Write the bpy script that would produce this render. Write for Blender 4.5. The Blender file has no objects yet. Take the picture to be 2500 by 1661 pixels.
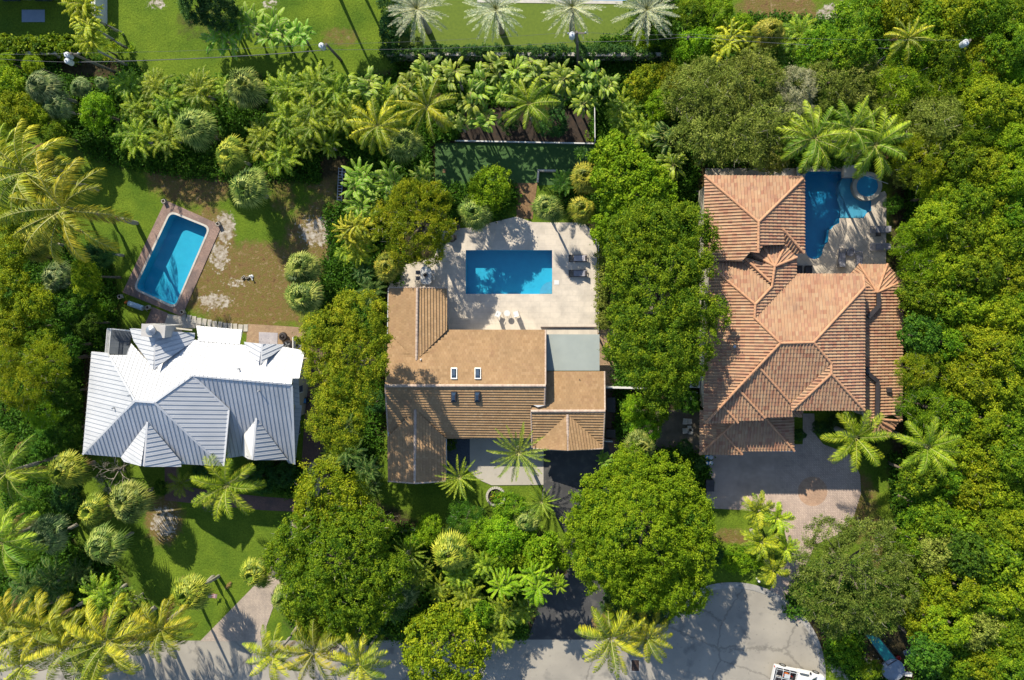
import bpy, math, random
import numpy as np
from mathutils import Vector, Matrix
from mathutils.geometry import tessellate_polygon
R = math.radians
M = {}
scene = bpy.context.scene
# ---------------------------------------------------------------- camera
FPX, HCAM, S = 1806.0, 80.0, 22.5
NADX, NADY = 1400.0, 750.0
_d = Vector((NADX - 1250, 830.5 - NADY, -FPX)).normalized()      # world down in camera space
_up = -_d
_n = (Vector((0, 1, 0)) - _d * _d.y).normalized()
_e = _n.cross(_up)
RWC = Matrix((_e, _n, _up))                                       # camera -> world
CAM = Vector(((NADX - 1250) / S, (830.5 - NADY) / S, HCAM))
cam = bpy.data.objects.new("camera", bpy.data.cameras.new("camera"))
scene.collection.objects.link(cam)
cam.matrix_world = Matrix.Translation(CAM) @ RWC.to_4x4()
cam.data.sensor_width = 36
cam.data.lens = FPX / 2500 * 36
cam.data.clip_end = 2000
scene.camera = cam
# ---------------------------------------------------------------- light
SUN_EL, SUN_SKY = R(36), 0.125
SH = Vector((math.sin(R(25)), -math.cos(R(25)), 0))               # where shadows fall
world = bpy.data.worlds.new("World"); scene.world = world; world.use_nodes = True
wn = world.node_tree; bg = wn.nodes["Background"]
sky = wn.nodes.new("ShaderNodeTexSky"); sky.sky_type = 'NISHITA'; sky.sun_disc = False
sky.sun_elevation = SUN_EL; sky.ozone_density = 1.8; sky.dust_density = .4
sky.sun_rotation = math.atan2(-SH.x, -SH.y)
wn.links.new(sky.outputs[0], bg.inputs[0]); bg.inputs[1].default_value = SUN_SKY
sun = bpy.data.objects.new("sun", bpy.data.lights.new("sun", 'SUN'))
scene.collection.objects.link(sun)
sun.data.energy = 5.0; sun.data.angle = R(0.5); sun.data.color = (1, 0.91, 0.74)
ld = (SH * math.cos(SUN_EL) + Vector((0, 0, -math.sin(SUN_EL)))).normalized()
sun.rotation_euler = ld.to_track_quat('-Z', 'Y').to_euler()
scene.view_settings.view_transform = 'Standard'; scene.view_settings.look = 'None'
scene.view_settings.exposure = 0.85
scene.cycles.max_bounces = 5; scene.cycles.transparent_max_bounces = 8
scene.cycles.diffuse_bounces = 3

# ---------------------------------------------------------------- helpers
def ray(px, py):
    return (RWC @ Vector(((px - 1250) / FPX, (830.5 - py) / FPX, -1))).normalized()
def P(px, py, z=0.0):
    d = ray(px, py); t = (z - CAM.z) / d.z
    return CAM + d * t
def scl(px, py, z=0.0):                                           # metres per pixel there
    return (P(px + 1, py, z) - P(px, py, z)).length
def tag(o, label=None, cat=None, group=None, kind=None):
    if label: o["label"] = label
    if cat: o["category"] = cat
    if group: o["group"] = group
    if kind: o["kind"] = kind
    return o
def link(o, parent=None):
    scene.collection.objects.link(o)
    if parent: o.parent = parent
    return o
def empty(name, loc, label, cat, group=None, rz=0):
    o = bpy.data.objects.new(name, None); link(o)
    o.location = loc; o.rotation_euler = (0, 0, rz); o.empty_display_size = .3
    return tag(o, label, cat, group)

# ------------------------------------------------ materials
def newmat(name):
    m = bpy.data.materials.new(name); m.use_nodes = True
    nt = m.node_tree; b = nt.nodes["Principled BSDF"]
    return m, nt, b
def ramp(nt, stops, fac=None, interp='LINEAR'):
    r = nt.nodes.new("ShaderNodeValToRGB"); r.color_ramp.interpolation = interp
    el = r.color_ramp.elements
    while len(el) < len(stops): el.new(0.5)
    for e, (p, c) in zip(el, stops): e.position = p; e.color = (*c, 1)
    if fac is not None: nt.links.new(fac, r.inputs[0])
    return r
def noise(nt, scale, detail=4, vec=None, rough=.55):
    n = nt.nodes.new("ShaderNodeTexNoise"); n.inputs["Scale"].default_value = scale
    n.inputs["Detail"].default_value = detail; n.inputs["Roughness"].default_value = rough
    if vec is not None: nt.links.new(vec, n.inputs["Vector"])
    return n
def coords(nt, kind="Object"):
    return nt.nodes.new("ShaderNodeTexCoord").outputs[kind]
def bump(nt, b, h, strength=.4, dist=.05):
    n = nt.nodes.new("ShaderNodeBump"); n.inputs["Strength"].default_value = strength
    n.inputs["Distance"].default_value = dist
    nt.links.new(h, n.inputs["Height"]); nt.links.new(n.outputs[0], b.inputs["Normal"])
def mixc(nt, fac, a, b_, mode='MIX'):
    m = nt.nodes.new("ShaderNodeMix"); m.data_type = 'RGBA'; m.blend_type = mode
    for s, v in ((m.inputs[0], fac), (m.inputs[6], a), (m.inputs[7], b_)):
        if hasattr(v, "links"): nt.links.new(v, s)
        elif isinstance(v, (int, float)): s.default_value = v
        else: s.default_value = (*v, 1)
    return m.outputs[2]
def fmath(nt, op, a, b_=0.0):
    m = nt.nodes.new("ShaderNodeMath"); m.operation = op
    for s, v in ((m.inputs[0], a), (m.inputs[1], b_)):
        if hasattr(v, "links"): nt.links.new(v, s)
        else: s.default_value = v
    return m.outputs[0]
ALB = .72
def alb(c): return tuple(x * ALB for x in c)
def mat(name, c1, c2=None, scale=1.0, rough=.8, metal=0.0, bmp=.2, spots=None, detail=6, cracks=0):
    """plain surface with two-tone mottling (and optional darker stains)"""
    m, nt, b = newmat(name)
    c2 = c2 or tuple(x * .8 for x in c1)
    c1, c2 = alb(c1), alb(c2)
    if spots: spots = (alb(spots[0]), *spots[1:])
    co = coords(nt)
    n = noise(nt, scale, detail, co)
    col = ramp(nt, [(.35, c2), (.65, c1)], n.outputs[0]).outputs[0]
    if spots:
        n2 = noise(nt, spots[1], 3, co)
        f = ramp(nt, [(spots[2], (0, 0, 0)), (spots[2] + .12, (1, 1, 1))], n2.outputs[0]).outputs[0]
        col = mixc(nt, f, col, spots[0])
    if cracks:
        vo = nt.nodes.new("ShaderNodeTexVoronoi"); vo.feature = 'DISTANCE_TO_EDGE'; vo.inputs["Scale"].default_value = cracks
        wv = nt.nodes.new("ShaderNodeVectorMath"); wv.operation = 'ADD'; nz = noise(nt, 1.2, 5, co, .7)
        nt.links.new(co, wv.inputs[0]); nt.links.new(nz.outputs["Color"], wv.inputs[1]); nt.links.new(wv.outputs[0], vo.inputs["Vector"])
        f = ramp(nt, [(0, (1, 1, 1)), (.012, (0, 0, 0))], vo.outputs[0]).outputs[0]
        col = mixc(nt, fmath(nt, 'MULTIPLY', f, .55), col, tuple(x * .35 for x in c2))
        f = ramp(nt, [(.64, (0, 0, 0)), (.70, (1, 1, 1))], noise(nt, 2.6, 3, co).outputs[0]).outputs[0]
        col = mixc(nt, fmath(nt, 'MULTIPLY', f, .35), col, tuple(x * .45 for x in c2))
    if bmp:
        bump(nt, b, noise(nt, scale * 6, 4, co).outputs[0], bmp, .02)
    nt.links.new(col, b.inputs["Base Color"])
    b.inputs["Roughness"].default_value = rough; b.inputs["Metallic"].default_value = metal
    return m
LEAFK = (1.50, 1.34, 1.25)
def leafmat(name, cols, gloss=.2, trans=.45, hue=.03):
    """leaf: per-leaf tint attribute runs through cols; a little light passes through"""
    cols = [tuple(min(.6, x * k) for x, k in zip(c, LEAFK)) for c in cols]
    m, nt, b = newmat(name)
    at = nt.nodes.new("ShaderNodeAttribute"); at.attribute_name = "tint"
    oi = nt.nodes.new("ShaderNodeObjectInfo")
    stops = [(i / (len(cols) - 1), c) for i, c in enumerate(cols)]
    col = ramp(nt, stops, at.outputs["Fac"]).outputs[0]
    hs = nt.nodes.new("ShaderNodeHueSaturation")
    nt.links.new(col, hs.inputs["Color"])
    h = fmath(nt, 'ADD', fmath(nt, 'MULTIPLY', oi.outputs["Random"], hue), .5 - hue / 2)
    nt.links.new(h, hs.inputs["Hue"])
    v = fmath(nt, 'ADD', fmath(nt, 'MULTIPLY', oi.outputs["Random"], .3), .85)
    nt.links.new(v, hs.inputs["Value"])
    nt.links.new(hs.outputs[0], b.inputs["Base Color"])
    b.inputs["Roughness"].default_value = .55; b.inputs["Specular IOR Level"].default_value = gloss * .6
    tr = nt.nodes.new("ShaderNodeBsdfTranslucent"); nt.links.new(hs.outputs[0], tr.inputs[0])
    mx = nt.nodes.new("ShaderNodeMixShader"); mx.inputs[0].default_value = trans
    nt.links.new(b.outputs[0], mx.inputs[1]); nt.links.new(tr.outputs[0], mx.inputs[2])
    nt.links.new(mx.outputs[0], nt.nodes["Material Output"].inputs[0])
    return m
def tilemat(name, cols, pu, pv, rough=.8, stain=None, brick=0.5, metal=0.0, seam=None):
    """roof tiles: a tone per tile, from UVs in metres"""
    cols = [alb(c) for c in cols]; stain = alb(stain) if stain else None
    m, nt, b = newmat(name)
    uv = nt.nodes.new("ShaderNodeUVMap").outputs[0]
    sp = nt.nodes.new("ShaderNodeSeparateXYZ"); nt.links.new(uv, sp.inputs[0])
    row = fmath(nt, 'FLOOR', fmath(nt, 'DIVIDE', sp.outputs[1], pv))
    u = fmath(nt, 'ADD', fmath(nt, 'DIVIDE', sp.outputs[0], pu), fmath(nt, 'MULTIPLY', row, brick))
    cb = nt.nodes.new("ShaderNodeCombineXYZ")
    nt.links.new(fmath(nt, 'FLOOR', u), cb.inputs[0]); nt.links.new(row, cb.inputs[1])
    wnz = nt.nodes.new("ShaderNodeTexWhiteNoise"); wnz.noise_dimensions = '2D'
    nt.links.new(cb.outputs[0], wnz.inputs["Vector"])
    stops = [(i / (len(cols) - 1), c) for i, c in enumerate(cols)]
    col = ramp(nt, stops, wnz.outputs["Value"]).outputs[0]
    co = coords(nt)
    big = noise(nt, .35, 5, co)
    col = mixc(nt, .5, col, ramp(nt, [(.3, (.72, .72, .72)), (.7, (1.12, 1.08, 1.05))], big.outputs[0]).outputs[0], 'MULTIPLY')
    if brick:
        fr = fmath(nt, 'FRACT', u)
        ln = fmath(nt, 'GREATER_THAN', fmath(nt, 'ABSOLUTE', fmath(nt, 'SUBTRACT', fr, .5)), .46)
        col = mixc(nt, fmath(nt, 'MULTIPLY', ln, .4), col, tuple(x * .4 for x in cols[0]))
    if seam:  # darker line along each rib: seam shadow and dirt painted into the colour
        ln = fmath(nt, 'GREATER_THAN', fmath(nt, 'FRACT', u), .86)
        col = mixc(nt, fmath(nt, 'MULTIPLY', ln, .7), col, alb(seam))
    if stain:
        f = ramp(nt, [(.55, (0, 0, 0)), (.68, (1, 1, 1))], noise(nt, .9, 6, co, .7).outputs[0]).outputs[0]
        col = mixc(nt, fmath(nt, 'MULTIPLY', f, .5), col, stain)
    nt.links.new(col, b.inputs["Base Color"]); b.inputs["Roughness"].default_value = rough
    b.inputs["Metallic"].default_value = metal
    return m
def brickmat(name, c1, c2, mortar, bw=.2, bh=.1, rot=0.0, spots=None, rough=.85, big=None, msize=.008):
    m, nt, b = newmat(name)
    c1, c2, mortar = alb(c1), alb(c2), alb(mortar)
    if spots: spots = (alb(spots[0]), *spots[1:])
    mp = nt.nodes.new("ShaderNodeMapping"); nt.links.new(coords(nt), mp.inputs[0])
    mp.inputs["Rotation"].default_value[2] = rot
    bt = nt.nodes.new("ShaderNodeTexBrick"); nt.links.new(mp.outputs[0], bt.inputs[0])
    bt.inputs["Color1"].default_value = (*c1, 1); bt.inputs["Color2"].default_value = (*c2, 1)
    bt.inputs["Mortar"].default_value = (*mortar, 1); bt.inputs["Scale"].default_value = 1
    bt.inputs["Brick Width"].default_value = bw; bt.inputs["Row Height"].default_value = bh
    bt.inputs["Mortar Size"].default_value = msize
    n = noise(nt, .5, 7, coords(nt), .65)
    col = mixc(nt, .75, bt.outputs[0], ramp(nt, [(.3, (.6, .6, .62)), (.7, (1.15, 1.12, 1.1))], n.outputs[0]).outputs[0], 'MULTIPLY')
    if spots:
        f = ramp(nt, [(spots[2], (0, 0, 0)), (spots[2] + .15, (1, 1, 1))], noise(nt, spots[1], 5, coords(nt)).outputs[0]).outputs[0]
        col = mixc(nt, fmath(nt, 'MULTIPLY', f, .7), col, spots[0])
    nt.links.new(col, b.inputs["Base Color"]); b.inputs["Roughness"].default_value = rough
    bump(nt, b, bt.outputs["Fac"], -.3, .01)
    return m

# ------------------------------------------------ mesh builder
class MB:
    def __init__(s): s.v = []; s.f = []; s.uv = []; s.mi = []; s.m = 0
    def face(s, pts, uvs=None):
        i = len(s.v); s.v.extend(tuple(p) for p in pts)
        s.f.append(tuple(range(i, i + len(pts)))); s.uv.extend(uvs or [(0, 0)] * len(pts)); s.mi.append(s.m)
    def prism(s, poly, dz, top=True, bottom=True):
        """poly: 3D points (any plane); dz: vector or height"""
        if not isinstance(dz, Vector): dz = Vector((0, 0, dz))
        a = [Vector(p) for p in poly]; b = [p + dz for p in a]
        n = len(a)
        if bottom: s.face(a[::-1])
        if top: s.face(b)
        for i in range(n):
            j = (i + 1) % n; s.face([a[i], a[j], b[j], b[i]])
    def box(s, c, size, rz=0, ry=0, rx=0):
        M = Matrix.Translation(c) @ Matrix.Rotation(rz, 4, 'Z') @ Matrix.Rotation(ry, 4, 'Y') @ Matrix.Rotation(rx, 4, 'X')
        x, y, z = (k / 2 for k in size)
        q = [M @ Vector(p) for p in ((-x, -y, -z), (x, -y, -z), (x, y, -z), (-x, y, -z), (-x, -y, z), (x, -y, z), (x, y, z), (-x, y, z))]
        for f in ((3, 2, 1, 0), (4, 5, 6, 7), (0, 1, 5, 4), (1, 2, 6, 5), (2, 3, 7, 6), (3, 0, 4, 7)): s.face([q[k] for k in f])
    def tube(s, pts, rad, seg=8, caps=True):
        pts = [Vector(p) for p in pts]; rad = rad if isinstance(rad, (list, tuple)) else [rad] * len(pts)
        rings = []
        for i, p in enumerate(pts):
            d = (pts[min(i + 1, len(pts) - 1)] - pts[max(i - 1, 0)]).normalized()
            a = d.cross(Vector((0, 0, 1)) if abs(d.z) < .95 else Vector((1, 0, 0))).normalized(); b = d.cross(a)
            rings.append([p + (a * math.cos(t) + b * math.sin(t)) * rad[i] for t in (2 * math.pi * k / seg for k in range(seg))])
        for i in range(len(rings) - 1):
            for k in range(seg):
                j = (k + 1) % seg; s.face([rings[i][k], rings[i + 1][k], rings[i + 1][j], rings[i][j]])
        if caps: s.face(rings[0]); s.face(rings[-1][::-1])
    def lathe(s, c, prof, seg=20):
        c = Vector(c)
        rr = [[c + Vector((r * math.cos(2 * math.pi * k / seg), r * math.sin(2 * math.pi * k / seg), z)) for k in range(seg)] for r, z in prof]
        for i in range(len(rr) - 1):
            for k in range(seg):
                j = (k + 1) % seg; s.face([rr[i][k], rr[i][j], rr[i + 1][j], rr[i + 1][k]])
        if prof[0][0] > 0: s.face(rr[0][::-1])
        if prof[-1][0] > 0: s.face(rr[-1])
    def build(s, name, mats, parent=None, smooth=False):
        me = bpy.data.meshes.new(name); me.from_pydata(s.v, [], s.f)
        uv = me.uv_layers.new(name="UVMap"); uv.data.foreach_set("uv", np.array(s.uv, dtype=np.float32).ravel())
        for m in (mats if isinstance(mats, (list, tuple)) else [mats]): me.materials.append(m)
        me.polygons.foreach_set("material_index", s.mi)
        if smooth: me.polygons.foreach_set("use_smooth", [True] * len(s.f))
        me.update()
        return link(bpy.data.objects.new(name, me), parent)
def sheet(poly, holes=()):
    """triangulated flat sheet with holes -> list of tris"""
    loops = [[Vector(p) for p in poly]] + [[Vector(p) for p in h] for h in holes]
    flat = [p for l in loops for p in l]
    out = []
    for t in tessellate_polygon(loops):
        a, b, c = (flat[i] for i in t)
        if (b - a).cross(c - a).z < 0: b, c = c, b
        out.append((a, b, c))
    return out
def slab(name, pxpoly, z, m, thick=.0, holes=(), kind="structure", world=False):
    """ground sheet from pixel polygon"""
    g = MB(); W = (lambda q: [Vector((x, y, z)) for x, y in q]) if world else (lambda q: [P(x, y, z) for x, y in q])
    pts = W(pxpoly); hs = [W(h) for h in holes]
    for t in sheet(pts, hs): g.face(t)
    if thick:
        for loop in [pts] + hs:
            for i in range(len(loop)):
                a, b = loop[i], loop[(i + 1) % len(loop)]
                dz = Vector((0, 0, -thick)); g.face([a + dz, b + dz, b, a])
    o = g.build(name, m)
    if kind: o["kind"] = kind
    return o
def arc(cx, cy, r, a0, a1, n=24, ry=None):
    ry = ry or r
    return [(cx + r * math.cos(R(a0 + (a1 - a0) * i / n)), cy - ry * math.sin(R(a0 + (a1 - a0) * i / n))) for i in range(n + 1)]
def rect(x0, y0, x1, y1): return [(x0, y0), (x1, y0), (x1, y1), (x0, y1)]
# ================================================================ ROOFS
class Pl:
    """roof plane through a point, falling towards a compass direction"""
    def __init__(s, a, d, pitch):
        s.a = Vector(a); d = Vector((d[0], d[1], 0)).normalized()
        s.n = Vector((d.x * pitch, d.y * pitch, 1)).normalized()
    def at(s, px, py):
        r = ray(px, py); return CAM + r * ((s.a - CAM).dot(s.n) / r.dot(s.n))
def clip(poly, ax, lo, hi):
    for side, val in ((1, lo), (-1, hi)):
        out = []
        for i in range(len(poly)):
            a, b = poly[i - 1], poly[i]
            da, db = (a[ax] - val) * side, (b[ax] - val) * side
            if da >= 0: 
                if not out or out[-1] != a: out.append(a)
            if (da > 0 > db) or (da < 0 < db):
                t = da / (da - db); q = [a[0] + (b[0] - a[0]) * t, a[1] + (b[1] - a[1]) * t]
                q[ax] = val; out.append(tuple(q))
        poly = out
        if len(poly) < 3: return []
    return poly
PROFILE = {   # across the slope: period, [(t, height)], then course length and course step
    'barrel': (.30, [(0, 0), (.08, .055), (.2, .085), (.34, .085), (.46, .055), (.54, 0), (1, 0)], .42, .03),
    'flat': (4.0, [(0, 0), (1, 0)], .31, .095),
    'seam': (.45, [(0, 0), (.30, 0), (.32, .012), (.36, .012), (.38, 0), (.62, 0), (.64, .012), (.68, .012), (.70, 0), (.88, 0), (.885, .055), (.96, .055), (.965, 0), (1, 0)], 99., 0),
}
def roofface(mb, verts, kind, thick=.14):
    """mb material 0 = covering, 1 = fascia/underside"""
    verts = [Vector(v) for v in verts]
    n = Vector((0, 0, 0))
    for i in range(len(verts)):
        a, b = verts[i], verts[(i + 1) % len(verts)]
        n += Vector(((a.y - b.y) * (a.z + b.z), (a.z - b.z) * (a.x + b.x), (a.x - b.x) * (a.y + b.y)))
    n.normalize()
    if n.z < 0: n = -n; verts = verts[::-1]
    down = Vector((n.x, n.y, 0)); down = (down - n * down.dot(n))
    down = down.normalized() if down.length > 1e-4 else Vector((0, -1, 0))
    if down.z > 0: down = -down
    ac = n.cross(down).normalized()
    o = verts[0]
    q = [((v - o).dot(ac), (v - o).dot(down)) for v in verts]
    g = (o.dot(ac), o.dot(down))                                  # keeps the courses of neighbouring faces in step
    per, prof, cl, cs = PROFILE[kind]
    u0, u1 = min(p[0] for p in q), max(p[0] for p in q)
    mb.m = 0
    def hh(u):
        t = ((u + g[0]) / per) % 1.0
        for (a, ha), (b, hb) in zip(prof, prof[1:]):
            if a <= t <= b: return ha + (hb - ha) * (t - a) / (b - a)
        return 0
    for k in range(math.floor((u0 + g[0]) / per), math.floor((u1 + g[0]) / per) + 1):
        for (ta, ha), (tb, hb) in zip(prof, prof[1:]):
            ua, ub = (k + ta) * per - g[0], (k + tb) * per - g[0]
            sl = clip(q, 0, ua, ub)
            if not sl: continue
            v0, v1 = min(p[1] for p in sl), max(p[1] for p in sl)
            for r in range(math.floor((v0 + g[1]) / cl), math.floor((v1 + g[1]) / cl) + 1):
                va, vb = r * cl - g[1], (r + 1) * cl - g[1]
                c = clip(sl, 1, va, vb) if cs else sl
                if len(c) < 3: continue
                pts, uvs = [], []
                for (u, v) in c:
                    h = ha + (hb - ha) * (u - ua) / (ub - ua) + cs * (v - va) / cl + .02
                    pts.append(o + ac * u + down * v + n * h); uvs.append((k * per + .5 * per if kind == 'barrel' else u + g[0], (r + .5) * cl))
                mb.face(pts, uvs)
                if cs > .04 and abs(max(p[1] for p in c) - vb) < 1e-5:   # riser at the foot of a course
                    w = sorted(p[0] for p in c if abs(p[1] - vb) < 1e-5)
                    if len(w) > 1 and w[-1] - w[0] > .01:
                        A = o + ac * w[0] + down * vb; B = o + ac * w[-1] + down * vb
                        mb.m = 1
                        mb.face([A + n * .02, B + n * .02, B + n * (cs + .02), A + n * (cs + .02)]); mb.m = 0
    mb.m = 1
    mb.prism([v - n * thick for v in verts], n * thick)
def cap(mb, a, b, r=.13, seg=.40):
    """row of overlapping half-round ridge tiles"""
    a, b = Vector(a), Vector(b); L = (b - a).length; k = max(1, round(L / seg)); d = (b - a) / k
    if d.z > 0: a, b, d = b, a, -d
    side = d.cross(Vector((0, 0, 1))).normalized(); up = side.cross(d).normalized()
    for i in range(k):
        p = a + d * i; e = p + d * 1.06
        ring = []
        for q, rr in ((p, r * .86), (e, r)):
            ring.append([q + side * rr * math.cos(t) + up * (rr * math.sin(t) + .03) for t in (math.pi * j / 6 for j in range(7))])
        for j in range(6): mb.face([ring[0][j], ring[0][j + 1], ring[1][j + 1], ring[1][j]], [(i * 7.3, j * .01)] * 4)
        mb.face(ring[1][::-1], [(i * 7.3, 0)] * 7); mb.face(ring[0], [(i * 7.3, 0)] * 7)
def strip(mb, a, b, w=.12, h=.05):
    a, b = Vector(a), Vector(b); d = (b - a).normalized(); s = d.cross(Vector((0, 0, 1))).normalized() * w
    u = s.cross(d).normalized() * h
    q = [a - s, a + s, b + s, b - s]; mb.prism([p + u * .5 for p in q], u)
def walls(name, rects, z, m, parent, inset=.5, z0=-.3):
    g = MB()
    for r in rects:
        if len(r) == 4 and not isinstance(r[0], tuple): r = rect(*r)
        w = [P(x, y, z) for x, y in r]
        c = sum(w, Vector()) / len(w)
        q = []
        for p in w:
            v = p - c; q.append(Vector((c.x + math.copysign(max(abs(v.x) - inset, .2), v.x), c.y + math.copysign(max(abs(v.y) - inset, .2), v.y), z0)))
        if (q[1] - q[0]).cross(q[2] - q[1]).z < 0: q = q[::-1]
        g.prism(q, z - z0 - .12)
    return g.build(name, m, parent)

M['whitepaint'] = mat('white_paint', (.78, .78, .77), (.70, .70, .70), .8, .45, bmp=.03)
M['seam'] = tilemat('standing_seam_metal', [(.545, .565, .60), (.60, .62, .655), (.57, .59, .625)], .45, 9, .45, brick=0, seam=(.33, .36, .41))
M['terra'] = tilemat('barrel_tile', [(.37, .175, .105), (.47, .27, .155), (.50, .315, .185), (.47, .285, .165), (.42, .215, .135), (.52, .35, .21)], .30, .42, .85, stain=(.20, .10, .08), brick=0)
M['terracap'] = mat('ridge_tile_orange', (.60, .33, .18), (.48, .24, .13), 2.5, .85)
M['tan'] = tilemat('flat_concrete_tile', [(.38, .235, .115), (.455, .29, .145), (.42, .26, .13), (.50, .325, .17)], .33, .31, .9, stain=(.30, .16, .09))
M['tancap'] = mat('ridge_tile_pale', (.58, .46, .37), (.42, .31, .25), 2.0, .85)
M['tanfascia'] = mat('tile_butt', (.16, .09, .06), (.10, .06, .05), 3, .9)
M['stucco'] = mat('beige_stucco', (.46, .40, .28), (.38, .33, .24), 1.2, .9)
M['cream'] = mat('cream_stucco', (.62, .56, .44), (.52, .47, .37), 1.2, .9)
M['glass'] = newmat('dark_glass')[0]; _b = M['glass'].node_tree.nodes["Principled BSDF"]
_b.inputs["Base Color"].default_value = (.03, .05, .08, 1); _b.inputs["Roughness"].default_value = .04; _b.inputs["Specular IOR Level"].default_value = .9
M['dark'] = mat('dark_bronze_metal', (.05, .04, .04), (.035, .03, .03), 2, .5, bmp=.02)
M['grey'] = mat('grey_membrane', (.36, .40, .37), (.32, .36, .34), .6, .7, bmp=.05)
M['steel'] = mat('galvanised_steel', (.5, .52, .54), (.38, .4, .42), 3, .35, .7, bmp=.02)
M['black'] = mat('black_plastic', (.02, .022, .03), (.015, .015, .02), 2, .4, bmp=.02)
M['concrete'] = mat('concrete', (.50, .46, .40), (.42, .39, .34), .35, .9, spots=((.34, .31, .27), .8, .6))
M['stone'] = mat('pale_stone', (.55, .52, .46), (.42, .39, .34), 1.5, .9, bmp=.5)

# ---------------------------------------------------------------- white house
th = R(-4.4); rot = lambda d: (d[0] * math.cos(th) - d[1] * math.sin(th), d[0] * math.sin(th) + d[1] * math.cos(th))
N_, S_, E_, W_ = (0, 1), (0, -1), (1, 0), (-1, 0)
wh = empty('house', P(460, 990, 0), 'two-storey house with hipped standing-seam white metal roof', 'house')
WO = Vector(wh.location)
def loc(o, parent):                                               # mesh built in world space under an empty
    o.matrix_parent_inverse = Matrix.Translation(-Vector(parent.location)); return o
g = MB(); K = 'seam'
W1 = Pl(P(212, 980, 6.2), rot(W_), .5)
C3 = W1.at(330.3, 978.8); N1 = Pl(C3, rot(N_), .5); S1 = Pl(C3, rot(S_), .5)
D3 = N1.at(377.3, 982.3); E1 = Pl(D3, rot(E_), .5); E3 = E1.at(470, 916.5); S2 = Pl(E3, rot(S_), .5)
def F(pl, pts, kind=K, mb=None, **k): roofface(mb or g, [pl.at(*p) for p in pts], kind, **k)
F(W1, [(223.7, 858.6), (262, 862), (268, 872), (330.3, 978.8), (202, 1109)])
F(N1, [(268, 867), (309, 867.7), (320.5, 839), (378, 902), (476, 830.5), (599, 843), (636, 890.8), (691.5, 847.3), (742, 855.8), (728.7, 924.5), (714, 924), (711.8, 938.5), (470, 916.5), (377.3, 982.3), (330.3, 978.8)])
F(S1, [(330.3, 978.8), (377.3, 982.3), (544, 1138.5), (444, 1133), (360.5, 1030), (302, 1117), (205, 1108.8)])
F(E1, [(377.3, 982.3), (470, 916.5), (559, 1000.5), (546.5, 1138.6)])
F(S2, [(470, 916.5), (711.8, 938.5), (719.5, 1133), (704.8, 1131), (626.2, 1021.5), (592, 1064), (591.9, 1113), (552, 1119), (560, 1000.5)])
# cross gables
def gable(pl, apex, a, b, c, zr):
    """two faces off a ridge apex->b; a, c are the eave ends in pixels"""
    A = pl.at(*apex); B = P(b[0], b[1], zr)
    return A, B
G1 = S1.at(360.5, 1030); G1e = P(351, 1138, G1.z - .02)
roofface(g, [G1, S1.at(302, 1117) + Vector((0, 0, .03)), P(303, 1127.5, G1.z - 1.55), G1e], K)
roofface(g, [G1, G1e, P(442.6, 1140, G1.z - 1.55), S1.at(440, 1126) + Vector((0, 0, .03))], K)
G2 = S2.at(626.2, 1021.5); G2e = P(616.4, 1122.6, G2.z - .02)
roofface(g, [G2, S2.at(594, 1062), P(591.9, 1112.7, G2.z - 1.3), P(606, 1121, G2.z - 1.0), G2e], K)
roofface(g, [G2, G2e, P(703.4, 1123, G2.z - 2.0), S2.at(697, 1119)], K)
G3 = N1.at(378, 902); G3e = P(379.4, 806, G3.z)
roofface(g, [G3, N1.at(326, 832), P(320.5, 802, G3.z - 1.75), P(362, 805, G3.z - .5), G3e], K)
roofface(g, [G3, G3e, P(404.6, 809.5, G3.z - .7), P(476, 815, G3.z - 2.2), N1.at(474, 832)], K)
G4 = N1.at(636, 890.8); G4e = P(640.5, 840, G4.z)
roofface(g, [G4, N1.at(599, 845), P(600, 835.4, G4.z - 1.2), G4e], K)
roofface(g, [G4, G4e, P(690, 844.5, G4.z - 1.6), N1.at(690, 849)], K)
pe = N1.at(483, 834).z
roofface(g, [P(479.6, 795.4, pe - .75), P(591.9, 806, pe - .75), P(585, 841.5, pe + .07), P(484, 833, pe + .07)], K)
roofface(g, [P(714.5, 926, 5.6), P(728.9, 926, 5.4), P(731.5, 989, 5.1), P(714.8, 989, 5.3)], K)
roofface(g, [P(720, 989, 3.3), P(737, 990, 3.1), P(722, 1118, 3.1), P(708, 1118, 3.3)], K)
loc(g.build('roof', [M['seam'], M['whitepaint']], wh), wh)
g = MB()
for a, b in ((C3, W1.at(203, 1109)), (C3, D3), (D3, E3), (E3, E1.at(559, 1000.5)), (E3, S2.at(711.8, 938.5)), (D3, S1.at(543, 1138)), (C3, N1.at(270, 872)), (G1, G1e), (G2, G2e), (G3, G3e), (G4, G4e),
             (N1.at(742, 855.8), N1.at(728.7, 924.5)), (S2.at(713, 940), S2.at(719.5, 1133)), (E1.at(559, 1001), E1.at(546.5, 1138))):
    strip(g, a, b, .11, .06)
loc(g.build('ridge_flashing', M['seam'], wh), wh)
loc(walls('wall', [[(230, 880), (330, 875), (330, 1100), (215, 1095)], [(320, 815), (470, 820), (545, 1130), (320, 1125)], [(470, 850), (735, 865), (716, 1045), (470, 1045)]], 5.2, M['stucco'], wh, .7), wh)
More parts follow.
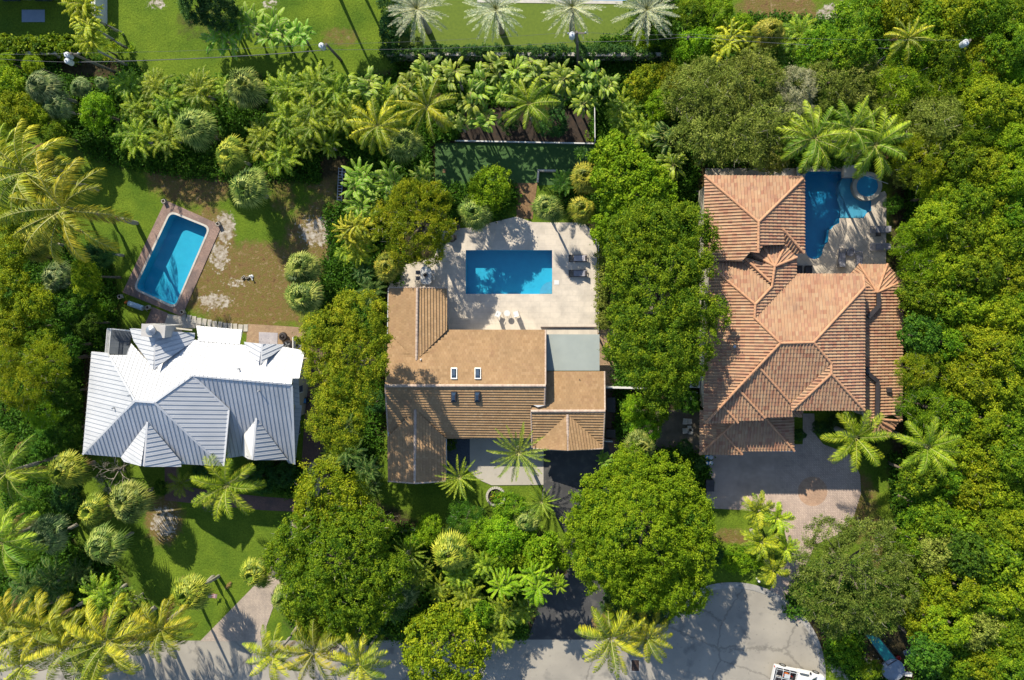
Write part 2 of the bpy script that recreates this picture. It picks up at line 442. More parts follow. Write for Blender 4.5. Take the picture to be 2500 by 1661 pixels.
# chimney with round cap, parapet strip, balcony with railing
ch = MB(); zc = G3.z + .7
q = [P(348.5, 791.2, zc), P(404.7, 795.4, zc), P(401.9, 824.9, zc), P(347, 820.7, zc)]
ch.prism([p - Vector((0, 0, 3.2)) for p in q][::-1], 3.2)
ch.prism([p + (p - sum(q, Vector()) / 4) * .04 for p in q][::-1], .12)
co = loc(ch.build('chimney', mat('chimney_render', (.52, .50, .48), (.46, .44, .42), 1.5, .85), wh), wh)
cc = MB(); pc = P(376, 807, zc + .1)
cc.lathe(pc, [(.28, 0), (.28, .45), (.5, .45), (.5, .62), (.12, .78), (0, .8)], 24)
cp = cc.build('chimney_cap', M['steel'], co)
pw = MB(); pw.prism([P(405, 797, 7.4), P(470, 804.5, 7.4), P(470, 808, 7.4), P(405, 801, 7.4)][::-1], .12)
loc(pw.build('parapet', M['cream'], wh), wh)
bl = MB(); q = [P(262, 802, 3.6), P(323, 806, 3.6), P(310, 868, 3.6), P(255, 863, 3.6)]
bl.prism([p - Vector((0, 0, .2)) for p in q][::-1], .2)
bo = loc(bl.build('balcony', brickmat('grey_decking', (.07, .09, .12), (.10, .12, .15), (.03, .04, .05), 3.0, .14), wh), wh)
rl = MB(); rA, rB, rC = P(262, 803, 4.7), P(257, 863, 4.7), P(322, 809, 4.7)
off = P(271, 803, 4.7) - rA
for a, b in ((rA, rB), (rA + off, rB + off), (rA, rC)): rl.tube([a, b], .05, 6)
for i in range(22): rl.tube([rA.lerp(rB, i / 21), rA.lerp(rB, i / 21) + off], .028, 4)
for i in range(9): rl.tube([rA.lerp(rC, i / 8), rA.lerp(rC, i / 8) - Vector((0, 0, 1.1))], .03, 4)
loc(rl.build('railing', M['whitepaint'], wh), wh)
for px, py in ((318, 965), (280, 996), (585, 900), (634, 955)):
    v = MB(); pl = N1 if py in (965, 900) else (W1 if py == 996 else S2); p = pl.at(px, py)
    v.lathe(p - Vector((0, 0, .1)), [(.07, 0), (.07, .45), (.1, .47), (.1, .52), (0, .55)], 10)
    loc(v.build('vent_pipe', M['steel'], wh), wh)
for px, py, w in ((727, 935, .9), (729, 950, .7), (724, 1015, 1.0), (722, 1050, .9)):
    f = MB(); p = P(px + 4, py, 2.4); f.box(p, (.1, w + .15, 1.35)); fo = loc(f.build('window', M['whitepaint'], wh), wh)
    f = MB(); f.box(p + Vector((.05, 0, 0)), (.04, w, 1.2)); go = f.build('pane', M['glass'], fo)

# ---------------------------------------------------------------- tan house
tn = empty('house', P(1200, 960, 0), 'single-storey house with tan flat-tile gable roof and four skylights', 'house')
g = MB(); K = 'flat'
TN = Pl(P(1332, 806, 3.2), N_, .40); rz = TN.at(1332, 942)
TS = Pl(rz, S_, .44); v1 = TN.at(1017, 879); v2 = TS.at(1013.7, 999.6)
NW = Pl(v1, W_, .3); NE = Pl(v1, E_, .3); SW = Pl(v2, W_, .3); SE = Pl(v2, E_, .3)
F(TN, [(948, 812), (1017, 879), (1091, 806), (1332.4, 806), (1332, 942), (940, 942)], K)
F(NW, [(949.7, 702), (1019, 701.5), (1017, 879), (948, 812)], K)
F(NE, [(1019.5, 701.5), (1091.5, 703), (1091, 806), (1017, 879)], K)
F(TS, [(940, 942), (1332, 942), (1330, 989), (1297, 990), (1297, 1069.5), (1089, 1070), (1080, 1064), (1013.7, 999.6), (948, 1066)], K)
F(SW, [(1013.7, 999.6), (1013, 1180.4), (947.4, 1175.4), (946, 1069)], K)
F(SE, [(1013.7, 999.6), (1084, 1067), (1089, 1070), (1088, 1175), (1013, 1180.4)], K)
A2 = Pl(P(1475, 907, 3.0), N_, .36); rz2 = A2.at(1400, 1004); A3 = Pl(rz2, S_, .38)
F(A2, [(1333, 907), (1475, 907), (1477, 1004), (1296.4, 1004), (1296.4, 991.4), (1333, 990)], K)
ga = A3.at(1386, 1012); gb = P(1386, 1099.3, ga.z)
F(A3, [(1296.4, 1004), (1477, 1004), (1473, 1091), (1386, 1012), (1301, 1093), (1299, 1093)], K)
roofface(g, [ga, A3.at(1303, 1092) + Vector((0, 0, .02)), P(1303, 1095, ga.z - 1.12), gb], K)
roofface(g, [ga, gb, P(1471.5, 1095.5, ga.z - 1.12), A3.at(1470, 1090) + Vector((0, 0, .02))], K)
loc(g.build('roof', [M['tan'], M['tanfascia']], tn), tn)
g = MB()
for a, b, r in ((TN.at(940, 942), TN.at(1332, 942), .17), (NW.at(1019, 702), v1, .15), (v2, SW.at(1013, 1180), .17), (A2.at(1296, 1004), A2.at(1477, 1004), .17), (ga, gb, .17),
                (TS.at(1331, 945), TS.at(1329.6, 989), .12), (A3.at(1297, 1006), A3.at(1299.5, 1092), .1), (A2.at(1476, 908), A2.at(1477, 1002), .1), (A3.at(1476.5, 1005), A3.at(1472.5, 1093), .1),
                (TN.at(1332, 807), TN.at(1332, 940), .1), (NW.at(950, 702.5), NW.at(1018, 702), .08), (NE.at(1021, 702.5), NE.at(1091, 703.5), .08),
                (SW.at(948, 1175), SW.at(1012, 1180), .1), (SE.at(1014, 1180), SE.at(1087, 1175), .1), (TS.at(941, 943), TS.at(948, 1066), .09),
                (P(1303, 1095.5, ga.z - 1.1), gb, .1), (gb, P(1471, 1095.5, ga.z - 1.1), .1)):
    cap(g, a, b, r, .37)
loc(g.build('ridge_tiles', M['tancap'], tn), tn)
loc(walls('wall', [(949, 703, 1091, 1170), (949, 812, 1332, 1066), (1297, 907, 1474, 1088)], 2.9, M['cream'], tn, .45), tn)
ft = MB(); ft.prism([P(1334, 816.5, 2.75), P(1463.6, 816.8, 2.75), P(1463.6, 905, 2.75), P(1334, 905, 2.75)][::-1], .18)
ft.m = 1; 
for px, py in ((1460, 820), (1460, 900), (1338, 820)): q = P(px, py, 1.3); ft.box(q, (.15, .15, 2.8))
loc(ft.build('flat_patio_roof', [M['grey'], M['whitepaint']], tn), tn)
for pl, x0, y0, x1, y1 in ((TN, 1101.6, 899.7, 1116.5, 927), (TN, 1159.6, 899.7, 1174.6, 927), (TS, 1101.6, 954, 1115, 979.8), (TS, 1158.8, 954, 1172.6, 979.8)):
    q = [pl.at(*p) for p in rect(x0, y0, x1, y1)]; n = pl.n
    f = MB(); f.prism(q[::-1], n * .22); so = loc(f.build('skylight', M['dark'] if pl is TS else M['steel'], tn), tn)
    c = sum(q, Vector()) / 4; q2 = [c + (p - c) * .84 + n * .22 for p in q]
    f = MB(); top = [c + (p - c) * .45 + n * .36 for p in q]
    for i in range(4): j = (i + 1) % 4; f.face([q2[i], top[i], top[j], q2[j]])
    f.face(top[::-1]); f.v = f.v
    d = f.build('dome', M['skyglass'] if 'skyglass' in M else M['glass'], so, True)
vp = MB(); vp.lathe(TN.at(1028, 878) - Vector((0, 0, .05)), [(.22, 0), (.2, .06), (.07, .1), (.07, .35), (0, .36)], 12)
loc(vp.build('vent_pipe', M['whitepaint'], tn), tn)
vp = MB(); vp.lathe(A2.at(1415, 927) - Vector((0, 0, .05)), [(.05, 0), (.05, .3), (0, .31)], 10)
loc(vp.build('vent_pipe', M['dark'], tn), tn)
sk = MB(); sk.prism([P(1302, 989, 4.5), P(1314, 987, 4.5), P(1330, 990, 4.5), P(1313, 994, 4.5)][::-1], .12)
loc(sk.build('flashing', M['whitepaint'], tn), tn)
for q_ in ([P(945.5, 943, 3.2), P(949, 1065, 3.15)], [P(1089.5, 1072, 3.15), P(1088.5, 1174, 3.15)], [P(948.5, 703, 3.25), P(946, 815, 3.25)]):
    gt = MB(); gt.tube(q_, .055, 6); loc(gt.build('gutter', M['whitepaint'], tn), tn)
gd = MB(); q = P(1386, 1097, 1.1); gd.box(q + Vector((0, .35, 0)), (5.4, .1, 2.2)); loc(gd.build('garage_door', M['whitepaint'], tn), tn)

# ---------------------------------------------------------------- terracotta house
tc = empty('house', P(1900, 800, 0), 'large house with sprawling orange barrel-tile hipped roof beside the curved pool', 'house')
g = MB(); K = 'barrel'; p_ = .33
NWp = Pl(P(1719, 500, 7.2), W_, p_); ap = NWp.at(1851.7, 542.6)
NNp = Pl(ap, N_, p_); NEp = Pl(ap, E_, p_)
F(NNp, [(1719.7, 428.7), (1958, 430), (1962, 438), (1851.7, 542.6)], K)
F(NWp, [(1719.7, 428.7), (1851.7, 542.6), (1850.7, 618), (1832, 615), (1812, 637.5), (1718.7, 637.5)], K)
F(NEp, [(1851.7, 542.6), (1960, 434), (1964.6, 440), (1964.6, 614), (1961.7, 618), (1911, 560), (1914.8, 597), (1862, 600), (1850.7, 618)], K)
roofface(g, [NEp.at(1911, 560), NEp.at(1962, 618), P(1937, 619, 6.9), P(1915, 597, 7.3)], K)
W2 = Pl(P(1719, 900, 7.2), W_, p_); r1 = W2.at(1843.5, 743.5); r2 = W2.at(1905, 838)
F(W2, [(1733, 650), (1740, 656), (1843.5, 743.5), (1842, 776.4), (1905, 838), (1850, 890), (1801.6, 947), (1765, 990), (1723.5, 1033), (1717, 1033), (1719, 870)], K)
PN = Pl(r1, N_, p_); F(PN, [(1735, 638), (1812, 638), (1881, 699), (1843.5, 743.5), (1737, 653)], K)
g.m = 0; g.face([NWp.at(1720, 637.3), NWp.at(1812, 637.3), PN.at(1812, 637.6), PN.at(1722, 637.6)])
PE = Pl(r1, E_, p_); F(PE, [(1843.5, 743.5), (1884, 700), (1892, 655), (1944.5, 629), (1944, 668.7), (1842, 776.4)], K)
tcz = PE.at(1890, 690).z + .15
TC = P(1891, 650.7, tcz); te = tcz - .8
tur = [P(1832.6, 615.3, te), P(1860.3, 597, te), P(1916.8, 599, te), P(1944.5, 628.7, te)]
for a, b in zip(tur, tur[1:]): roofface(g, [a, b, TC], K)
d1, d2 = P(1814.4, 626.8, te + .2), P(1881, 689, tcz - .05)
roofface(g, [tur[0], TC, P(1840, 634, te - .1)], K)
roofface(g, [d1, P(1840, 634, te - .1), TC], K); roofface(g, [d1, TC, d2], K)
roofface(g, [d1, d2, P(1879, 699, tcz - .2), P(1811, 640, te - .05)], K)
BN = Pl(r2, N_, p_); BS = Pl(r2, S_, p_); r3 = BN.at(1985.6, 836)
F(BN, [(1842, 776.4), (1944, 668.7), (2105, 668.7), (2110.5, 700.6), (1985.6, 836), (1905, 838)], K)
BE = Pl(r3, E_, p_)
F(BE, [(2111, 701), (2111, 1001), (2108.7, 1001), (2029, 912), (2030, 889), (1985.6, 836)], K)
F(BS, [(1905, 838), (1985.6, 836), (2029, 888), (1930, 987), (1935.5, 1017), (1866, 1019), (1864, 1026), (1801.6, 1027), (1801.6, 1033), (1723.5, 1033), (1765, 990), (1801.6, 947), (1850, 890)], K)
gr1 = BE.at(2029, 890); gr2 = BE.at(2029, 913)
GW = Pl(gr1, W_, p_); GS = Pl(gr2, S_, p_)
F(GW, [(2029, 889), (2029, 914), (1933, 1003), (1930, 987)], K)
F(GS, [(2029, 914), (2109, 1002), (1933, 1002)], K)
# garage wing (lower)
gw = Pl(P(1708, 1050, 4.2), W_, p_); g1 = gw.at(1765, 1057); gs = Pl(g1, S_, p_)
F(gw, [(1708, 1003), (1719, 1003), (1719, 1034), (1795, 1030), (1765, 1057), (1708, 1110)], K)
F(gs, [(1765, 1057), (1795, 1028), (1866, 1018), (1938, 1101), (1812.8, 1101.5), (1811, 1110), (1708, 1110)], K)
ge = Pl(gs.at(1866, 1020), E_, p_); F(ge, [(1862, 1016), (1938, 1015), (1938, 1101)], K)
roofface(g, [P(1935, 1004, 5.5), P(1960, 1004, 5.3), P(1956, 1019, 5.1), P(1935, 1017, 5.4)], K)
# lower east roof with corner turrets
LE = Pl(P(2204, 850, 4.2), E_, .28)
F(LE, [(2108, 690), (2141, 714), (2203, 689), (2205, 700), (2202, 1030), (2181, 1013), (2139, 1023), (2108, 1035)], K)
t2 = LE.at(2141, 714); e2 = t2.z - .9
q = [P(2076, 668, e2), P(2096.7, 645.5, e2), P(2165.6, 645.5, e2), P(2202.6, 686.8, e2)]
for a, b in zip(q, q[1:]): roofface(g, [a, b, t2], K)
roofface(g, [P(2078, 669, e2 + .02), t2, P(2112, 708, t2.z - .1)], K)
t3 = LE.at(2139, 1023); e3 = t3.z - .7
q = [P(2125, 1031, e3), P(2133, 1065.5, e3), P(2169, 1067, e3), P(2181, 1047, e3), P(2196, 1028, e3)]
for a, b in zip(q, q[1:]): roofface(g, [a, b, t3], K)
loc(g.build('roof', [M['terra'], M['cream']], tc), tc)
g = MB()
up = Vector((0, 0, .06))
hips = [(NNp.at(1720, 429), ap), (ap, NNp.at(1959, 437)), (ap, NWp.at(1850.7, 617)), (NEp.at(1911, 560), NEp.at(1961.7, 618)), (W2.at(1739, 654), r1), (r1, W2.at(1842, 776.4)),
        (W2.at(1842, 776.4), r2), (r2, W2.at(1801.6, 947)), (W2.at(1801.6, 947), W2.at(1723.5, 1032)), (r2, r3), (r3, BN.at(2110.5, 701)), (r3, BE.at(2029, 888)), (gr1, gr2),
        (gr2, GS.at(2108.7, 1001)), (gr2, GS.at(1934, 1001)), (BS.at(1853, 897), BS.at(1928, 982)), (BS.at(1801.6, 950), BS.at(1866, 1020)), (BS.at(1765, 991), BS.at(1801, 1032)),
        (r1, PN.at(1883, 701)), (PE.at(1884, 700), TC), (d1, d2)] + [(t, TC) for t in tur] + \
       [(g1, gw.at(1708, 1109)), (gs.at(1795, 1029), g1), (g1, gs.at(1811, 1109)), (gs.at(1868, 1020), gs.at(1938, 1101))] + \
       [(t2, P(2096.7, 645.5, e2)), (t2, P(2165.6, 645.5, e2)), (t2, P(2202.6, 686.8, e2)), (t2, P(2114, 708, t2.z - .05)), (BN.at(2106, 672), BN.at(2110, 700))] + [(t3, w) for w in q]
for a, b in hips: cap(g, a + up, b + up, .13, .42)
loc(g.build('ridge_tiles', M['terracap'], tc), tc)
loc(walls('wall', [(1720, 430, 1963, 640), (1724, 640, 1944, 1024), (1850, 672, 2108, 900), (1940, 800, 2108, 997)], 6.9, M['cream'], tc, .5), tc)
loc(walls('garage_wall', [(1712, 1006, 1936, 1100)], 3.8, M['cream'], tc, .5), tc)
loc(walls('lower_wall', [(2090, 690, 2202, 1025), (2100, 655, 2165, 720), (2136, 1020, 2170, 1060)], 3.8, M['cream'], tc, .5), tc)
for pts in ([(2141, 716), (2141, 748), (2115, 776)], [(2112, 896), (2117, 912), (2139, 930), (2137, 1020)]):
    w = [LE.at(*p) + Vector((0, 0, .12)) for p in pts]; g = MB()
    for a, b in zip(w, w[1:]): strip(g, a, b, .19, .22)
    loc(g.build('gutter', M['dark'], tc), tc)
for px, py, c in ((2167, 951, 'dark'), (2188, 999, 'dark')):
    g = MB(); q = LE.at(px, py); g.box(q + Vector((0, 0, .15)), (.38, .42, .4)); g.box(q + Vector((0, 0, .38)), (.5, .5, .06))
    loc(g.build('roof_vent', M[c], tc), tc)
g = MB(); g.lathe(W2.at(1792, 846) - Vector((0, 0, .05)), [(.16, 0), (.14, .25), (.2, .28), (.12, .42), (0, .45)], 12); loc(g.build('roof_vent', M['steel'], tc), tc)
g = MB(); g.box(P(1815, 1107, 1.15) + Vector((2.6, .5, 0)), (4.8, .1, 2.3)); loc(g.build('garage_door', M['whitepaint'], tc), tc)
for px, py in ((1722, 900), (1721, 940), (1720, 980)):
    f = MB(); p = P(px, py, 3.5) + Vector((.3, 0, 0)); f.box(p, (.1, 1.1, 1.4)); fo = loc(f.build('window', M['whitepaint'], tc), tc)
    f = MB(); f.box(p - Vector((.05, 0, 0)), (.04, .95, 1.25)); go = f.build('pane', M['glass'], fo)
# ---------------------------------------------------------------- neighbour at top left and pool edge at the top
g = MB(); nb = empty('house', P(70, -40, 0), 'pale grey house cut off by the top left corner, glass doors opening to a mat', 'house')
g.prism([P(-60, -160, 0), P(140, -160, 0), P(140, 0, 0), P(-60, 0, 0)][::-1], 3.0); loc(g.build('wall', M['whitepaint'], nb), nb)
g = MB(); g.prism([P(-80, -180, 3), P(158, -180, 3), P(143, -6, 3), P(-80, -6, 3)][::-1], .25); loc(g.build('flat_roof', M['grey'], nb), nb)
for x in (10, 88):
    g = MB(); g.prism([P(x, 1, .1), P(x + 40, 1, .1), P(x + 40, 3.5, .1), P(x, 3.5, .1)][::-1], 2.2); loc(g.build('glass_door', M['glass'], nb), nb)
g = MB(); g.prism([P(252, -60, 0), P(262, -60, 0), P(262, 60, 0), P(252, 60, 0)][::-1], 2.1)
tag(g.build('boundary_wall', M['whitepaint']), 'white boundary wall running up off the picture beside the golden palms', 'wall')
# ================================================================ GROUND
def ellipse_field(X, Y, items):
    f = np.zeros_like(X)
    for (cx, cy, rx, ry, w) in items:
        d = np.sqrt(((X - cx) / rx) ** 2 + ((Y - cy) / ry) ** 2)
        f = np.maximum(f, w * np.clip(1.6 - d, 0, 1))
    return f
DRY = [(620, 700, 150, 95, 1), (510, 620, 60, 110, .95), (775, 630, 60, 130, .95), (690, 480, 40, 60, .5), (420, 420, 60, 60, .8), (680, 690, 80, 90, .9), (480, 445, 95, 60, .75), (640, 640, 60, 40, .8), (760, 600, 60, 90, .9), (790, 430, 45, 60, .7), (1230, 1620, 30, 12, .5),
       (2100, 1240, 50, 110, .55), (1800, 1310, 70, 22, .6), (1900, 30, 90, 60, .9), (830, 90, 60, 30, .5), (400, 1270, 45, 60, .8), (2140, 1320, 16, 60, .9), (620, 1100, 60, 30, .5), (2215, 520, 40, 70, .8), (1695, 1080, 40, 50, .8), (1690, 470, 40, 40, .8), (1480, 1510, 20, 40, .9), (300, 360, 70, 30, .6), (540, 290, 60, 40, .7)]
SAND = [(550, 555, 26, 40, .9), (535, 625, 26, 40, .8), (525, 735, 45, 22, .8), (690, 665, 18, 18, .35), (775, 565, 50, 40, .8), (400, 1275, 34, 42, .8), (382, 10, 25, 14, .7), (2030, 35, 40, 28, .8),
        (575, 690, 35, 15, .6), (2080, 1630, 60, 35, .8), (660, 10, 25, 16, .6), (700, 700, 25, 22, .3), (2140, 1320, 7, 40, .7), (830, 330, 30, 30, .4), (2080, 1560, 30, 40, .5)]
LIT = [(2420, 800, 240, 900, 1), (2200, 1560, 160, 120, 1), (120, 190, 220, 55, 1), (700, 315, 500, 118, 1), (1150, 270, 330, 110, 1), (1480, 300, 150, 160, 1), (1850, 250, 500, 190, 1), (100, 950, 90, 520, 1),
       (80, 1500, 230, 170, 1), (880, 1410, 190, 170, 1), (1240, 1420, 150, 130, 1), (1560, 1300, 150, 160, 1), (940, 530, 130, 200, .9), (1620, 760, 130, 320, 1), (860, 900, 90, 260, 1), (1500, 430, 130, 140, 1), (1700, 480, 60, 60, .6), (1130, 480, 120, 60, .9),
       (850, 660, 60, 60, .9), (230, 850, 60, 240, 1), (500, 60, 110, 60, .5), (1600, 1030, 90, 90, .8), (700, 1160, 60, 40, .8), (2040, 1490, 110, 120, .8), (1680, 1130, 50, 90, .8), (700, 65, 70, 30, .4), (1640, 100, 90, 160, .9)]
def ground():
    xs = np.arange(-72, 72.01, .3); ys = np.arange(-50, 52.01, .3)
    X, Y = np.meshgrid(xs, ys)
    # world -> pixel for the paint fields
    Rm = np.array(RWC.inverted()); d = np.stack([X - CAM.x, Y - CAM.y, np.full_like(X, -CAM.z)], -1) @ Rm.T
    PX = 1250 + FPX * d[..., 0] / -d[..., 2]; PY = 830.5 - FPX * d[..., 1] / -d[..., 2]
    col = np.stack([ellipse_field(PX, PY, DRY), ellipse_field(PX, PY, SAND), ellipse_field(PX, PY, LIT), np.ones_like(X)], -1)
    ny, nx = X.shape
    rng = np.random.default_rng(3)
    Z = -.02 + .008 * rng.standard_normal(X.shape)
    V = np.stack([X, Y, Z], -1).reshape(-1, 3)
    i = np.arange(ny * nx).reshape(ny, nx)
    Fq = np.stack([i[:-1, :-1], i[:-1, 1:], i[1:, 1:], i[1:, :-1]], -1).reshape(-1, 4)
    cx = (PX[:-1, :-1] + PX[1:, 1:]) / 2; cy = (PY[:-1, :-1] + PY[1:, 1:]) / 2
    cut = np.zeros(cx.shape, bool)
    for pool in POOLHOLES:
        n = len(pool); ins = np.zeros(cx.shape, bool)
        for k in range(n):
            x1, y1 = pool[k]; x2, y2 = pool[(k + 1) % n]
            if y1 == y2: continue
            c = ((y1 > cy) != (y2 > cy)) & (cx < (x2 - x1) * (cy - y1) / (y2 - y1) + x1)
            ins ^= c
        cut |= ins
    c2 = cut.copy()
    for dy in (-1, 0, 1):
        for dx in (-1, 0, 1): c2 |= np.roll(np.roll(cut, dy, 0), dx, 1)
    Fq = Fq[~c2.ravel()]
    me = bpy.data.meshes.new("ground"); me.vertices.add(len(V)); me.vertices.foreach_set("co", V.astype(np.float32).ravel())
    me.loops.add(Fq.size); me.loops.foreach_set("vertex_index", Fq.astype(np.int32).ravel())
    me.polygons.add(len(Fq)); me.polygons.foreach_set("loop_start", np.arange(0, Fq.size, 4, dtype=np.int32))
    a = me.color_attributes.new("zone", 'FLOAT_COLOR', 'POINT'); a.data.foreach_set("color", col.reshape(-1).astype(np.float32))
    me.update(calc_edges=True); me.validate()
    o = link(bpy.data.objects.new("ground", me)); o["kind"] = "structure"
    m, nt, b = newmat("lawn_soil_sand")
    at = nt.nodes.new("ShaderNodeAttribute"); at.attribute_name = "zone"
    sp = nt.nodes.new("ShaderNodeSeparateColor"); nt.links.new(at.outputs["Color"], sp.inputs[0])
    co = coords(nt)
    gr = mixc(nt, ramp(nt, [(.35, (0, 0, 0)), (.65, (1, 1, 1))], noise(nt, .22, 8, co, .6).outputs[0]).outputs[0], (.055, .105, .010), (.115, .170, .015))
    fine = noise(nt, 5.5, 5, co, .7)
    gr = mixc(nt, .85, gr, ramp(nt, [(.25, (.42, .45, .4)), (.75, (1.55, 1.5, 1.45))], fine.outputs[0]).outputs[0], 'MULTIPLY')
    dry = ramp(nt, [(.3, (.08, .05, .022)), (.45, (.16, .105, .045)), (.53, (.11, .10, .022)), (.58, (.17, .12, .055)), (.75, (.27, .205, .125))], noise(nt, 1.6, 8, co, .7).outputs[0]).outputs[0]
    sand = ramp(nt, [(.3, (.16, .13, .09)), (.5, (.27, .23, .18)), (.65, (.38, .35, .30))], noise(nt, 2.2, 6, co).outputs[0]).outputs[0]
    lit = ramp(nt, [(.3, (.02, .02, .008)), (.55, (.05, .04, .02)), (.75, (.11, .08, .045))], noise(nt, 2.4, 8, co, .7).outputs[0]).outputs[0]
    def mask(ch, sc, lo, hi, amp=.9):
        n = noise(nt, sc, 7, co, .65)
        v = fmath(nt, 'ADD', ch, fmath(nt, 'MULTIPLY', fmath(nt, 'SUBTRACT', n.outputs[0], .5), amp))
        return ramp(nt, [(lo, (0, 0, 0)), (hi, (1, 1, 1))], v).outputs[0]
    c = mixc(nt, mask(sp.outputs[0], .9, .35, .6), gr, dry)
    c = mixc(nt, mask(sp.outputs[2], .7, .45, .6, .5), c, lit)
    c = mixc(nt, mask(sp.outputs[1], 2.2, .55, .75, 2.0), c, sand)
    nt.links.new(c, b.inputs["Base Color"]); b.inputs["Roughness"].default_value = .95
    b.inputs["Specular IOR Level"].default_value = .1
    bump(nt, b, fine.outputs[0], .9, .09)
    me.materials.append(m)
    t = MB(); q = 700
    for a, c_ in (((-q, -q), (q, -50)), ((-q, 52), (q, q)), ((-q, -50), (-72, 52)), ((72, -50), (q, 52))):
        t.face([(a[0], a[1], -.03), (c_[0], a[1], -.03), (c_[0], c_[1], -.03), (a[0], c_[1], -.03)])
    to = t.build("terrain", mat('far_scrub', (.07, .10, .02), (.04, .05, .015), .15, .95)); to["kind"] = "structure"

M['brickpink'] = brickmat('weathered_pink_brick', (.40, .27, .22), (.30, .20, .165), (.16, .12, .10), .22, .11, R(27), ((.13, .10, .10), .35, .5))
M['brickyel'] = brickmat('buff_brick', (.46, .33, .20), (.36, .24, .15), (.22, .14, .08), .22, .11, 0, ((.2, .13, .09), .6, .6))
M['brickred'] = brickmat('red_brown_brick', (.24, .13, .10), (.18, .10, .08), (.10, .07, .06), .2, .1, R(45), ((.08, .06, .055), .4, .5))
M['herring'] = brickmat('herringbone_paver', (.58, .48, .38), (.46, .38, .31), (.28, .23, .19), .24, .12, R(45), ((.26, .21, .17), .7, .58), msize=.015)
M['herring2'] = brickmat('herringbone_paver_rose', (.70, .55, .45), (.55, .43, .36), (.32, .25, .22), .26, .13, R(45), ((.30, .25, .23), .25, .62), msize=.018)
M['decktile'] = brickmat('travertine_deck', (.74, .665, .56), (.68, .61, .515), (.56, .50, .43), 1.2, .6, 0, ((.60, .53, .45), .5, .58), msize=.01)
M['flag'] = brickmat('cream_flagstone', (.74, .65, .53), (.66, .58, .48), (.48, .42, .35), .6, .6, R(45), ((.50, .44, .37), .5, .58), msize=.015)
M['asphalt'] = mat('asphalt', (.075, .075, .078), (.05, .05, .053), .6, .9, bmp=.4, spots=((.10, .095, .09), 1.2, .55))
M['street'] = mat('concrete_street', (.40, .365, .305), (.30, .275, .235), .22, .9, bmp=.3, spots=((.22, .205, .18), .5, .58), detail=9, cracks=.09)
M['kerb'] = mat('kerb_concrete', (.42, .40, .37), (.30, .29, .27), 1.2, .9, spots=((.20, .19, .18), 1.5, .55))
M['pebble'] = mat('tan_gravel', (.28, .17, .08), (.16, .09, .04), 5, .95, bmp=.8)
M['soil'] = mat('dark_mulch', (.05, .03, .018), (.02, .014, .01), 2.5, .95, bmp=.8)
M['turf'] = mat('clipped_turf', (.13, .19, .012), (.10, .155, .01), 3.5, .95, bmp=.5)
M['coping'] = mat('pool_coping', (.62, .58, .52), (.5, .47, .42), 2, .8)
def poolmat(name, c1, c2): return mat(name, c1, c2, 1.5, .5, bmp=.03)
M['basin'] = poolmat('turquoise_basin', (.035, .47, .66), (.03, .43, .62))
M['basin2'] = poolmat('blue_basin', (.018, .33, .60), (.015, .29, .55))
M['shelf'] = poolmat('pale_blue_shelf', (.14, .42, .58), (.12, .38, .54))
def watermat():
    m, nt, b = newmat("water"); nt.nodes.remove(b)
    tr = nt.nodes.new("ShaderNodeBsdfTransparent"); tr.inputs[0].default_value = (.72, .93, .98, 1)
    gl = nt.nodes.new("ShaderNodeBsdfGlossy"); gl.inputs["Roughness"].default_value = .03
    bp = nt.nodes.new("ShaderNodeBump"); bp.inputs["Strength"].default_value = .25; bp.inputs["Distance"].default_value = .05
    nt.links.new(noise(nt, 1.8, 3, coords(nt)).outputs[0], bp.inputs["Height"])
    nt.links.new(bp.outputs[0], gl.inputs["Normal"])
    mx = nt.nodes.new("ShaderNodeMixShader"); mx.inputs[0].default_value = .035
    nt.links.new(tr.outputs[0], mx.inputs[1]); nt.links.new(gl.outputs[0], mx.inputs[2])
    nt.links.new(mx.outputs[0], nt.nodes["Material Output"].inputs[0]); return m
M['water'] = watermat()
def roundpoly(pts, r, n=6):
    out = []
    for i in range(len(pts)):
        p, a, b = (Vector((*pts[k % len(pts)], 0)) for k in (i, i - 1, i + 1))
        u, v = (a - p).normalized(), (b - p).normalized()
        s, e = p + u * r, p + v * r
        for k in range(n + 1):
            t = k / n; q = s * (1 - t) ** 2 + p * 2 * t * (1 - t) + e * t * t; out.append((q.x, q.y))
    return out
POOL_W = roundpoly([(417, 520), (509, 557), (427, 748), (331, 704)], 14)
POOL_T = rect(1137, 611, 1348, 718)
POOL_C = [(1965, 419), (2060, 419), (2060, 432)] + [(2080, 432), (2082, 470), (2127, 489), (2127, 515)] + [(2115, 521), (2108, 533), (2050, 533), (2049, 545), (2036, 551), (2029, 560), (2024, 561)] + \
         [(2022, 590), (2013, 599), (2008, 613)] + arc(1988, 612, 21, 0, -180, 10)[1:] + [(1965, 610)]
DECK_W = [(404, 489), (541, 551), (444, 773), (299, 714)]
DECK_T = [(980, 648), (1060, 630), (1085, 560), (1150, 556), (1261, 529), (1300, 543), (1426, 544), (1457, 578), (1459, 828), (1325, 828), (1095, 812), (1085, 706), (950, 706), (950, 650)]
DECK_C = [(1722, 411), (1948, 411), (1948, 406), (2092, 406), (2092, 440)] + arc(2113, 456.5, 33, 60, -30, 8) + [(2160, 467), (2164, 474), (2163, 665), (1935, 690), (1935, 600), (1960, 600), (1960, 432), (1722, 432)]
POOLHOLES = [POOL_W, POOL_T, POOL_C]
ground()
def ringpoly(outer, inner):
    return outer, [inner]
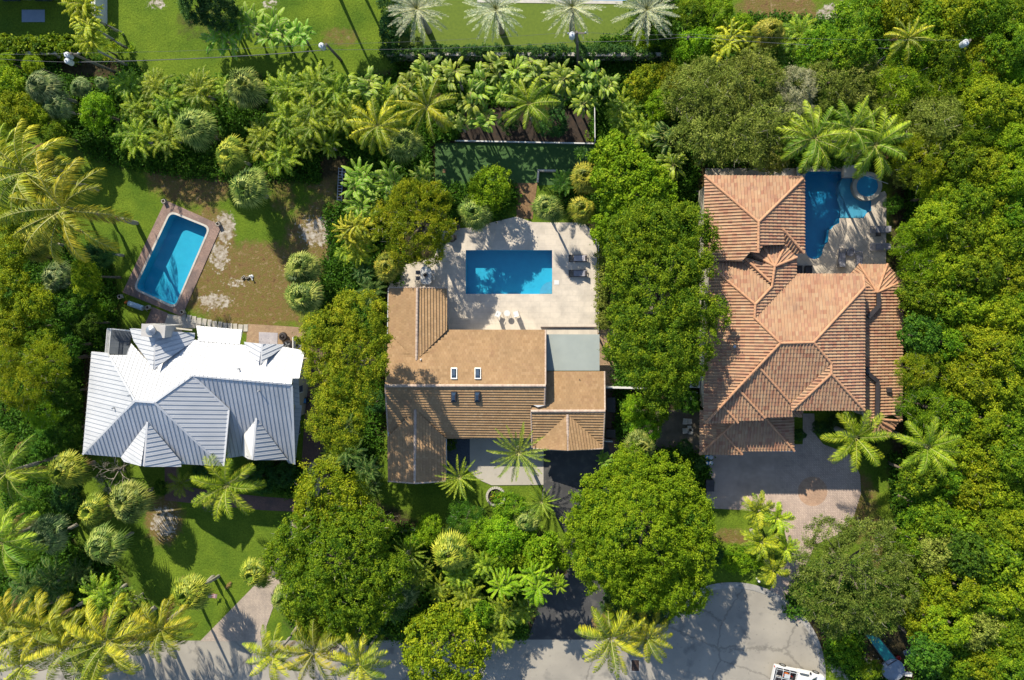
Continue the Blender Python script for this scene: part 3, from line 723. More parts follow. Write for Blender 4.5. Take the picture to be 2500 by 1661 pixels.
def pool(name, poly, label, mb_, depth, z, cop=None, wz=.12):
    root = empty(name, P(*poly[0], z), label, 'swimming pool')
    inv = Matrix.Translation(-Vector(root.location))
    g = MB(); top = [P(x, y, z) for x, y in poly]; bot = [Vector((p.x, p.y, z - depth)) for p in top]
    for i in range(len(top)):
        j = (i + 1) % len(top); g.face([top[i], top[j], bot[j], bot[i]])
    for t in sheet(bot): g.face(t)
    b = g.build('basin', mb_, root); b.matrix_parent_inverse = inv
    g = MB()
    for t in sheet([p - Vector((0, 0, wz)) for p in top]): g.face(t)
    w = g.build('water', M['water'], root); w.matrix_parent_inverse = inv
    if cop:
        o = [P(x, y, z) for x, y in cop]; g = MB()
        for t in sheet([p + Vector((0, 0, .03)) for p in o], [[p + Vector((0, 0, .03)) for p in top]]): g.face(t)
        for i in range(len(o)): j = (i + 1) % len(o); g.face([o[i] - Vector((0, 0, .05)), o[j] - Vector((0, 0, .05)), o[j] + Vector((0, 0, .03)), o[i] + Vector((0, 0, .03))])
        c = g.build('coping', M['coping'], root); c.matrix_parent_inverse = inv
    return root, inv
slab('pool_deck', DECK_W, .06, M['brickpink'], .3, [POOL_W])
slab('pool_terrace', DECK_T, .06, M['decktile'], .3, [POOL_T])
slab('pool_patio', DECK_C, .06, M['flag'], .5, [POOL_C])
cw = roundpoly([(415, 514), (515, 554.5), (428, 755), (324.5, 706)], 17)
pool('swimming_pool', POOL_W, 'round-cornered blue pool set askew in a pink brick deck', M['basin'], 1.3, .064, cw)
rt, inv = pool('swimming_pool', POOL_T, 'rectangular turquoise pool in the pale terrace behind the tan house', M['basin'], 1.5, .064)
g = MB()
for k, r in enumerate((30, 22, 14)):
    q = [P(x, y, -.25 - .0 + k * .0 - (2 - k) * .28) for x, y in [(1347.5, 717.5)] + arc(1347.5, 717.5, r, 90, 180, 10)]
    g.prism([p - Vector((0, 0, .5)) for p in q][::-1], .5)
s = g.build('steps', M['shelf'], rt); s.matrix_parent_inverse = inv
rt, inv = pool('swimming_pool', POOL_C, 'freeform deep blue pool wrapping the terracotta-roofed house', M['basin2'], 1.5, .064)
g = MB(); q = [(2062, 432), (2080, 433), (2082, 470), (2126, 489), (2126, 515), (2114, 521), (2107, 532), (2064, 532), (2065, 505), (2060, 488), (2051, 472), (2049, 455), (2053, 442)]
w = [P(x, y, -.25) for x, y in q]
for t in sheet(w): g.face(t)
for i in range(len(w)): j = (i + 1) % len(w); g.face([w[i], w[j], w[j] - Vector((0, 0, 1.2)), w[i] - Vector((0, 0, 1.2))])
w = [P(x, y, -.55) for x, y in [(2064, 531.5), (2052, 531.5), (2050, 505), (2044, 488), (2047, 472), (2051, 472), (2060, 488), (2065, 505)]]
for t in sheet(w): g.face(t)
s = g.build('shelf', M['shelf'], rt); s.matrix_parent_inverse = inv
# spa
sp = empty('spa', P(2113, 456.5, 0), 'small round spa with a raised stone rim beside the freeform pool', 'spa')
r_ = 33 / S; g = MB(); g.lathe((0, 0, 0), [(r_ * 1.0, -.2), (r_, .5), (r_ * .73, .5), (r_ * .73, .1)], 40); g.build('rim', M['stone'], sp)
g = MB(); g.lathe((0, 0, 0), [(r_ * .73, .45), (r_ * .73, 0), (r_ * .42, 0), (r_ * .42, -.4), (0, -.4)], 40); g.build('basin', M['basin2'], sp)
g = MB(); g.lathe((0, 0, 0), [(r_ * .73, .38), (0, .3801)], 40); g.build('water', M['water'], sp)
for x0, y0, x1, y1, l in ((1946, 407, 1965, 431, 'square stone pier with a round planter at the pool corner near the roof'), (2061, 406, 2088, 431, 'square stone block between the freeform pool and the round spa')):
    c = P((x0 + x1) / 2, (y0 + y1) / 2, .8); o = empty('pool_pier', (c.x, c.y, 0), l, 'stone pier')
    g = MB(); a = (x1 - x0) / S; g.box((0, 0, .4), (a * .95, a * .95, .8)); g.box((0, 0, .84), (a * 1.03, a * 1.03, .08)); g.build('pier', M['coping'], o)
    if x0 < 2000: g = MB(); g.lathe((0, 0, .88), [(.2, 0), (.36, .3), (.3, .3), (.2, .15), (0, .15)], 18); g.build('bowl', M['dark'], o)
# roads, drives and paths
cdc = [(x, y) for x, y in arc(1788, 1650, 227, 135, -60, 40)]
ROAD = [(-200, 1567), (600, 1564), (1290, 1562), (1480, 1560), (1600, 1530)] + cdc + [(2010, 1900), (-200, 1900)]
slab('street', ROAD, .004, M['street'], .0)
# gutter band round the turning circle, a hand's width proud
kb = arc(1788, 1650, 228, 118, -35, 40); kb2 = arc(1788, 1650, 214, -35, 118, 40)
slab('kerb', kb + kb2, .05, M['kerb'], .1)
slab('asphalt_drive', [(1326, 1068), (1480, 1068), (1500, 1075), (1512, 1200), (1480, 1330), (1500, 1430), (1470, 1500), (1478, 1562), (1288, 1562), (1310, 1500), (1318, 1440), (1385, 1400), (1383, 1310), (1345, 1235), (1326, 1212)], .008, M['asphalt'])
slab('entry_slab', [(1147, 1066), (1327, 1066), (1327, 1184), (1200, 1185), (1170, 1172), (1142, 1148), (1132, 1140), (1147, 1136)], .05, M['concrete'], .1)
slab('gravel_bed', [(1086, 1066), (1147, 1066), (1147, 1136), (1130, 1142), (1120, 1172), (1086, 1172)], .012, mat('blue_gravel', (.09, .11, .14), (.05, .07, .10), 6, .95, bmp=.6))
slab('driveway', [(775, 1120), (790, 1175), (745, 1290), (715, 1370), (690, 1400), (668, 1480), (650, 1530), (652, 1566), (488, 1566), (615, 1436), (690, 1350), (712, 1265), (735, 1260), (742, 1200), (755, 1130)], .012, M['herring'])
slab('side_path', [(735, 840), (800, 850), (850, 1060), (800, 1190), (745, 1215), (735, 1150), (745, 1000)], .008, M['brickred'])
slab('garden_path', [(402, 1140), (436, 1140), (436, 1185), (520, 1200), (640, 1213), (735, 1220), (728, 1250), (640, 1246), (500, 1232), (402, 1222)], .016, M['brickred'], .05)
slab('brick_path', [(372, 750), (410, 765), (398, 800), (350, 800)], .03, M['brickpink'], .05)
slab('patio_slab', [(400, 765), (442, 772), (492, 786), (490, 802), (392, 800)], .02, M['concrete'], .05)
slab('brick_patio', [(605, 791), (745, 800), (745, 850), (600, 845)], .012, M['brickyel'])
slab('stone_pad', [(632, 811), (678, 813), (677, 842), (632, 840)], .05, mat('lilac_slate', (.50, .47, .50), (.36, .34, .38), 1.5, .9, spots=((.28, .26, .30), 3, .55)), .05)
slab('mulch_bed', [(1110, 262), (1455, 262), (1455, 351), (1110, 344)], .006, M['soil'])
slab('back_lawn', [(1062, 349), (1450, 352), (1450, 448), (1062, 462)], .01, mat('dark_green_turf', (.055, .13, .03), (.04, .10, .02), 3, .95, bmp=.5))
slab('gravel_path', [(1256, 447), (1312, 447), (1300, 535), (1262, 532)], .014, M['pebble'])
slab('brick_walk', [(1459, 805), (1545, 800), (1560, 880), (1560, 943), (1470, 943), (1459, 905)], .012, M['brickyel'])
slab('brick_walk', [(1478, 944), (1540, 944), (1530, 1110), (1492, 1110), (1478, 1070)], .016, M['brickred'])
slab('paver_drive', [(1720, 1085), (1960, 1085), (1960, 1010), (1988, 1010), (1990, 1060), (2010, 1085), (2075, 1110), (2100, 1160), (2102, 1205), (2085, 1260), (2060, 1300), (1990, 1330), (1960, 1400), (1975, 1470), (1950, 1520), (1880, 1440), (1925, 1340), (1905, 1250), (1725, 1241)], .012, M['herring2'])
slab('side_yard', [(1535, 1000), (1725, 1000), (1725, 1110), (1640, 1120), (1535, 1110)], .004, mat('packed_sand', (.17, .14, .10), (.10, .085, .06), .8, .95, bmp=.4))
slab('upper_lawn', [(955, -60), (1550, -60), (1550, 117), (955, 117)], .012, M['turf'])
slab('house_mat', rect(53, 24, 109, 54), .03, mat('blue_grey_mat', (.30, .37, .47), (.26, .33, .43), 2, .9), .03)
slab('pool_edge', [(1165, -30), (1520, -30), (1520, 10), (1165, 6)], .05, M['coping'], .05)
slab('pool_water', [(1150, -60), (1530, -60), (1530, 2), (1150, -2)], .06, poolmat('far_pool', (.25, .45, .6), (.2, .4, .56)))
m_ = mat('clay_medallion', (.42, .27, .18), (.34, .22, .15), 2.5, .9)
slab('paver_circle', arc(1984, 1200, 36, 0, 360, 30)[:-1], .018, brickmat('clay_ring_brick', (.60, .40, .27), (.48, .31, .21), (.28, .19, .14), .2, .1, R(20)))
# garden walls
def wall(name, pts, h, w, m, label, cat='wall', z0=-.1):
    g = MB()
    W = [P(x, y, 0) for x, y in pts]
    for i, (a, b) in enumerate(zip(W, W[1:])):
        d = (b - a).normalized(); s = Vector((-d.y, d.x, 0)) * w / 2; e = d * w / 2 if i < len(W) - 2 else Vector()
        q = [a - s, b - s + e, b + s + e, a + s]; g.prism([Vector((p.x, p.y, z0 + i * .001)) for p in q], h - z0)
    o = g.build(name, m); return tag(o, label, cat)
wall('garden_wall', [(955, 146), (1652, 148)], 1.9, .35, M['concrete'], 'long grey masonry wall under the clipped hedge of the upper lawn')
wall('garden_wall', [(-40, 141), (170, 141)], 1.6, .3, M['cream'], 'low cream wall running under the leafy hedge at top left')
wall('garden_edging', [(1112, 345), (1452, 352)], .3, .12, M['whitepaint'], 'thin white edging between mulch bed and dark green back lawn', 'edging')
wall('garden_fence', [(1451, 268), (1452, 352)], 1.2, .08, M['whitepaint'], 'thin white fence running up from the end of the mulch bed', 'fence')
wall('garden_fence', [(1476, 943), (1575, 945)], 1.7, .1, M['whitepaint'], 'white fence across the brick side walk, right of the tan house', 'fence')
wall('garden_gate', [(1474, 1072), (1494, 1073)], 1.5, .08, M['whitepaint'], 'short white gate beside the garage corner of the tan house', 'gate')
wall('retaining_edge', [(1313, 447), (1315, 418), (1362, 419)], .5, .2, M['stone'], 'white block edging round the small planting bed behind the terrace', 'edging')
wall('patio_step', [(1320, 799), (1459, 799)], .25, .1, mat('step_edge', (.12, .08, .07)), 'dark step edge across the terrace above the grey patio roof', 'step')
wall('terrace_edge', [(1461, 575), (1461, 812)], .35, .1, M['coping'], 'pale raised edge along the right side of the terrace', 'edging')
wall('privacy_wall', [(728, 822), (728, 850)], 1.6, .1, M['whitepaint'], 'short white screen beside the two air conditioners', 'screen')
# ================================================================ PLANTS
def npmesh(name, V, Fq, tint, mats, mi=None):
    """V (n,3), Fq (m,4), tint per vertex"""
    me = bpy.data.meshes.new(name); me.vertices.add(len(V)); me.vertices.foreach_set("co", np.ascontiguousarray(V, dtype=np.float32).ravel())
    me.loops.add(Fq.size); me.loops.foreach_set("vertex_index", Fq.astype(np.int32).ravel())
    me.polygons.add(len(Fq)); me.polygons.foreach_set("loop_start", np.arange(0, Fq.size, 4, dtype=np.int32))
    a = me.attributes.new("tint", 'FLOAT', 'POINT'); a.data.foreach_set("value", tint.astype(np.float32))
    for m in mats: me.materials.append(m)
    if mi is not None: me.polygons.foreach_set("material_index", mi.astype(np.int32))
    me.update(calc_edges=True)
    return me
def unit(a): return a / np.maximum(np.linalg.norm(a, axis=-1, keepdims=True), 1e-9)
def leaves(C, D, Nn, L, W, rng):
    """rhombic leaves: centre, long axis, normal"""
    D = unit(D); Sd = unit(np.cross(D, Nn)); Nn = np.cross(Sd, D)
    L = L * rng.uniform(.7, 1.25, (len(C), 1)); W = W * rng.uniform(.7, 1.25, (len(C), 1))
    V = np.stack([C - D * L / 2, C + Sd * W / 2 + D * L * .05, C + D * L / 2 - Nn * L * .12, C - Sd * W / 2 + D * L * .05], 1).reshape(-1, 3)
    return V, np.arange(len(V)).reshape(-1, 4)
def crown_mesh(name, lobes, rng, leaf=(.26, .15), clump=.42, per=46, density=1.0, droop=0., twig=0., mats=None, spiky=0.):
    """lobes: (x, y, z, r, squash). Leaves gathered in clumps on the lobes' surfaces."""
    Cs, Ns, T = [], [], []
    lob = np.array([l[:4] for l in lobes]); sq = [l[4] if len(l) > 4 else .7 for l in lobes]
    for li, (x, y, z, r) in enumerate(lob):
        n = int(density * 2 * math.pi * r * r * 1.25 / (math.pi * clump ** 2) * 1.15) + 6
        d = unit(rng.standard_normal((n * 2, 3))); d = d[d[:, 2] > -.25][:n]
        ph = rng.uniform(0, 6.28, 4)
        wob = 1 + .09 * np.sin(d[:, 0] * 5 + ph[0]) + .09 * np.sin(d[:, 1] * 6 + ph[1]) + .07 * np.sin(d[:, 2] * 9 + ph[2]) + .06 * rng.standard_normal(len(d))
        wob *= np.where(rng.random(len(d)) < .22, rng.uniform(.6, .9, len(d)), 1)
        rad = r * wob
        c = np.array([x, y, z]) + d * rad[:, None] * np.array([1, 1, sq[li]])
        keep = np.ones(len(c), bool)
        for lj, (x2, y2, z2, r2) in enumerate(lob):
            if lj != li: keep &= np.linalg.norm((c - np.array([x2, y2, z2])) / np.array([1, 1, sq[lj]]), axis=1) > r2 * .78
        Cs.append(c[keep]); Ns.append(d[keep])
    C = np.concatenate(Cs); Nn = np.concatenate(Ns)
    ctint = np.clip(rng.normal(.47, .2, len(C)), 0, 1)
    k = len(C); csz = clump * rng.uniform(.55, 1.5, k)
    off = unit(rng.standard_normal((k, per, 3)) + Nn[:, None] * .7 + np.array([0, 0, .45]))
    rr = rng.uniform(.35, 1.0, (k, per, 1)) ** .6
    tn = unit(np.cross(Nn, rng.standard_normal((k, 3))) + .35 * Nn); st = rng.uniform(.2, 1.5, (k, 1, 1))
    off2 = off * rr; off2 = off2 + tn[:, None] * (off2 * tn[:, None]).sum(-1, keepdims=True) * st
    off2 += rng.standard_normal((k, per, 3)) * (rng.random((k, per, 1)) < .25) * .6
    pos = C[:, None] + off2 * csz[:, None, None] * np.array([1, 1, .7]) * .88
    pos[..., 2] -= droop * rr[..., 0] * csz[:, None]
    nrm = unit(off + .55 * rng.standard_normal((k, per, 3)) + np.array([0, 0, .35]))
    dirs = unit(np.cross(nrm, rng.standard_normal((k, per, 3)))) + off * (.5 + spiky) + np.array([0, 0, -droop * .8])
    V, Fq = leaves(pos.reshape(-1, 3), dirs.reshape(-1, 3), nrm.reshape(-1, 3), leaf[0], leaf[1], rng)
    t = np.clip(ctint[:, None] + rng.normal(0, .2, (k, per)), 0, 1).ravel()
    tv = np.repeat(t, 4); mi = np.zeros(len(Fq))
    if twig:                                                    # bare grey twigs poking through
        n = int(len(C) * twig); i = rng.integers(0, len(C), n)
        a = C[i]; cc = lob[:, :3].mean(0); dr = unit(Nn[i] + .7 * rng.standard_normal((n, 3)))
        sp = unit(np.cross(dr, rng.standard_normal((n, 3))))
        b = a + dr * rng.uniform(.4, 1.0, (n, 1)); w = .022
        tvv = np.stack([a - sp * w, a + sp * w, b + sp * w * .3, b - sp * w * .3], 1).reshape(-1, 3)
        tf = np.arange(len(tvv)).reshape(-1, 4) + len(V)
        V = np.concatenate([V, tvv]); Fq = np.concatenate([Fq, tf]); tv = np.concatenate([tv, np.full(len(tvv), .5)]); mi = np.concatenate([mi, np.ones(n)])
    return npmesh(name, V, Fq, tv, mats, mi)
# ---- frond pieces: rows of (base, dir, side/up) turned into quads
class Q:
    def __init__(s): s.V = []; s.F = []; s.T = []; s.M = []; s.n = 0
    def add(s, quads, tint, mi=0):
        quads = np.asarray(quads, dtype=float).reshape(-1, 4, 3); m = len(quads)
        s.V.append(quads.reshape(-1, 3)); s.F.append(np.arange(m * 4).reshape(-1, 4) + s.n); s.n += m * 4
        t = np.full(m, tint) if np.isscalar(tint) else np.asarray(tint); s.T.append(np.repeat(t, 4)); s.M.append(np.full(m, mi))
    def mesh(s, name, mats): return npmesh(name, np.concatenate(s.V), np.concatenate(s.F), np.concatenate(s.T), mats, np.concatenate(s.M))
def rachis(L, el, droop, n, az, rng, side=0.):
    """points along an arching midrib from the origin"""
    s = np.linspace(0, 1, n); e = el - droop * s ** 1.4; a = az + side * s ** 1.5
    ds = L / (n - 1)
    d = np.stack([np.cos(e) * np.cos(a), np.cos(e) * np.sin(a), np.sin(e)], 1)
    p = np.concatenate([[[0, 0, 0]], np.cumsum(d[:-1] * ds, 0)]); return p, d, s
def feather(q, L, el, droop, az, rng, n=34, ll=.75, lw=.06, fall=.5, fwd=.6, wind=None, tint=.5, start=.12, org=(0, 0, 0), tipt=0., vee=0., mi=0):
    p, d, s = rachis(L, el, droop, n, az, rng, rng.normal(0, .18)); p = p + np.array(org)
    up = np.array([0, 0, 1.]); side = unit(np.cross(d, up)); nr = np.cross(side, d)
    w = .035 * (1 - .8 * s)[:, None]
    q.add(np.stack([p[:-1] - side[:-1] * w[:-1], p[:-1] + side[:-1] * w[:-1], p[1:] + side[1:] * w[1:], p[1:] - side[1:] * w[1:]], 1), .95, 1)
    k = s > start; p, d, s, side, nr = p[k], d[k], s[k], side[k], nr[k]
    prof = np.sin(np.clip((s - start) / (1 - start) * 2.6 + .45, 0, 3.1)) ** .6
    for sg in (-1, 1):
        j = len(p); l = ll * prof * rng.uniform(.85, 1.1, j)
        dr = unit(side * sg + d * (fwd + .35 * s[:, None]) + nr * vee + rng.normal(0, .10, (j, 3)))
        if wind is not None: dr = unit(dr + np.array(wind) * .8)
        a = p; m = a + dr * (l * .5)[:, None] - up * (l * fall * .12)[:, None]
        b = a + dr * l[:, None] * .97 - up * (l * fall * .55)[:, None]
        ww = (d * .5 + nr * .0); ww = unit(ww + rng.normal(0, .15, (j, 3))) * lw * .5
        t = np.clip(tint + rng.normal(0, .17, j) + tipt * s, 0, 1)
        q.add(np.stack([a - ww * .6, a + ww * .6, m + ww, m - ww], 1), t, mi)
        q.add(np.stack([m - ww, m + ww, b + ww * .15, b - ww * .15], 1), np.clip(t + .08, 0, 1), mi)
def fan(q, c, d, r, rng, n=20, tint=.5, spread=2.3, w=.055, org=(0, 0, 0), mi=0):
    """costapalmate leaf: leaflets spread around direction d at point c"""
    up = unit(np.array([0, 0, 1.]) + rng.normal(0, .15, 3)); d = unit(d); side = unit(np.cross(d, up)); nr = np.cross(side, d)
    a = np.linspace(-spread, spread, n) + rng.normal(0, .04, n)
    dr = np.cos(a)[:, None] * d + np.sin(a)[:, None] * side + nr * (.18 + .12 * np.cos(a)[:, None]) 
    dr = unit(dr); l = r * (.72 + .28 * np.cos(a * .6)) * rng.uniform(.9, 1.1, n)
    ps = unit(np.cross(dr, nr)) * w
    m = c + dr * (l * .55)[:, None]; b = c + dr * (l * .92)[:, None] - np.array([0, 0, 1]) * (l * .42)[:, None]
    t = np.clip(tint + rng.normal(0, .08, n), 0, 1)
    q.add(np.stack([c - ps * .25, c + ps * .25, m + ps, m - ps], 1), t, mi)
    q.add(np.stack([m - ps, m + ps, b + ps * .12, b - ps * .12], 1), np.clip(t + .12, 0, 1), mi)
    st = -d * r * .9; pw = side * .02
    q.add([[c - pw, c + pw, np.array(org) + pw, np.array(org) - pw]], .8, 1)
def blade(q, L, W, el, droop, az, rng, tint=.5, n=9, torn=.25, org=(0, 0, 0), petiole=.25):
    """banana-type leaf with torn margins"""
    p, d, s = rachis(L, el, droop, n * 2 + 1, az, rng, rng.normal(0, .25)); p = p + np.array(org)
    up = np.array([0, 0, 1.]); side = unit(np.cross(d, up)); nr = np.cross(side, d)
    tw = rng.normal(0, .35); side, nr = side * math.cos(tw) + nr * math.sin(tw), nr * math.cos(tw) - side * math.sin(tw)
    prof = W * np.sin(np.clip((s - petiole) / (1 - petiole), 0, 1) ** .7 * math.pi) ** .55
    rw = .03
    q.add(np.stack([p[:-1] - side[:-1] * rw, p[:-1] + side[:-1] * rw, p[1:] + side[1:] * rw, p[1:] - side[1:] * rw], 1) + nr[:-1, None] * .01, 1.0, 1)
    for sg in (-1, 1):
        for i in range(len(p) - 1):
            if s[i] < petiole: continue
            g = rng.uniform(.0, torn) if rng.random() < .5 else 0
            a, b = p[i], p[i + 1]; fo = .28 + rng.normal(0, .12 if torn else .03)
            ea = a + side[i] * sg * prof[i] + nr[i] * prof[i] * fo * -.5 + d[i] * prof[i] * .25
            eb = b + side[i + 1] * sg * prof[i + 1] + nr[i + 1] * prof[i + 1] * fo * -.5 + d[i + 1] * prof[i + 1] * (.25 - g)
            ma, mb = (a + ea) / 2 + nr[i] * prof[i] * .12, (b + eb) / 2 + nr[i] * prof[i] * .12
            t = np.clip(tint + rng.normal(0, .08), 0, 1)
            q.add([[a, b, mb, ma], [ma, mb, eb, ea]], [t, np.clip(t + .1, 0, 1)])
# ------------------------------------------------ leaf colours
g1_, g2_, g3_ = (.045, .10, .008), (.12, .21, .014), (.25, .33, .03)
LM = {
    'mid': leafmat('leaf_mid_green', [(.03, .09, .006), (.09, .185, .008), (.21, .31, .014)]),
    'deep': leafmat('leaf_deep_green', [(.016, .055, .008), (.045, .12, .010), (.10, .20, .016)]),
    'lime': leafmat('leaf_lime', [(.06, .15, .006), (.13, .26, .008), (.23, .35, .016)]),
    'yellow': leafmat('leaf_yellow_green', [(.06, .125, .006), (.15, .235, .008), (.29, .355, .016)]),
    'olive': leafmat('leaf_olive', [(.06, .095, .012), (.125, .18, .026), (.23, .28, .06)], trans=.25),
    'olived': leafmat('leaf_dark_olive', [(.035, .065, .008), (.08, .125, .018), (.16, .20, .04)], trans=.25),
    'grey': leafmat('leaf_grey_green', [(.12, .15, .07), (.20, .23, .12), (.32, .34, .22)], trans=.15),
    'gold': leafmat('leaf_gold_green', [(.06, .11, .006), (.15, .205, .008), (.30, .31, .018)]),
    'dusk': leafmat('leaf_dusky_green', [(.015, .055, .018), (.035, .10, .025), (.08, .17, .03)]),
    'sabal': leafmat('leaf_fan_palm', [(.022, .055, .010), (.085, .145, .022), (.27, .32, .075)], .4, .25),
    'sabaly': leafmat('leaf_fan_palm_yellow', [(.03, .065, .006), (.12, .17, .013), (.33, .34, .04)], .4, .25),
    'sabalb': leafmat('leaf_fan_palm_blue', [(.018, .05, .014), (.065, .125, .036), (.22, .28, .11)], .4, .2),
    'coco': leafmat('leaf_coconut', [(.05, .095, .005), (.14, .19, .008), (.36, .36, .02)], .5, .3),
    'cocog': leafmat('leaf_coconut_green', [(.035, .09, .005), (.10, .185, .009), (.26, .34, .02)], .5, .3),
    'royal': leafmat('leaf_royal', [(.045, .11, .005), (.14, .23, .008), (.33, .40, .02)], .4, .3),
    'area': leafmat('leaf_feather_clump', [(.03, .085, .004), (.095, .18, .007), (.25, .34, .014)], .4, .3),
    'areay': leafmat('leaf_feather_gold', [(.07, .13, .006), (.20, .27, .010), (.42, .43, .025)], .4, .3),
    'date': leafmat('leaf_silver_date', [(.11, .16, .10), (.21, .27, .19), (.38, .43, .31)], .4, .15),
    'banana': leafmat('leaf_banana', [(.04, .14, .008), (.10, .25, .014), (.24, .40, .04)], .5, .35),
    'bird': leafmat('leaf_giant_bird', [(.025, .085, .005), (.09, .18, .008), (.25, .34, .02)], .6, .25),
}
M['deadleaf'] = leafmat('dead_palm_leaf', [(.10, .06, .03), (.17, .11, .055), (.26, .17, .09)])
M['stem'] = mat('pale_midrib', (.38, .38, .10), (.30, .30, .08), 3, .6, bmp=0)
M['twig'] = mat('grey_twig', (.36, .33, .27), (.25, .22, .18), 3, .9, bmp=0)
M['bark'] = mat('bark', (.20, .16, .12), (.12, .10, .075), 2.5, .95, bmp=.6)
M['barkpale'] = mat('pale_palm_trunk', (.42, .39, .33), (.30, .28, .23), 2.0, .9, bmp=.4)
rng = np.random.default_rng(11)
RAD = 3.0
def lobset(n, seed):
    r = np.random.default_rng(seed); out = [(0, 0, .4, 1.9, .8)]
    for i in range(n):
        a = 2 * math.pi * i / n + r.uniform(-.35, .35); d = r.uniform(1.15, 1.75); q = r.uniform(.95, 1.5)
        out.append((d * math.cos(a), d * math.sin(a), r.uniform(-.5, .35), q, .8))
    return out
MESH = {}
def variants(kind, k, fn): MESH[kind] = [fn(i) for i in range(k)]
tw = lambda m: [LM[m], M['twig']]
variants('round', 4, lambda i: crown_mesh('crown_broad', lobset(6, 20 + i), rng, (.22, .13), .36, 60, mats=tw('mid'), twig=.06))
variants('big', 3, lambda i: crown_mesh('crown_large_leaf', lobset(5, 40 + i), rng, (.32, .21), .42, 42, mats=tw('mid'), twig=.05))
variants('airy', 4, lambda i: crown_mesh('crown_feathery', lobset(7, 60 + i), rng, (.26, .05), .44, 84, density=.95, droop=.2, twig=.5, mats=tw('olive'), spiky=.8))
variants('shrub', 3, lambda i: crown_mesh('crown_shrub', lobset(4, 80 + i), rng, (.24, .15), .42, 50, mats=tw('mid')))
def sabal(i):
    q = Q(); n = 74; lean = rng.uniform(-.25, .25, 2); ecc = rng.uniform(.82, 1.12, 8)
    for k in range(n):
        u = 1 - 1.4 * (k + .5) / n; az = k * 2.39996 + rng.normal(0, .25); el = min(math.asin(max(-.5, u)), .72) + rng.normal(0, .12)
        d = np.array([math.cos(el) * math.cos(az) + lean[0], math.cos(el) * math.sin(az) + lean[1], math.sin(el)])
        e = ecc[int((az % 6.2831) / 6.2832 * 8) % 8]; top = max(0, u)
        c = d * (1.15 - 1.05 * top) * rng.uniform(.75, 1.1) * e * np.array([1, 1, .9]) + np.array([0, 0, .75 * top])
        old = u < -.2 and rng.random() < .35
        fan(q, c, d + np.array([0, 0, -.1]), rng.uniform(1.0, 1.45) * e, rng, 11, tint=.85 * rng.random(), w=.062, spread=1.15)
        if old: fan(q, c - np.array([0, 0, .3]), d + np.array([0, 0, -.6]), 1.1, rng, 12, tint=.5, w=.05, spread=1.4, mi=2)
    return q.mesh('crown_fan_palm', [LM['sabal'], M['stem'], M['deadleaf']])
variants('sabal', 5, sabal)
def coco(i, n=20, wind=None):
    q = Q(); w = np.array(wind) if wind else None
    for k in range(n):
        az = k * 2.39996 + rng.normal(0, .12); t = k / n; el = 1.25 - 1.35 * t + rng.normal(0, .08)
        feather(q, rng.uniform(3.5, 4.1), el, 1.35 + .3 * rng.random(), az, rng, 42, .70, .085, 1.3, .7, wind=w, tint=.1 + .65 * rng.random(), tipt=.2, vee=-.1)
    for k in range(2 + i % 2): feather(q, 3.0, -.35 - .2 * k, .9, rng.uniform(0, 6.28), rng, 40, .5, .07, 1.5, .7, tint=.5, mi=2)
    return q.mesh('crown_coconut', [LM['coco'], M['stem'], M['deadleaf']])
variants('coco', 5, lambda i: coco(i, 17 + (i * 3) % 5, (.45, .3, -.1) if i % 2 == 0 else None))
def royal(i):
    q = Q()
    for k in range(13):
        az = k * 2.39996 + rng.normal(0, .1); t = k / 13; el = 1.15 - .95 * t
        for j in range(2):
            feather(q, 3.5, el, 1.2, az, rng, 38, .72, .055, .8, .65, tint=.55 - .3 * j + rng.normal(0, .12), vee=.45 - .6 * j)
    return q.mesh('crown_royal', [LM['royal'], M['stem']])
variants('royal', 2, royal)
def clumpy(i):
    q = Q()
    for st in range(9):
        a = rng.uniform(0, 6.28); r = rng.uniform(.2, 1.5); org = (r * math.cos(a), r * math.sin(a), rng.uniform(-1.2, .3))
        for k in range(7):
            az = k * 2.39996 + a; el = rng.uniform(.4, 1.3)
            feather(q, rng.uniform(1.8, 2.5), el, 1.4, az, rng, 26, .40, .075, .9, .7, tint=.1 + .75 * rng.random(), org=org, vee=.35, tipt=.15)
    return q.mesh('crown_feather_clump', [LM['area'], M['stem']])
variants('area', 4, clumpy)
def gust(i):                                                    # broad swept fronds all combed one way
    q = Q()
    for st in range(7):
        a = rng.uniform(0, 6.28); r = rng.uniform(.2, 1.6); org = (r * math.cos(a), r * math.sin(a), rng.uniform(-1, .3))
        for k in range(8):
            feather(q, rng.uniform(1.9, 2.5), rng.uniform(.4, 1.2), 1.5, k * 2.39996 + a, rng, 26, .42, .12, 1.0, .7, wind=(.7, .3, 0), tint=.1 + .75 * rng.random(), org=org, tipt=.2)
    return q.mesh('crown_golden_feather', [LM['areay'], M['stem']])
variants('gust', 2, gust)
def date(i):
    q = Q()
    for k in range(44):
        az = k * 2.39996 + rng.normal(0, .1); t = k / 44; el = 1.2 - 1.5 * t
        feather(q, rng.uniform(2.8, 3.3), el, .45, az, rng, 34, .36, .05, .1, 1.1, tint=.5 + .2 * t + rng.normal(0, .12), vee=.25)
    return q.mesh('crown_date_palm', [LM['date'], M['stem']])
variants('date', 2, date)
def spiky(i):
    q = Q()
    for k in range(24):
        az = k * 2.39996 + rng.normal(0, .08); t = k / 24; el = .95 - .75 * t
        feather(q, rng.uniform(2.6, 3.1), el, .6, az, rng, 44, .30, .05, .1, .9, tint=.55 + rng.normal(0, .15), vee=.5)
    return q.mesh('crown_narrow_frond', [LM['cocog'], M['stem']])
variants('spiky', 1, spiky)
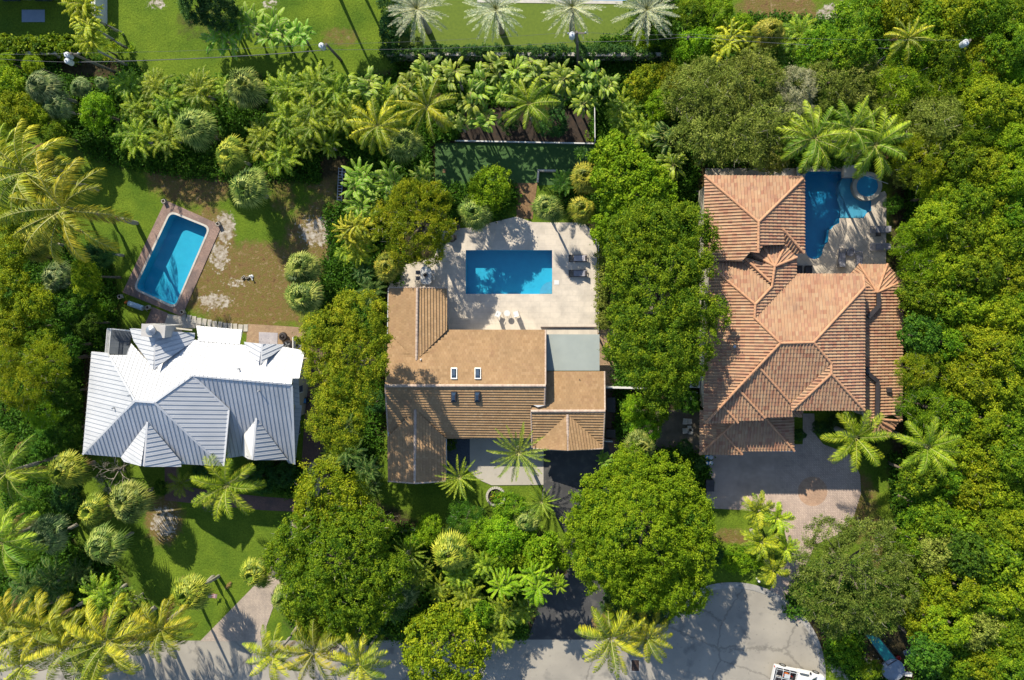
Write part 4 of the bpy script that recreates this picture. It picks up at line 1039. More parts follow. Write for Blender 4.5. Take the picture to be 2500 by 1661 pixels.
def manila(i):
    q = Q()
    for k in range(11):
        el = 1.15 - .09 * k
        for j in range(2): feather(q, rng.uniform(1.9, 2.3), el, 1.3, k * 2.39996 + rng.normal(0, .15), rng, 26, .50, .085, .4, .75, tint=.65 - .35 * j + rng.normal(0, .1), vee=.45 - .5 * j)
    return q.mesh('crown_short_frond', [LM['royal'], M['stem']])
variants('manila', 2, manila)
def banana(i):
    q = Q()
    for st in range(5):
        a = st * 1.3 + rng.uniform(0, .5); org = (1.1 * math.cos(a) * (st > 0), 1.1 * math.sin(a) * (st > 0), rng.uniform(-.8, .2))
        for k in range(8):
            blade(q, rng.uniform(1.9, 2.4), .30, 1.1 - .09 * k, 1.25, k * 2.39996 + a, rng, .5 + rng.normal(0, .15), org=org, torn=.45)
    return q.mesh('crown_banana', [LM['banana'], M['stem']])
variants('banana', 3, banana)
def bird(i):
    q = Q()
    for st in range(6):
        a = st * 1.05 + rng.uniform(0, .6); r = rng.uniform(.3, 1.5); org = (r * math.cos(a), r * math.sin(a), rng.uniform(-1, .3)); base = rng.uniform(0, 3)
        for k in range(9):
            blade(q, rng.uniform(1.9, 2.5), .29, rng.uniform(.3, 1.3), 1.3, base + (k % 2) * math.pi + rng.normal(0, .5), rng, .15 + .7 * rng.random(), org=org, torn=.35, petiole=.3)
    return q.mesh('crown_giant_bird', [LM['bird'], M['stem']])
variants('bird', 3, bird)
def yucca(i):
    q = Q()
    for st in range(8):
        org = np.array([*rng.uniform(-1.7, 1.7, 2), rng.uniform(-.6, .3)])
        n = 42; d = unit(rng.standard_normal((n, 3)) + np.array([0, 0, .5])); sd = unit(np.cross(d, rng.standard_normal((n, 3)))) * .045
        b = org + d * .75; m = org + d * .35; t = np.clip(.5 + rng.normal(0, .2, n), 0, 1)
        q.add(np.stack([np.broadcast_to(org, (n, 3)), m - sd, b, m + sd], 1), t)
    return q.mesh('crown_spiky_rosette', [LM['royal'], M['stem']])
variants('yucca', 1, yucca)
def barebush(i):
    g = MB()
    def br(p, d, L, r, k):
        e = p + d * L; g.tube([p, (p + e) / 2 + Vector(rng.normal(0, .05, 3)), e], [r, r * .85, r * .65], 5)
        if k: 
            for _ in range(3): br(e, (d + Vector(rng.normal(0, .55, 3)) + Vector((0, 0, .1))).normalized(), L * .72, r * .62, k - 1)
    for k in range(5): br(Vector((0, 0, -1)), Vector((math.cos(k * 1.26), math.sin(k * 1.26), .5)).normalized(), 1.1, .07, 4)
    return g
_bb = barebush(0).build('branches', M['twig']); MESH['bare'] = [_bb.data]; bpy.data.objects.remove(_bb)
# trunks, unit height
def trunk(name, r0, r1, m, bend=0.):
    g = MB(); n = 7; g.tube([(bend * math.sin(i / n * 2.2), 0, i / n) for i in range(n + 1)], [r0 + (r1 - r0) * (i / n) ** .6 for i in range(n + 1)], 9)
    o = g.build(name, m, None, True); me = o.data; bpy.data.objects.remove(o); return me
TRB = trunk('trunk', .24, .10, M['bark'], .15); TRP = trunk('trunk', .19, .13, M['barkpale'], .2); TRR = trunk('trunk', .30, .17, M['barkpale'])
KIND = {  # name, category, trunk, default height, R0 of the mesh, default leaf, z squash
    'round': ('broadleaf_tree', 'tree', TRB, 5.5, 3.0, 'mid', 1), 'big': ('broadleaf_tree', 'tree', TRB, 5, 3.0, 'mid', 1), 'airy': ('feathery_tree', 'tree', TRB, 6, 3.1, 'olive', 1),
    'shrub': ('shrub', 'shrub', TRB, 2.0, 3.0, 'mid', .8), 'sabal': ('fan_palm', 'palm tree', TRP, 5, 2.55, 'sabal', 1), 'coco': ('coconut_palm', 'palm tree', TRP, 6.5, 3.3, 'coco', 1),
    'royal': ('royal_palm', 'palm tree', TRR, 7.5, 3.2, 'royal', 1), 'area': ('feather_palm_clump', 'palm clump', TRP, 4.0, 2.9, 'area', 1), 'gust': ('golden_palm_clump', 'palm clump', TRP, 5.5, 3.0, 'areay', 1),
    'date': ('date_palm', 'palm tree', TRR, 5.5, 3.0, 'date', 1), 'spiky': ('narrow_frond_palm', 'palm tree', TRP, 6, 2.85, 'cocog', 1), 'manila': ('short_frond_palm', 'palm clump', TRP, 4, 1.95, 'royal', 1),
    'banana': ('banana_plant', 'banana plant', TRP, 3.0, 2.9, 'banana', 1), 'bird': ('bird_of_paradise', 'giant bird of paradise', TRP, 4.2, 3.1, 'bird', 1), 'yucca': ('spiky_shrub', 'shrub', TRB, 1.6, 2.3, 'royal', 1),
    'bare': ('bare_shrub', 'shrub', TRB, 1.8, 2.6, None, 1),
}
cnt = {}
prng = random.Random(5)
def plant(kind, px, py, r, label, leaf=None, h=None, group=None, v=None, rot=None, sz=1.0, name=None, cat=None):
    nm, ct, tr, hd, R0, lf, _ = KIND[kind]; h = h or hd
    c = P(px, py, h); s = r * scl(px, py, h) / R0
    root = empty(name or nm, (c.x, c.y, 0), label, cat or ct, group, rot if rot is not None else prng.uniform(0, 6.28))
    k = cnt.get(kind, 0); cnt[kind] = k + 1
    me = MESH[kind][(k if v is None else v) % len(MESH[kind])]
    o = link(bpy.data.objects.new('crown', me), root); o.location = (0, 0, h); o.scale = (s, s, s * sz)
    lf = leaf or lf
    if lf and LM[lf] != me.materials[0]:
        o.material_slots[0].link = 'OBJECT'; o.material_slots[0].material = LM[lf]
    t = link(bpy.data.objects.new('trunk', tr), root); t.scale = (min(1.4, s * 1.1), min(1.4, s * 1.1), h)
    return root
def bigtree(lobes, label, leaf, hgt, leafsz=(.28, .16), clump=.42, per=46, density=1.0, kind='broadleaf_tree', **k):
    """one tree whose crown is given lobe by lobe: (px, py, r px, height above the crown's base)"""
    cx = sum(l[0] for l in lobes) / len(lobes); cy = sum(l[1] for l in lobes) / len(lobes)
    c = P(cx, cy, hgt); L = []
    for x, y, r, dz in lobes:
        p = P(x, y, hgt + dz); L.append((p.x - c.x, p.y - c.y, hgt + dz, r * scl(x, y, hgt + dz) - .22, .72))
    root = empty(kind, (c.x, c.y, 0), label, 'tree')
    me = crown_mesh('crown', L, rng, leafsz, clump, per, density, mats=tw(leaf), **k)
    link(bpy.data.objects.new('crown', me), root)
    g = MB(); g.tube([(0, 0, 0), (.1, 0, hgt * .4), (0, .1, hgt * .8)], [.45, .32, .25], 10)
    for x, y, z, r, _ in L[:9]: g.tube([(0, .1, hgt * .55), (x * .5, y * .5, hgt * .8), (x * .9, y * .9, z)], [.2, .13, .05], 6)
    g.build('trunk', M['bark'], root)
    return root
def hedge(path, w, h, label, leaf='mid', z0=.1, leafsz=(.2, .12), name='hedge'):
    """clipped or loose hedge along pixel points"""
    pts = [P(x, y, h * .7) for x, y in path]; root = empty(name, (pts[0].x, pts[0].y, 0), label, 'hedge'); L = []
    for a, b in zip(pts, pts[1:]):
        n = max(1, int((b - a).length / (w * .55)))
        for i in range(n + 1):
            p = a.lerp(b, i / max(n, 1)); L.append((p.x - pts[0].x + prng.uniform(-.12, .12), p.y - pts[0].y + prng.uniform(-.12, .12), h * .5, w * .55 * prng.uniform(.85, 1.12), max(.7, h * .5 / (w * .55))))
    me = crown_mesh('foliage', L, rng, leafsz, .26, 34, mats=tw(leaf)); link(bpy.data.objects.new('foliage', me), root)
    return root
# ================================================================ PLANTING
# ---- woodland on the right: rows named by what stands beside them
TONE = {'mid': 'mid-green', 'yellow': 'yellow-green', 'lime': 'bright lime-green', 'olive': 'olive', 'deep': 'deep green', 'gold': 'golden green', 'dusk': 'dusky green', 'grey': 'grey-green'}
TEX = {'round': 'dense', 'big': 'large-leaved', 'airy': 'feathery'}
ORD = ['first', 'second', 'third', 'fourth', 'fifth', 'sixth', 'seventh', 'eighth']
ROWS = [
 ('along the top edge', [(2110, 45, 70, 'round', 'mid'), (2190, 30, 62, 'round', 'yellow'), (2262, 60, 62, 'big', 'mid'), (2330, 40, 68, 'round', 'yellow'), (2405, 28, 62, 'round', 'mid'), (2472, 45, 60, 'round', 'mid')]),
 ('beside the white transformer', [(2010, 125, 62, 'round', 'mid'), (2080, 120, 58, 'round', 'mid'), (2235, 118, 52, 'big', 'lime'), (2300, 135, 56, 'round', 'mid'), (2400, 150, 62, 'round', 'yellow'), (2462, 110, 60, 'round', 'mid'), (2495, 190, 50, 'round', 'lime')]),
 ('below the white transformer', [(2190, 220, 76, 'airy', 'yellow'), (2268, 222, 72, 'airy', 'mid'), (2340, 215, 66, 'airy', 'yellow'), (2405, 245, 58, 'round', 'yellow'), (2468, 262, 60, 'round', 'yellow')]),
 ('beside the pool coconuts', [(2205, 300, 62, 'airy', 'mid'), (2268, 310, 76, 'airy', 'olive'), (2342, 320, 66, 'airy', 'mid'), (2412, 330, 56, 'round', 'yellow'), (2477, 350, 56, 'round', 'lime')]),
 ('beside the pool pier', [(2245, 395, 66, 'airy', 'yellow'), (2325, 392, 60, 'round', 'mid'), (2395, 412, 60, 'round', 'yellow'), (2460, 430, 60, 'round', 'yellow')]),
 ('beside the spa', [(2290, 470, 56, 'round', 'yellow'), (2352, 490, 60, 'round', 'mid'), (2425, 500, 60, 'round', 'yellow'), (2490, 520, 52, 'round', 'mid')]),
 ('beside the patio loungers', [(2272, 540, 54, 'round', 'yellow'), (2337, 570, 62, 'round', 'mid'), (2405, 580, 62, 'round', 'yellow'), (2475, 600, 58, 'round', 'mid')]),
 ('beside the corner turret', [(2240, 595, 62, 'airy', 'lime'), (2256, 655, 60, 'airy', 'lime'), (2322, 650, 60, 'round', 'yellow'), (2390, 662, 62, 'round', 'mid'), (2460, 680, 62, 'round', 'yellow')]),
 ('beside the dark gutter', [(2252, 720, 58, 'round', 'mid'), (2312, 740, 62, 'big', 'mid'), (2377, 750, 62, 'round', 'yellow'), (2445, 762, 62, 'round', 'yellow'), (2505, 745, 50, 'round', 'mid')]),
 ('beside the east roof', [(2246, 822, 50, 'big', 'deep'), (2302, 840, 58, 'round', 'mid'), (2364, 842, 62, 'round', 'yellow'), (2430, 852, 62, 'round', 'yellow'), (2495, 862, 52, 'round', 'mid')]),
 ('above the roof vents', [(2240, 905, 52, 'airy', 'gold'), (2300, 920, 60, 'airy', 'mid'), (2370, 930, 62, 'round', 'yellow'), (2440, 942, 62, 'round', 'yellow'), (2502, 960, 50, 'round', 'mid')]),
 ('beside the roof vents', [(2250, 988, 62, 'airy', 'mid'), (2322, 1010, 62, 'round', 'mid'), (2390, 1020, 62, 'round', 'yellow'), (2460, 1040, 62, 'round', 'mid')]),
 ('beside the royal palms', [(2338, 1092, 66, 'round', 'yellow'), (2410, 1110, 66, 'round', 'yellow'), (2480, 1120, 58, 'round', 'mid')]),
 ('beside the shaded forecourt', [(2240, 1165, 50, 'big', 'mid'), (2298, 1170, 60, 'round', 'mid'), (2362, 1190, 62, 'round', 'yellow'), (2430, 1200, 66, 'round', 'yellow'), (2492, 1210, 52, 'round', 'mid')]),
 ('beside the sunlit forecourt', [(2245, 1240, 52, 'big', 'mid'), (2285, 1272, 56, 'round', 'mid'), (2345, 1275, 56, 'big', 'lime'), (2412, 1290, 62, 'round', 'mid'), (2482, 1290, 56, 'round', 'yellow')]),
 ('just above the olive oak', [(2235, 1325, 54, 'round', 'mid'), (2290, 1345, 64, 'round', 'olive'), (2362, 1350, 54, 'big', 'deep'), (2422, 1370, 62, 'big', 'mid'), (2485, 1370, 58, 'round', 'mid')]),
 ('beside the olive oak', [(2262, 1415, 62, 'round', 'mid'), (2330, 1430, 66, 'round', 'yellow'), (2400, 1450, 62, 'round', 'mid'), (2470, 1450, 62, 'round', 'yellow')]),
 ('beside the teal tank', [(2255, 1502, 60, 'round', 'yellow'), (2315, 1520, 62, 'round', 'yellow'), (2382, 1530, 62, 'round', 'olive'), (2450, 1540, 62, 'round', 'mid')]),
 ('along the bottom edge', [(2268, 1600, 50, 'big', 'deep'), (2335, 1605, 58, 'big', 'mid'), (2402, 1612, 58, 'round', 'yellow'), (2470, 1625, 62, 'round', 'mid')]),
]
for where, row in ROWS:
    for i, (x, y, r, k, lf) in enumerate(row):
        plant(k, x, y, r * 1.08, f"{TONE[lf]} {TEX[k]} tree, {ORD[i]} in the woodland row {where}", lf, h=5.2 + (x * 7 + y * 3) % 23 / 10, group='woodland trees on the right')
# ---- top right
for a in [
 ('round', 1700, 110, 56, 'bright tree at the right end of the upper garden wall', 'lime', 4.5), ('round', 1668, 150, 34, 'small bright tree just past the end of the garden wall', 'mid', 3.5),
 ('round', 1750, 28, 48, 'lime tree near the top edge left of the leaning grey pole', 'lime', 5), ('round', 1690, 30, 44, 'bright tree touching the top edge beside the fourth silver date palm', 'mid', 5), ('shrub', 1815, 60, 34, 'low bright shrub beside the dry clearing at the top', 'lime', 2.5),
 ('gust', 1772, 100, 58, 'golden feathery palm clump right of the leaning grey pole', 'areay', 4), ('sabal', 1882, 76, 46, 'spiky pale green fan palm near the top clearing', 'sabaly', 5), ('area', 1945, 84, 64, 'bright feather palm clump between fan palm and top clearing', 'area', 4.5),
 ('area', 1835, 118, 46, 'feather palm clump below the pale fan palm near the top clearing', 'area', 4), ('area', 1900, 135, 40, 'shaded feather palm clump just above the olive feathery trees', 'deep', 3), ('coco', 2215, 95, 58, 'wispy yellow coconut palm under the wires at upper right', 'coco', 6), 
 ('airy', 1700, 228, 82, 'olive feathery tree, leftmost of the large group above the tiled roof', 'olive', 6), ('airy', 1762, 235, 86, 'olive feathery tree, middle of the upper row above the tiled roof', 'olive', 6.5), ('airy', 1838, 200, 82, 'olive feathery tree at the top of the group above the tiled roof', 'olive', 6.3),
 ('airy', 1730, 325, 88, 'drooping olive tree directly above the left corner of the tiled roof', 'olive', 6), ('airy', 1812, 330, 92, 'drooping olive tree above the middle of the tiled hip roof', 'olive', 6.2), ('airy', 1876, 290, 84, 'olive feathery tree between grey tree and the tiled roof', 'olive', 6), ('airy', 1885, 370, 60, 'olive feathery tree overhanging the tiled roof beside the coconut palms', 'olive', 5.5),
 ('airy', 1945, 215, 58, 'silvery grey twiggy tree above the pool coconut palms', 'grey', 6.8), ('airy', 1940, 270, 46, 'lower part-bare grey tree above the pool coconut palms', 'grey', 6.6), ('airy', 2020, 200, 70, 'grey-olive feathery tree right of the silvery grey tree', 'olive', 6), ('airy', 2085, 205, 74, 'pale olive feathery tree above the right pool coconut palm', 'olive', 6), ('airy', 2140, 250, 55, 'olive feathery tree between pale olive tree and woodland', 'olive', 5.5),
 ('airy', 2040, 260, 50, 'dim olive tree behind the pool coconut palms', 'deep', 4.5), ('shrub', 2210, 430, 36, 'yellow-green shrub by the path right of the round spa', 'olive', 2), ('shrub', 2240, 440, 26, 'dusky shrub beside the path right of the spa', 'dusk', 1.5), ('shrub', 2185, 500, 26, 'dark low shrub on the lawn right of the paved patio', 'deep', 1),
 ('coco', 1987, 340, 88, 'coconut palm overhanging the pool pier, leftmost of three', 'cocog', 6.5), ('coco', 2078, 315, 76, 'coconut palm furthest from the pool, middle of three', 'cocog', 7), ('coco', 2135, 355, 88, 'coconut palm above the round spa, rightmost of three', 'cocog', 6.2),
 # ---- shrubs left of the olive group, birds of paradise
 ('round', 1580, 200, 52, 'orange-tinted shrubby tree below the garden wall end', 'gold', 3.5), ('round', 1640, 190, 44, 'yellowish tree between orange-tinted tree and olive trees', 'gold', 3.5), ('round', 1612, 255, 44, 'bright lime tree wedged left of the olive trees', 'lime', 4), 
 ('area', 1528, 268, 52, 'windblown feather palm clump right of the thin white fence', 'area', 3.6), ('area', 1575, 318, 56, 'dark arching palm clump above the lime-green tree', 'area', 3.8), ('bird', 1628, 335, 46, 'dark broad-leaved clump under the olive trees', 'dusk', 3.2), ('bird', 1642, 400, 50, 'dark broad-leaved clump left of the tiled roof corner', 'bird', 3), ('area', 1525, 320, 34, 'small feather palm above the lime-green tree', 'area', 3),
 ('coco', 1292, 255, 72, 'solitary coconut palm over the dark mulch bed', 'cocog', 5.5), ('coco', 1044, 262, 76, 'windblown coconut palm left of the mulch bed', 'coco', 6.5), ('coco', 925, 308, 70, 'yellowing coconut palm left of the grey-green fan palm', 'coco', 5.8), ('sabal', 983, 352, 56, 'pale fan palm between two coconut palms above the banana patch', 'sabal', 6.2),
 ('bird', 990, 205, 48, 'giant bird of paradise at the left end of the long row', 'bird', 4.4), ('bird', 1045, 172, 46, 'giant bird of paradise touching the wall, second in the row', 'bird', 4.4), ('bird', 1108, 178, 52, 'giant bird of paradise, third in the row below the garden wall', 'bird', 4.6), ('bird', 1165, 205, 52, 'giant bird of paradise, fourth in the row below the garden wall', 'bird', 4.4), ('bird', 1212, 165, 44, 'giant bird of paradise close to the wall, fifth in the row', 'bird', 4.4),
 ('bird', 1150, 250, 42, 'giant bird of paradise just in front of the fourth one', 'bird', 4), ('bird', 1120, 295, 42, 'silvery drooping bird of paradise above the dark back lawn', 'bird', 3.6), ('bird', 1180, 290, 42, 'pale drooping bird of paradise at the mulch bed edge', 'bird', 3.6), ('bird', 1262, 175, 48, 'tallest bright bird of paradise left of the utility pole', 'bird', 5), ('bird', 1312, 170, 52, 'giant bird of paradise directly left of the utility pole foot', 'bird', 5), ('bird', 1240, 225, 40, 'giant bird of paradise left of the solitary coconut palm', 'bird', 4),
 ('bird', 1375, 190, 52, 'giant bird of paradise directly right of the utility pole', 'bird', 4.8), ('bird', 1438, 192, 50, 'giant bird of paradise, second right of the utility pole', 'bird', 4.6), ('bird', 1480, 205, 40, 'giant bird of paradise at the right end of the row', 'bird', 4.4), ('bird', 1425, 250, 46, 'giant bird of paradise above the thin white fence', 'bird', 4.2), ('bird', 1362, 245, 40, 'shaded bird of paradise right of the solitary coconut palm', 'dusk', 3.4),
 ('yucca', 1438, 335, 18, 'small spiky rosette plant in the corner of the mulch bed', 'royal', .8), ('shrub', 1350, 300, 40, 'dark undergrowth shrub in the mulch bed', 'dusk', 1.2), ('shrub', 1240, 300, 30, 'dark shrub left of the palm trunk in the mulch bed', 'dusk', 1.2),
 # ---- upper middle clumps
 ('area', 690, 225, 62, 'feather palm clump right of the upper pale fan palm', 'area', 4), ('area', 760, 205, 62, 'feather palm clump reaching the wire, left of the mid pole', 'area', 4.4), ('area', 825, 222, 58, 'feather palm clump right below the middle utility pole', 'area', 4.4), ('bird', 895, 210, 50, 'broad-leaved clump left of the giant bird of paradise row', 'bird', 4), ('area', 935, 235, 44, 'dark feather clump left of the giant bird of paradise row', 'area', 3.6),
 ('area', 700, 295, 60, 'feather palm clump below the wire, left of the large one', 'area', 4), ('area', 775, 285, 66, 'large feather palm clump in the middle of the upper thicket', 'area', 4.6), ('area', 840, 290, 60, 'blue-shaded feather palm clump left of the yellowing coconut palm', 'area', 4.2), ('area', 635, 335, 58, 'feather palm clump right of the round yellow-tipped fan palm', 'area', 3.8), ('area', 690, 385, 56, 'lowest feather palm clump above the shaded lawn', 'area', 3.6), 
 ('area', 745, 345, 46, 'small feather palm clump at the thicket edge above the ladder', 'area', 3.4), ('bird', 800, 352, 42, 'bright drooping broad-leaved clump above the metal ladder', 'lime', 2.4),
 ('area', 318, 210, 52, 'dark feather palm clump at the upper left thicket top', 'area', 3.8), ('area', 375, 215, 52, 'feather palm clump below the dark wire shadow', 'area', 3.8), ('area', 330, 270, 46, 'feather palm clump right of the round bright shrub', 'area', 3.6), ('area', 400, 260, 56, 'feather palm clump left of the middle fan palm', 'area', 3.8), ('area', 478, 215, 62, 'tall feather palm clump left of the upper pale fan palm', 'area', 4.4), ('area', 545, 225, 40, 'small feather palm clump tucked beside the upper pale fan palm', 'area', 3.6),
 ('area', 330, 335, 58, 'feather palm clump at the lower left of the upper thicket', 'area', 3.8), ('area', 400, 330, 52, 'feather palm clump overhanging the shaded lawn edge', 'area', 3.8),
 ('sabal', 604, 214, 60, 'large pale fan palm with silvery leaves below the wires', 'sabal', 5.5), ('sabal', 475, 312, 60, 'round fan palm with dark heart in the upper left thicket', 'sabal', 5.2), ('sabal', 563, 382, 50, 'fan palm with golden-tipped leaves above the yard', 'sabaly', 5), ('sabal', 606, 464, 58, 'lowest of the three fan palms right of the skewed pool', 'sabal', 4.8),
 ('sabal', 105, 215, 52, 'silvery blue fan palm below the hedge at top left', 'sabalb', 5.5), ('sabal', 142, 258, 44, 'drooping fan palm behind the silvery blue one at top left', 'sabalb', 4.8), ('sabal', 195, 215, 30, 'small fan palm by the dark lane at top left', 'sabalb', 2.8), ('sabal', 246, 203, 20, 'tiniest fan palm, beside the dark lane', 'sabalb', 2), ('round', 238, 272, 44, 'round bright green shrub-like tree in the upper left thicket', 'lime', 3.2),
 ('round', 25, 215, 52, 'yellow-green tree at the left edge below the cream wall', 'yellow', 4.5), ('round', 80, 160, 26, 'small bright tree poking up beside the cream wall', 'yellow', 4), ('round', 18, 150, 22, 'small bright tree at the left end of the cream wall', 'yellow', 4), ('round', 40, 275, 50, 'yellow-green tree left of the drooping fan palm', 'yellow', 4.2), ('round', 88, 285, 40, 'yellow-green bushy tree below the silvery blue fan palm', 'yellow', 3.6), ('round', 130, 325, 38, 'yellow-green bushy tree above the great coconut palm', 'mid', 3.2), ('round', 15, 330, 34, 'yellow-green tree at the left edge above the great coconut palm', 'mid', 3.2),
 # ---- top left yards
 ('gust', 188, 15, 56, 'golden palm clump touching the top edge beside the white wall', 'areay', 5.5), ('gust', 210, 62, 52, 'golden palm clump in the middle of the column by the white wall', 'areay', 5.2), ('gust', 215, 108, 48, 'golden palm clump beside the first utility pole', 'areay', 4.8), ('yucca', 262, 92, 34, 'spiky rosette shrub right of the golden palm clumps', 'royal', 1.6), ('yucca', 300, 110, 32, 'spiky rosette shrub furthest right on the shaded lawn', 'royal', 1.5), ('yucca', 265, 125, 26, 'spiky rosette shrub nearest the wires', 'royal', 1.4),
 ('round', 478, 12, 44, 'dark green tree touching the top edge above the bananas', 'dusk', 4.5), ('round', 530, 32, 50, 'dark green tree behind the leftmost banana plant', 'dusk', 4), ('banana', 545, 88, 60, 'banana plant with long narrow leaves, leftmost on the upper lawn', 'banana', 3), ('banana', 605, 62, 56, 'banana plant second from the left on the upper lawn', 'banana', 3), ('banana', 672, 74, 56, 'banana plant third from the left on the upper lawn', 'banana', 3), ('banana', 728, 82, 44, 'banana plant furthest right on the upper lawn', 'banana', 2.8),
 ('shrub', 965, 60, 46, 'dark shrub below the leftmost silver date palm', 'dusk', 2.2), ('date', 1018, 22, 80, 'silver date palm, leftmost of four by the upper lawn', 'date', 6), ('date', 1210, 22, 80, 'silver date palm, second of four by the upper lawn', 'date', 6), ('date', 1396, 18, 80, 'silver date palm above the utility pole, third of four', 'date', 6), ('date', 1578, 24, 84, 'silver date palm, rightmost of four by the upper lawn', 'date', 6),
 ('round', 1612, 60, 46, 'green tree behind the rightmost silver date palm', 'deep', 3), ('shrub', 1575, 100, 34, 'bright shrub at the right end of the upper lawn', 'lime', 1.8), ('shrub', 1640, 110, 34, 'bright shrub between date palm and leaning pole', 'mid', 2),
 # ---- left edge
 ('coco', 62, 420, 122, 'great windswept coconut palm left of the skewed pool, upper of two', 'coco', 6.5), ('coco', 158, 512, 128, 'great windswept coconut palm left of the skewed pool, lower of two', 'coco', 7), ('coco', 12, 380, 74, 'coconut palm cut by the left edge above the great pair', 'cocog', 5.5),
 ('shrub', 22, 535, 40, 'yellow-green shrub at the left edge below the great coconut palms', 'gold', 2.5), ('sabal', 88, 592, 50, 'yellowish fan palm below the great coconut palms', 'sabaly', 4.6), ('sabal', 245, 618, 46, 'dusky fan palm beside the shaded lawn left of the pool', 'dusk', 4), ('sabal', 138, 684, 48, 'blue-green fan palm among the yellow-green trees on the left', 'sabalb', 5), ('round', 30, 620, 46, 'yellow-green tree at the left edge beside the yellowish fan palm', 'yellow', 4.6),
 ('round', 28, 705, 52, 'yellow-green tree at the left edge level with the pool foot', 'yellow', 4.8), ('round', 212, 672, 44, 'bright yellow-green tree pointing towards the skewed pool', 'yellow', 4.4), ('round', 80, 740, 50, 'yellow-green bushy tree below the blue-green fan palm', 'yellow', 4.6), ('round', 30, 800, 50, 'yellow-green tree at the left edge level with the balcony', 'yellow', 4.6), ('round', 175, 745, 46, 'dark tree left of the pool roller', 'deep', 3.4), ('round', 215, 790, 36, 'dark tree left of the grey balcony', 'deep', 3), ('round', 100, 830, 46, 'green tree left of the balcony, one step inland', 'mid', 4), ('round', 165, 845, 44, 'dark green tree left of the white roof corner', 'deep', 3.2), ('shrub', 240, 760, 26, 'pale leafy shrub reaching towards the pool roller', 'mid', 2.6),
 ('airy', 115, 880, 58, 'drooping bright willowy tree left of the white roof', 'yellow', 5), ('airy', 60, 945, 62, 'drooping bright willowy tree at the left edge beside the white roof', 'yellow', 5.2), ('airy', 105, 1000, 48, 'lower drooping willowy tree left of the white roof', 'lime', 4.6), ('airy', 25, 880, 46, 'willowy tree cut by the left edge', 'yellow', 5), ('round', 155, 960, 40, 'dark tree beside the west eave of the white roof', 'deep', 3), ('round', 170, 1050, 42, 'dark leafy tree by the lower west corner of the white roof', 'deep', 2.8), ('round', 110, 1080, 40, 'dark leafy tree above the round fan palm by the roof corner', 'deep', 2.6),
 ('coco', 22, 1150, 88, 'coconut palm cut by the left edge beside the white roof foot', 'cocog', 6.5), ('sabal', 163, 1150, 56, 'round fan palm by the lower left corner of the white roof', 'sabaly', 4.6), ('sabal', 228, 1246, 48, 'fan palm second below the white roof, half hidden by its neighbour', 'sabaly', 4.4), ('sabal', 310, 1222, 58, 'large fan palm at the left of the front lawn', 'sabal', 5), ('sabal', 256, 1335, 60, 'pale green fan palm lowest of the front lawn trio', 'sabal', 5), ('sabal', 122, 1310, 58, 'blue-green fan palm beside the left edge coconut palm', 'sabalb', 4.6), ('coco', 8, 1322, 88, 'coconut palm cut by the left edge beside the blue-green fan palm', 'cocog', 6.5),
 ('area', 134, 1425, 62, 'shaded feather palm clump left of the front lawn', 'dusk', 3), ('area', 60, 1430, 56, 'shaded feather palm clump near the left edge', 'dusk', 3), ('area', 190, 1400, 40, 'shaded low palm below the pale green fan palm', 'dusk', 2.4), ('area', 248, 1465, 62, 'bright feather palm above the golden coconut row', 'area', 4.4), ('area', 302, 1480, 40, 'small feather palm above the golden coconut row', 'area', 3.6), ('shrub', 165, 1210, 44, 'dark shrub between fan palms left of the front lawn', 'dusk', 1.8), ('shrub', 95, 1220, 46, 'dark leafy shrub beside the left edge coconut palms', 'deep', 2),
 ('sabal', 463, 1450, 56, 'round fan palm with leaning trunk beside the small flag', 'sabaly', 5.2), ('sabal', 620, 1400, 46, 'yellow fan palm beside the brick driveway', 'sabaly', 4.6),
 ('coco', 30, 1525, 80, 'golden coconut palm in the bottom left corner, upper', 'coco', 6.5), ('coco', 105, 1530, 78, 'golden coconut palm second from the left in the bottom row', 'coco', 6.6), ('coco', 62, 1620, 78, 'golden coconut palm touching the bottom edge near the corner', 'coco', 6.2), ('coco', 168, 1575, 88, 'golden coconut palm third from the left in the bottom row', 'coco', 6.8), ('coco', 265, 1565, 100, 'largest golden coconut palm of the bottom left row', 'coco', 7), ('coco', 230, 1640, 70, 'golden coconut palm on the bottom edge below the largest', 'coco', 6), ('coco', 395, 1532, 72, 'golden coconut palm at the right end of the bottom left row', 'coco', 6),
 ('royal', 556, 1184, 84, 'feathery royal palm in front of the white roof', 'royal', 6.5), ('royal', 444, 1178, 36, 'small young palm by the brick path in front of the white house', 'royal', 2.4), ('bare', 279, 1152, 50, 'leafless frangipani with yellowing twigs by the white roof edge', None, 1.8), ('bare', 520, 1230, 26, 'leafless frangipani on the lawn beside the royal palm', None, 1.4), 
 ('shrub', 640, 1165, 44, 'dark shrub under the eave right of the royal palm', 'dusk', 1.2), ('shrub', 695, 1160, 36, 'dark shrub by the brick walk right of the white house', 'dusk', 1.2), ('shrub', 500, 1155, 30, 'dark fern-like shrub under the white eave left of the royal palm', 'dusk', 1), ('shrub', 395, 1190, 20, 'potted shrub beside the brick path in the shade of the white house', 'deep', 1),
 # ---- between the houses
 ('sabal', 738, 652, 52, 'dark-hearted fan palm on the sandy yard, upper of two', 'sabal', 4.2), ('sabal', 744, 725, 60, 'dark-hearted fan palm on the sandy yard, lower of two', 'sabal', 4.4), ('sabal', 948, 657, 46, 'yellow-tipped fan palm above the tan roof corner', 'sabaly', 4.6),
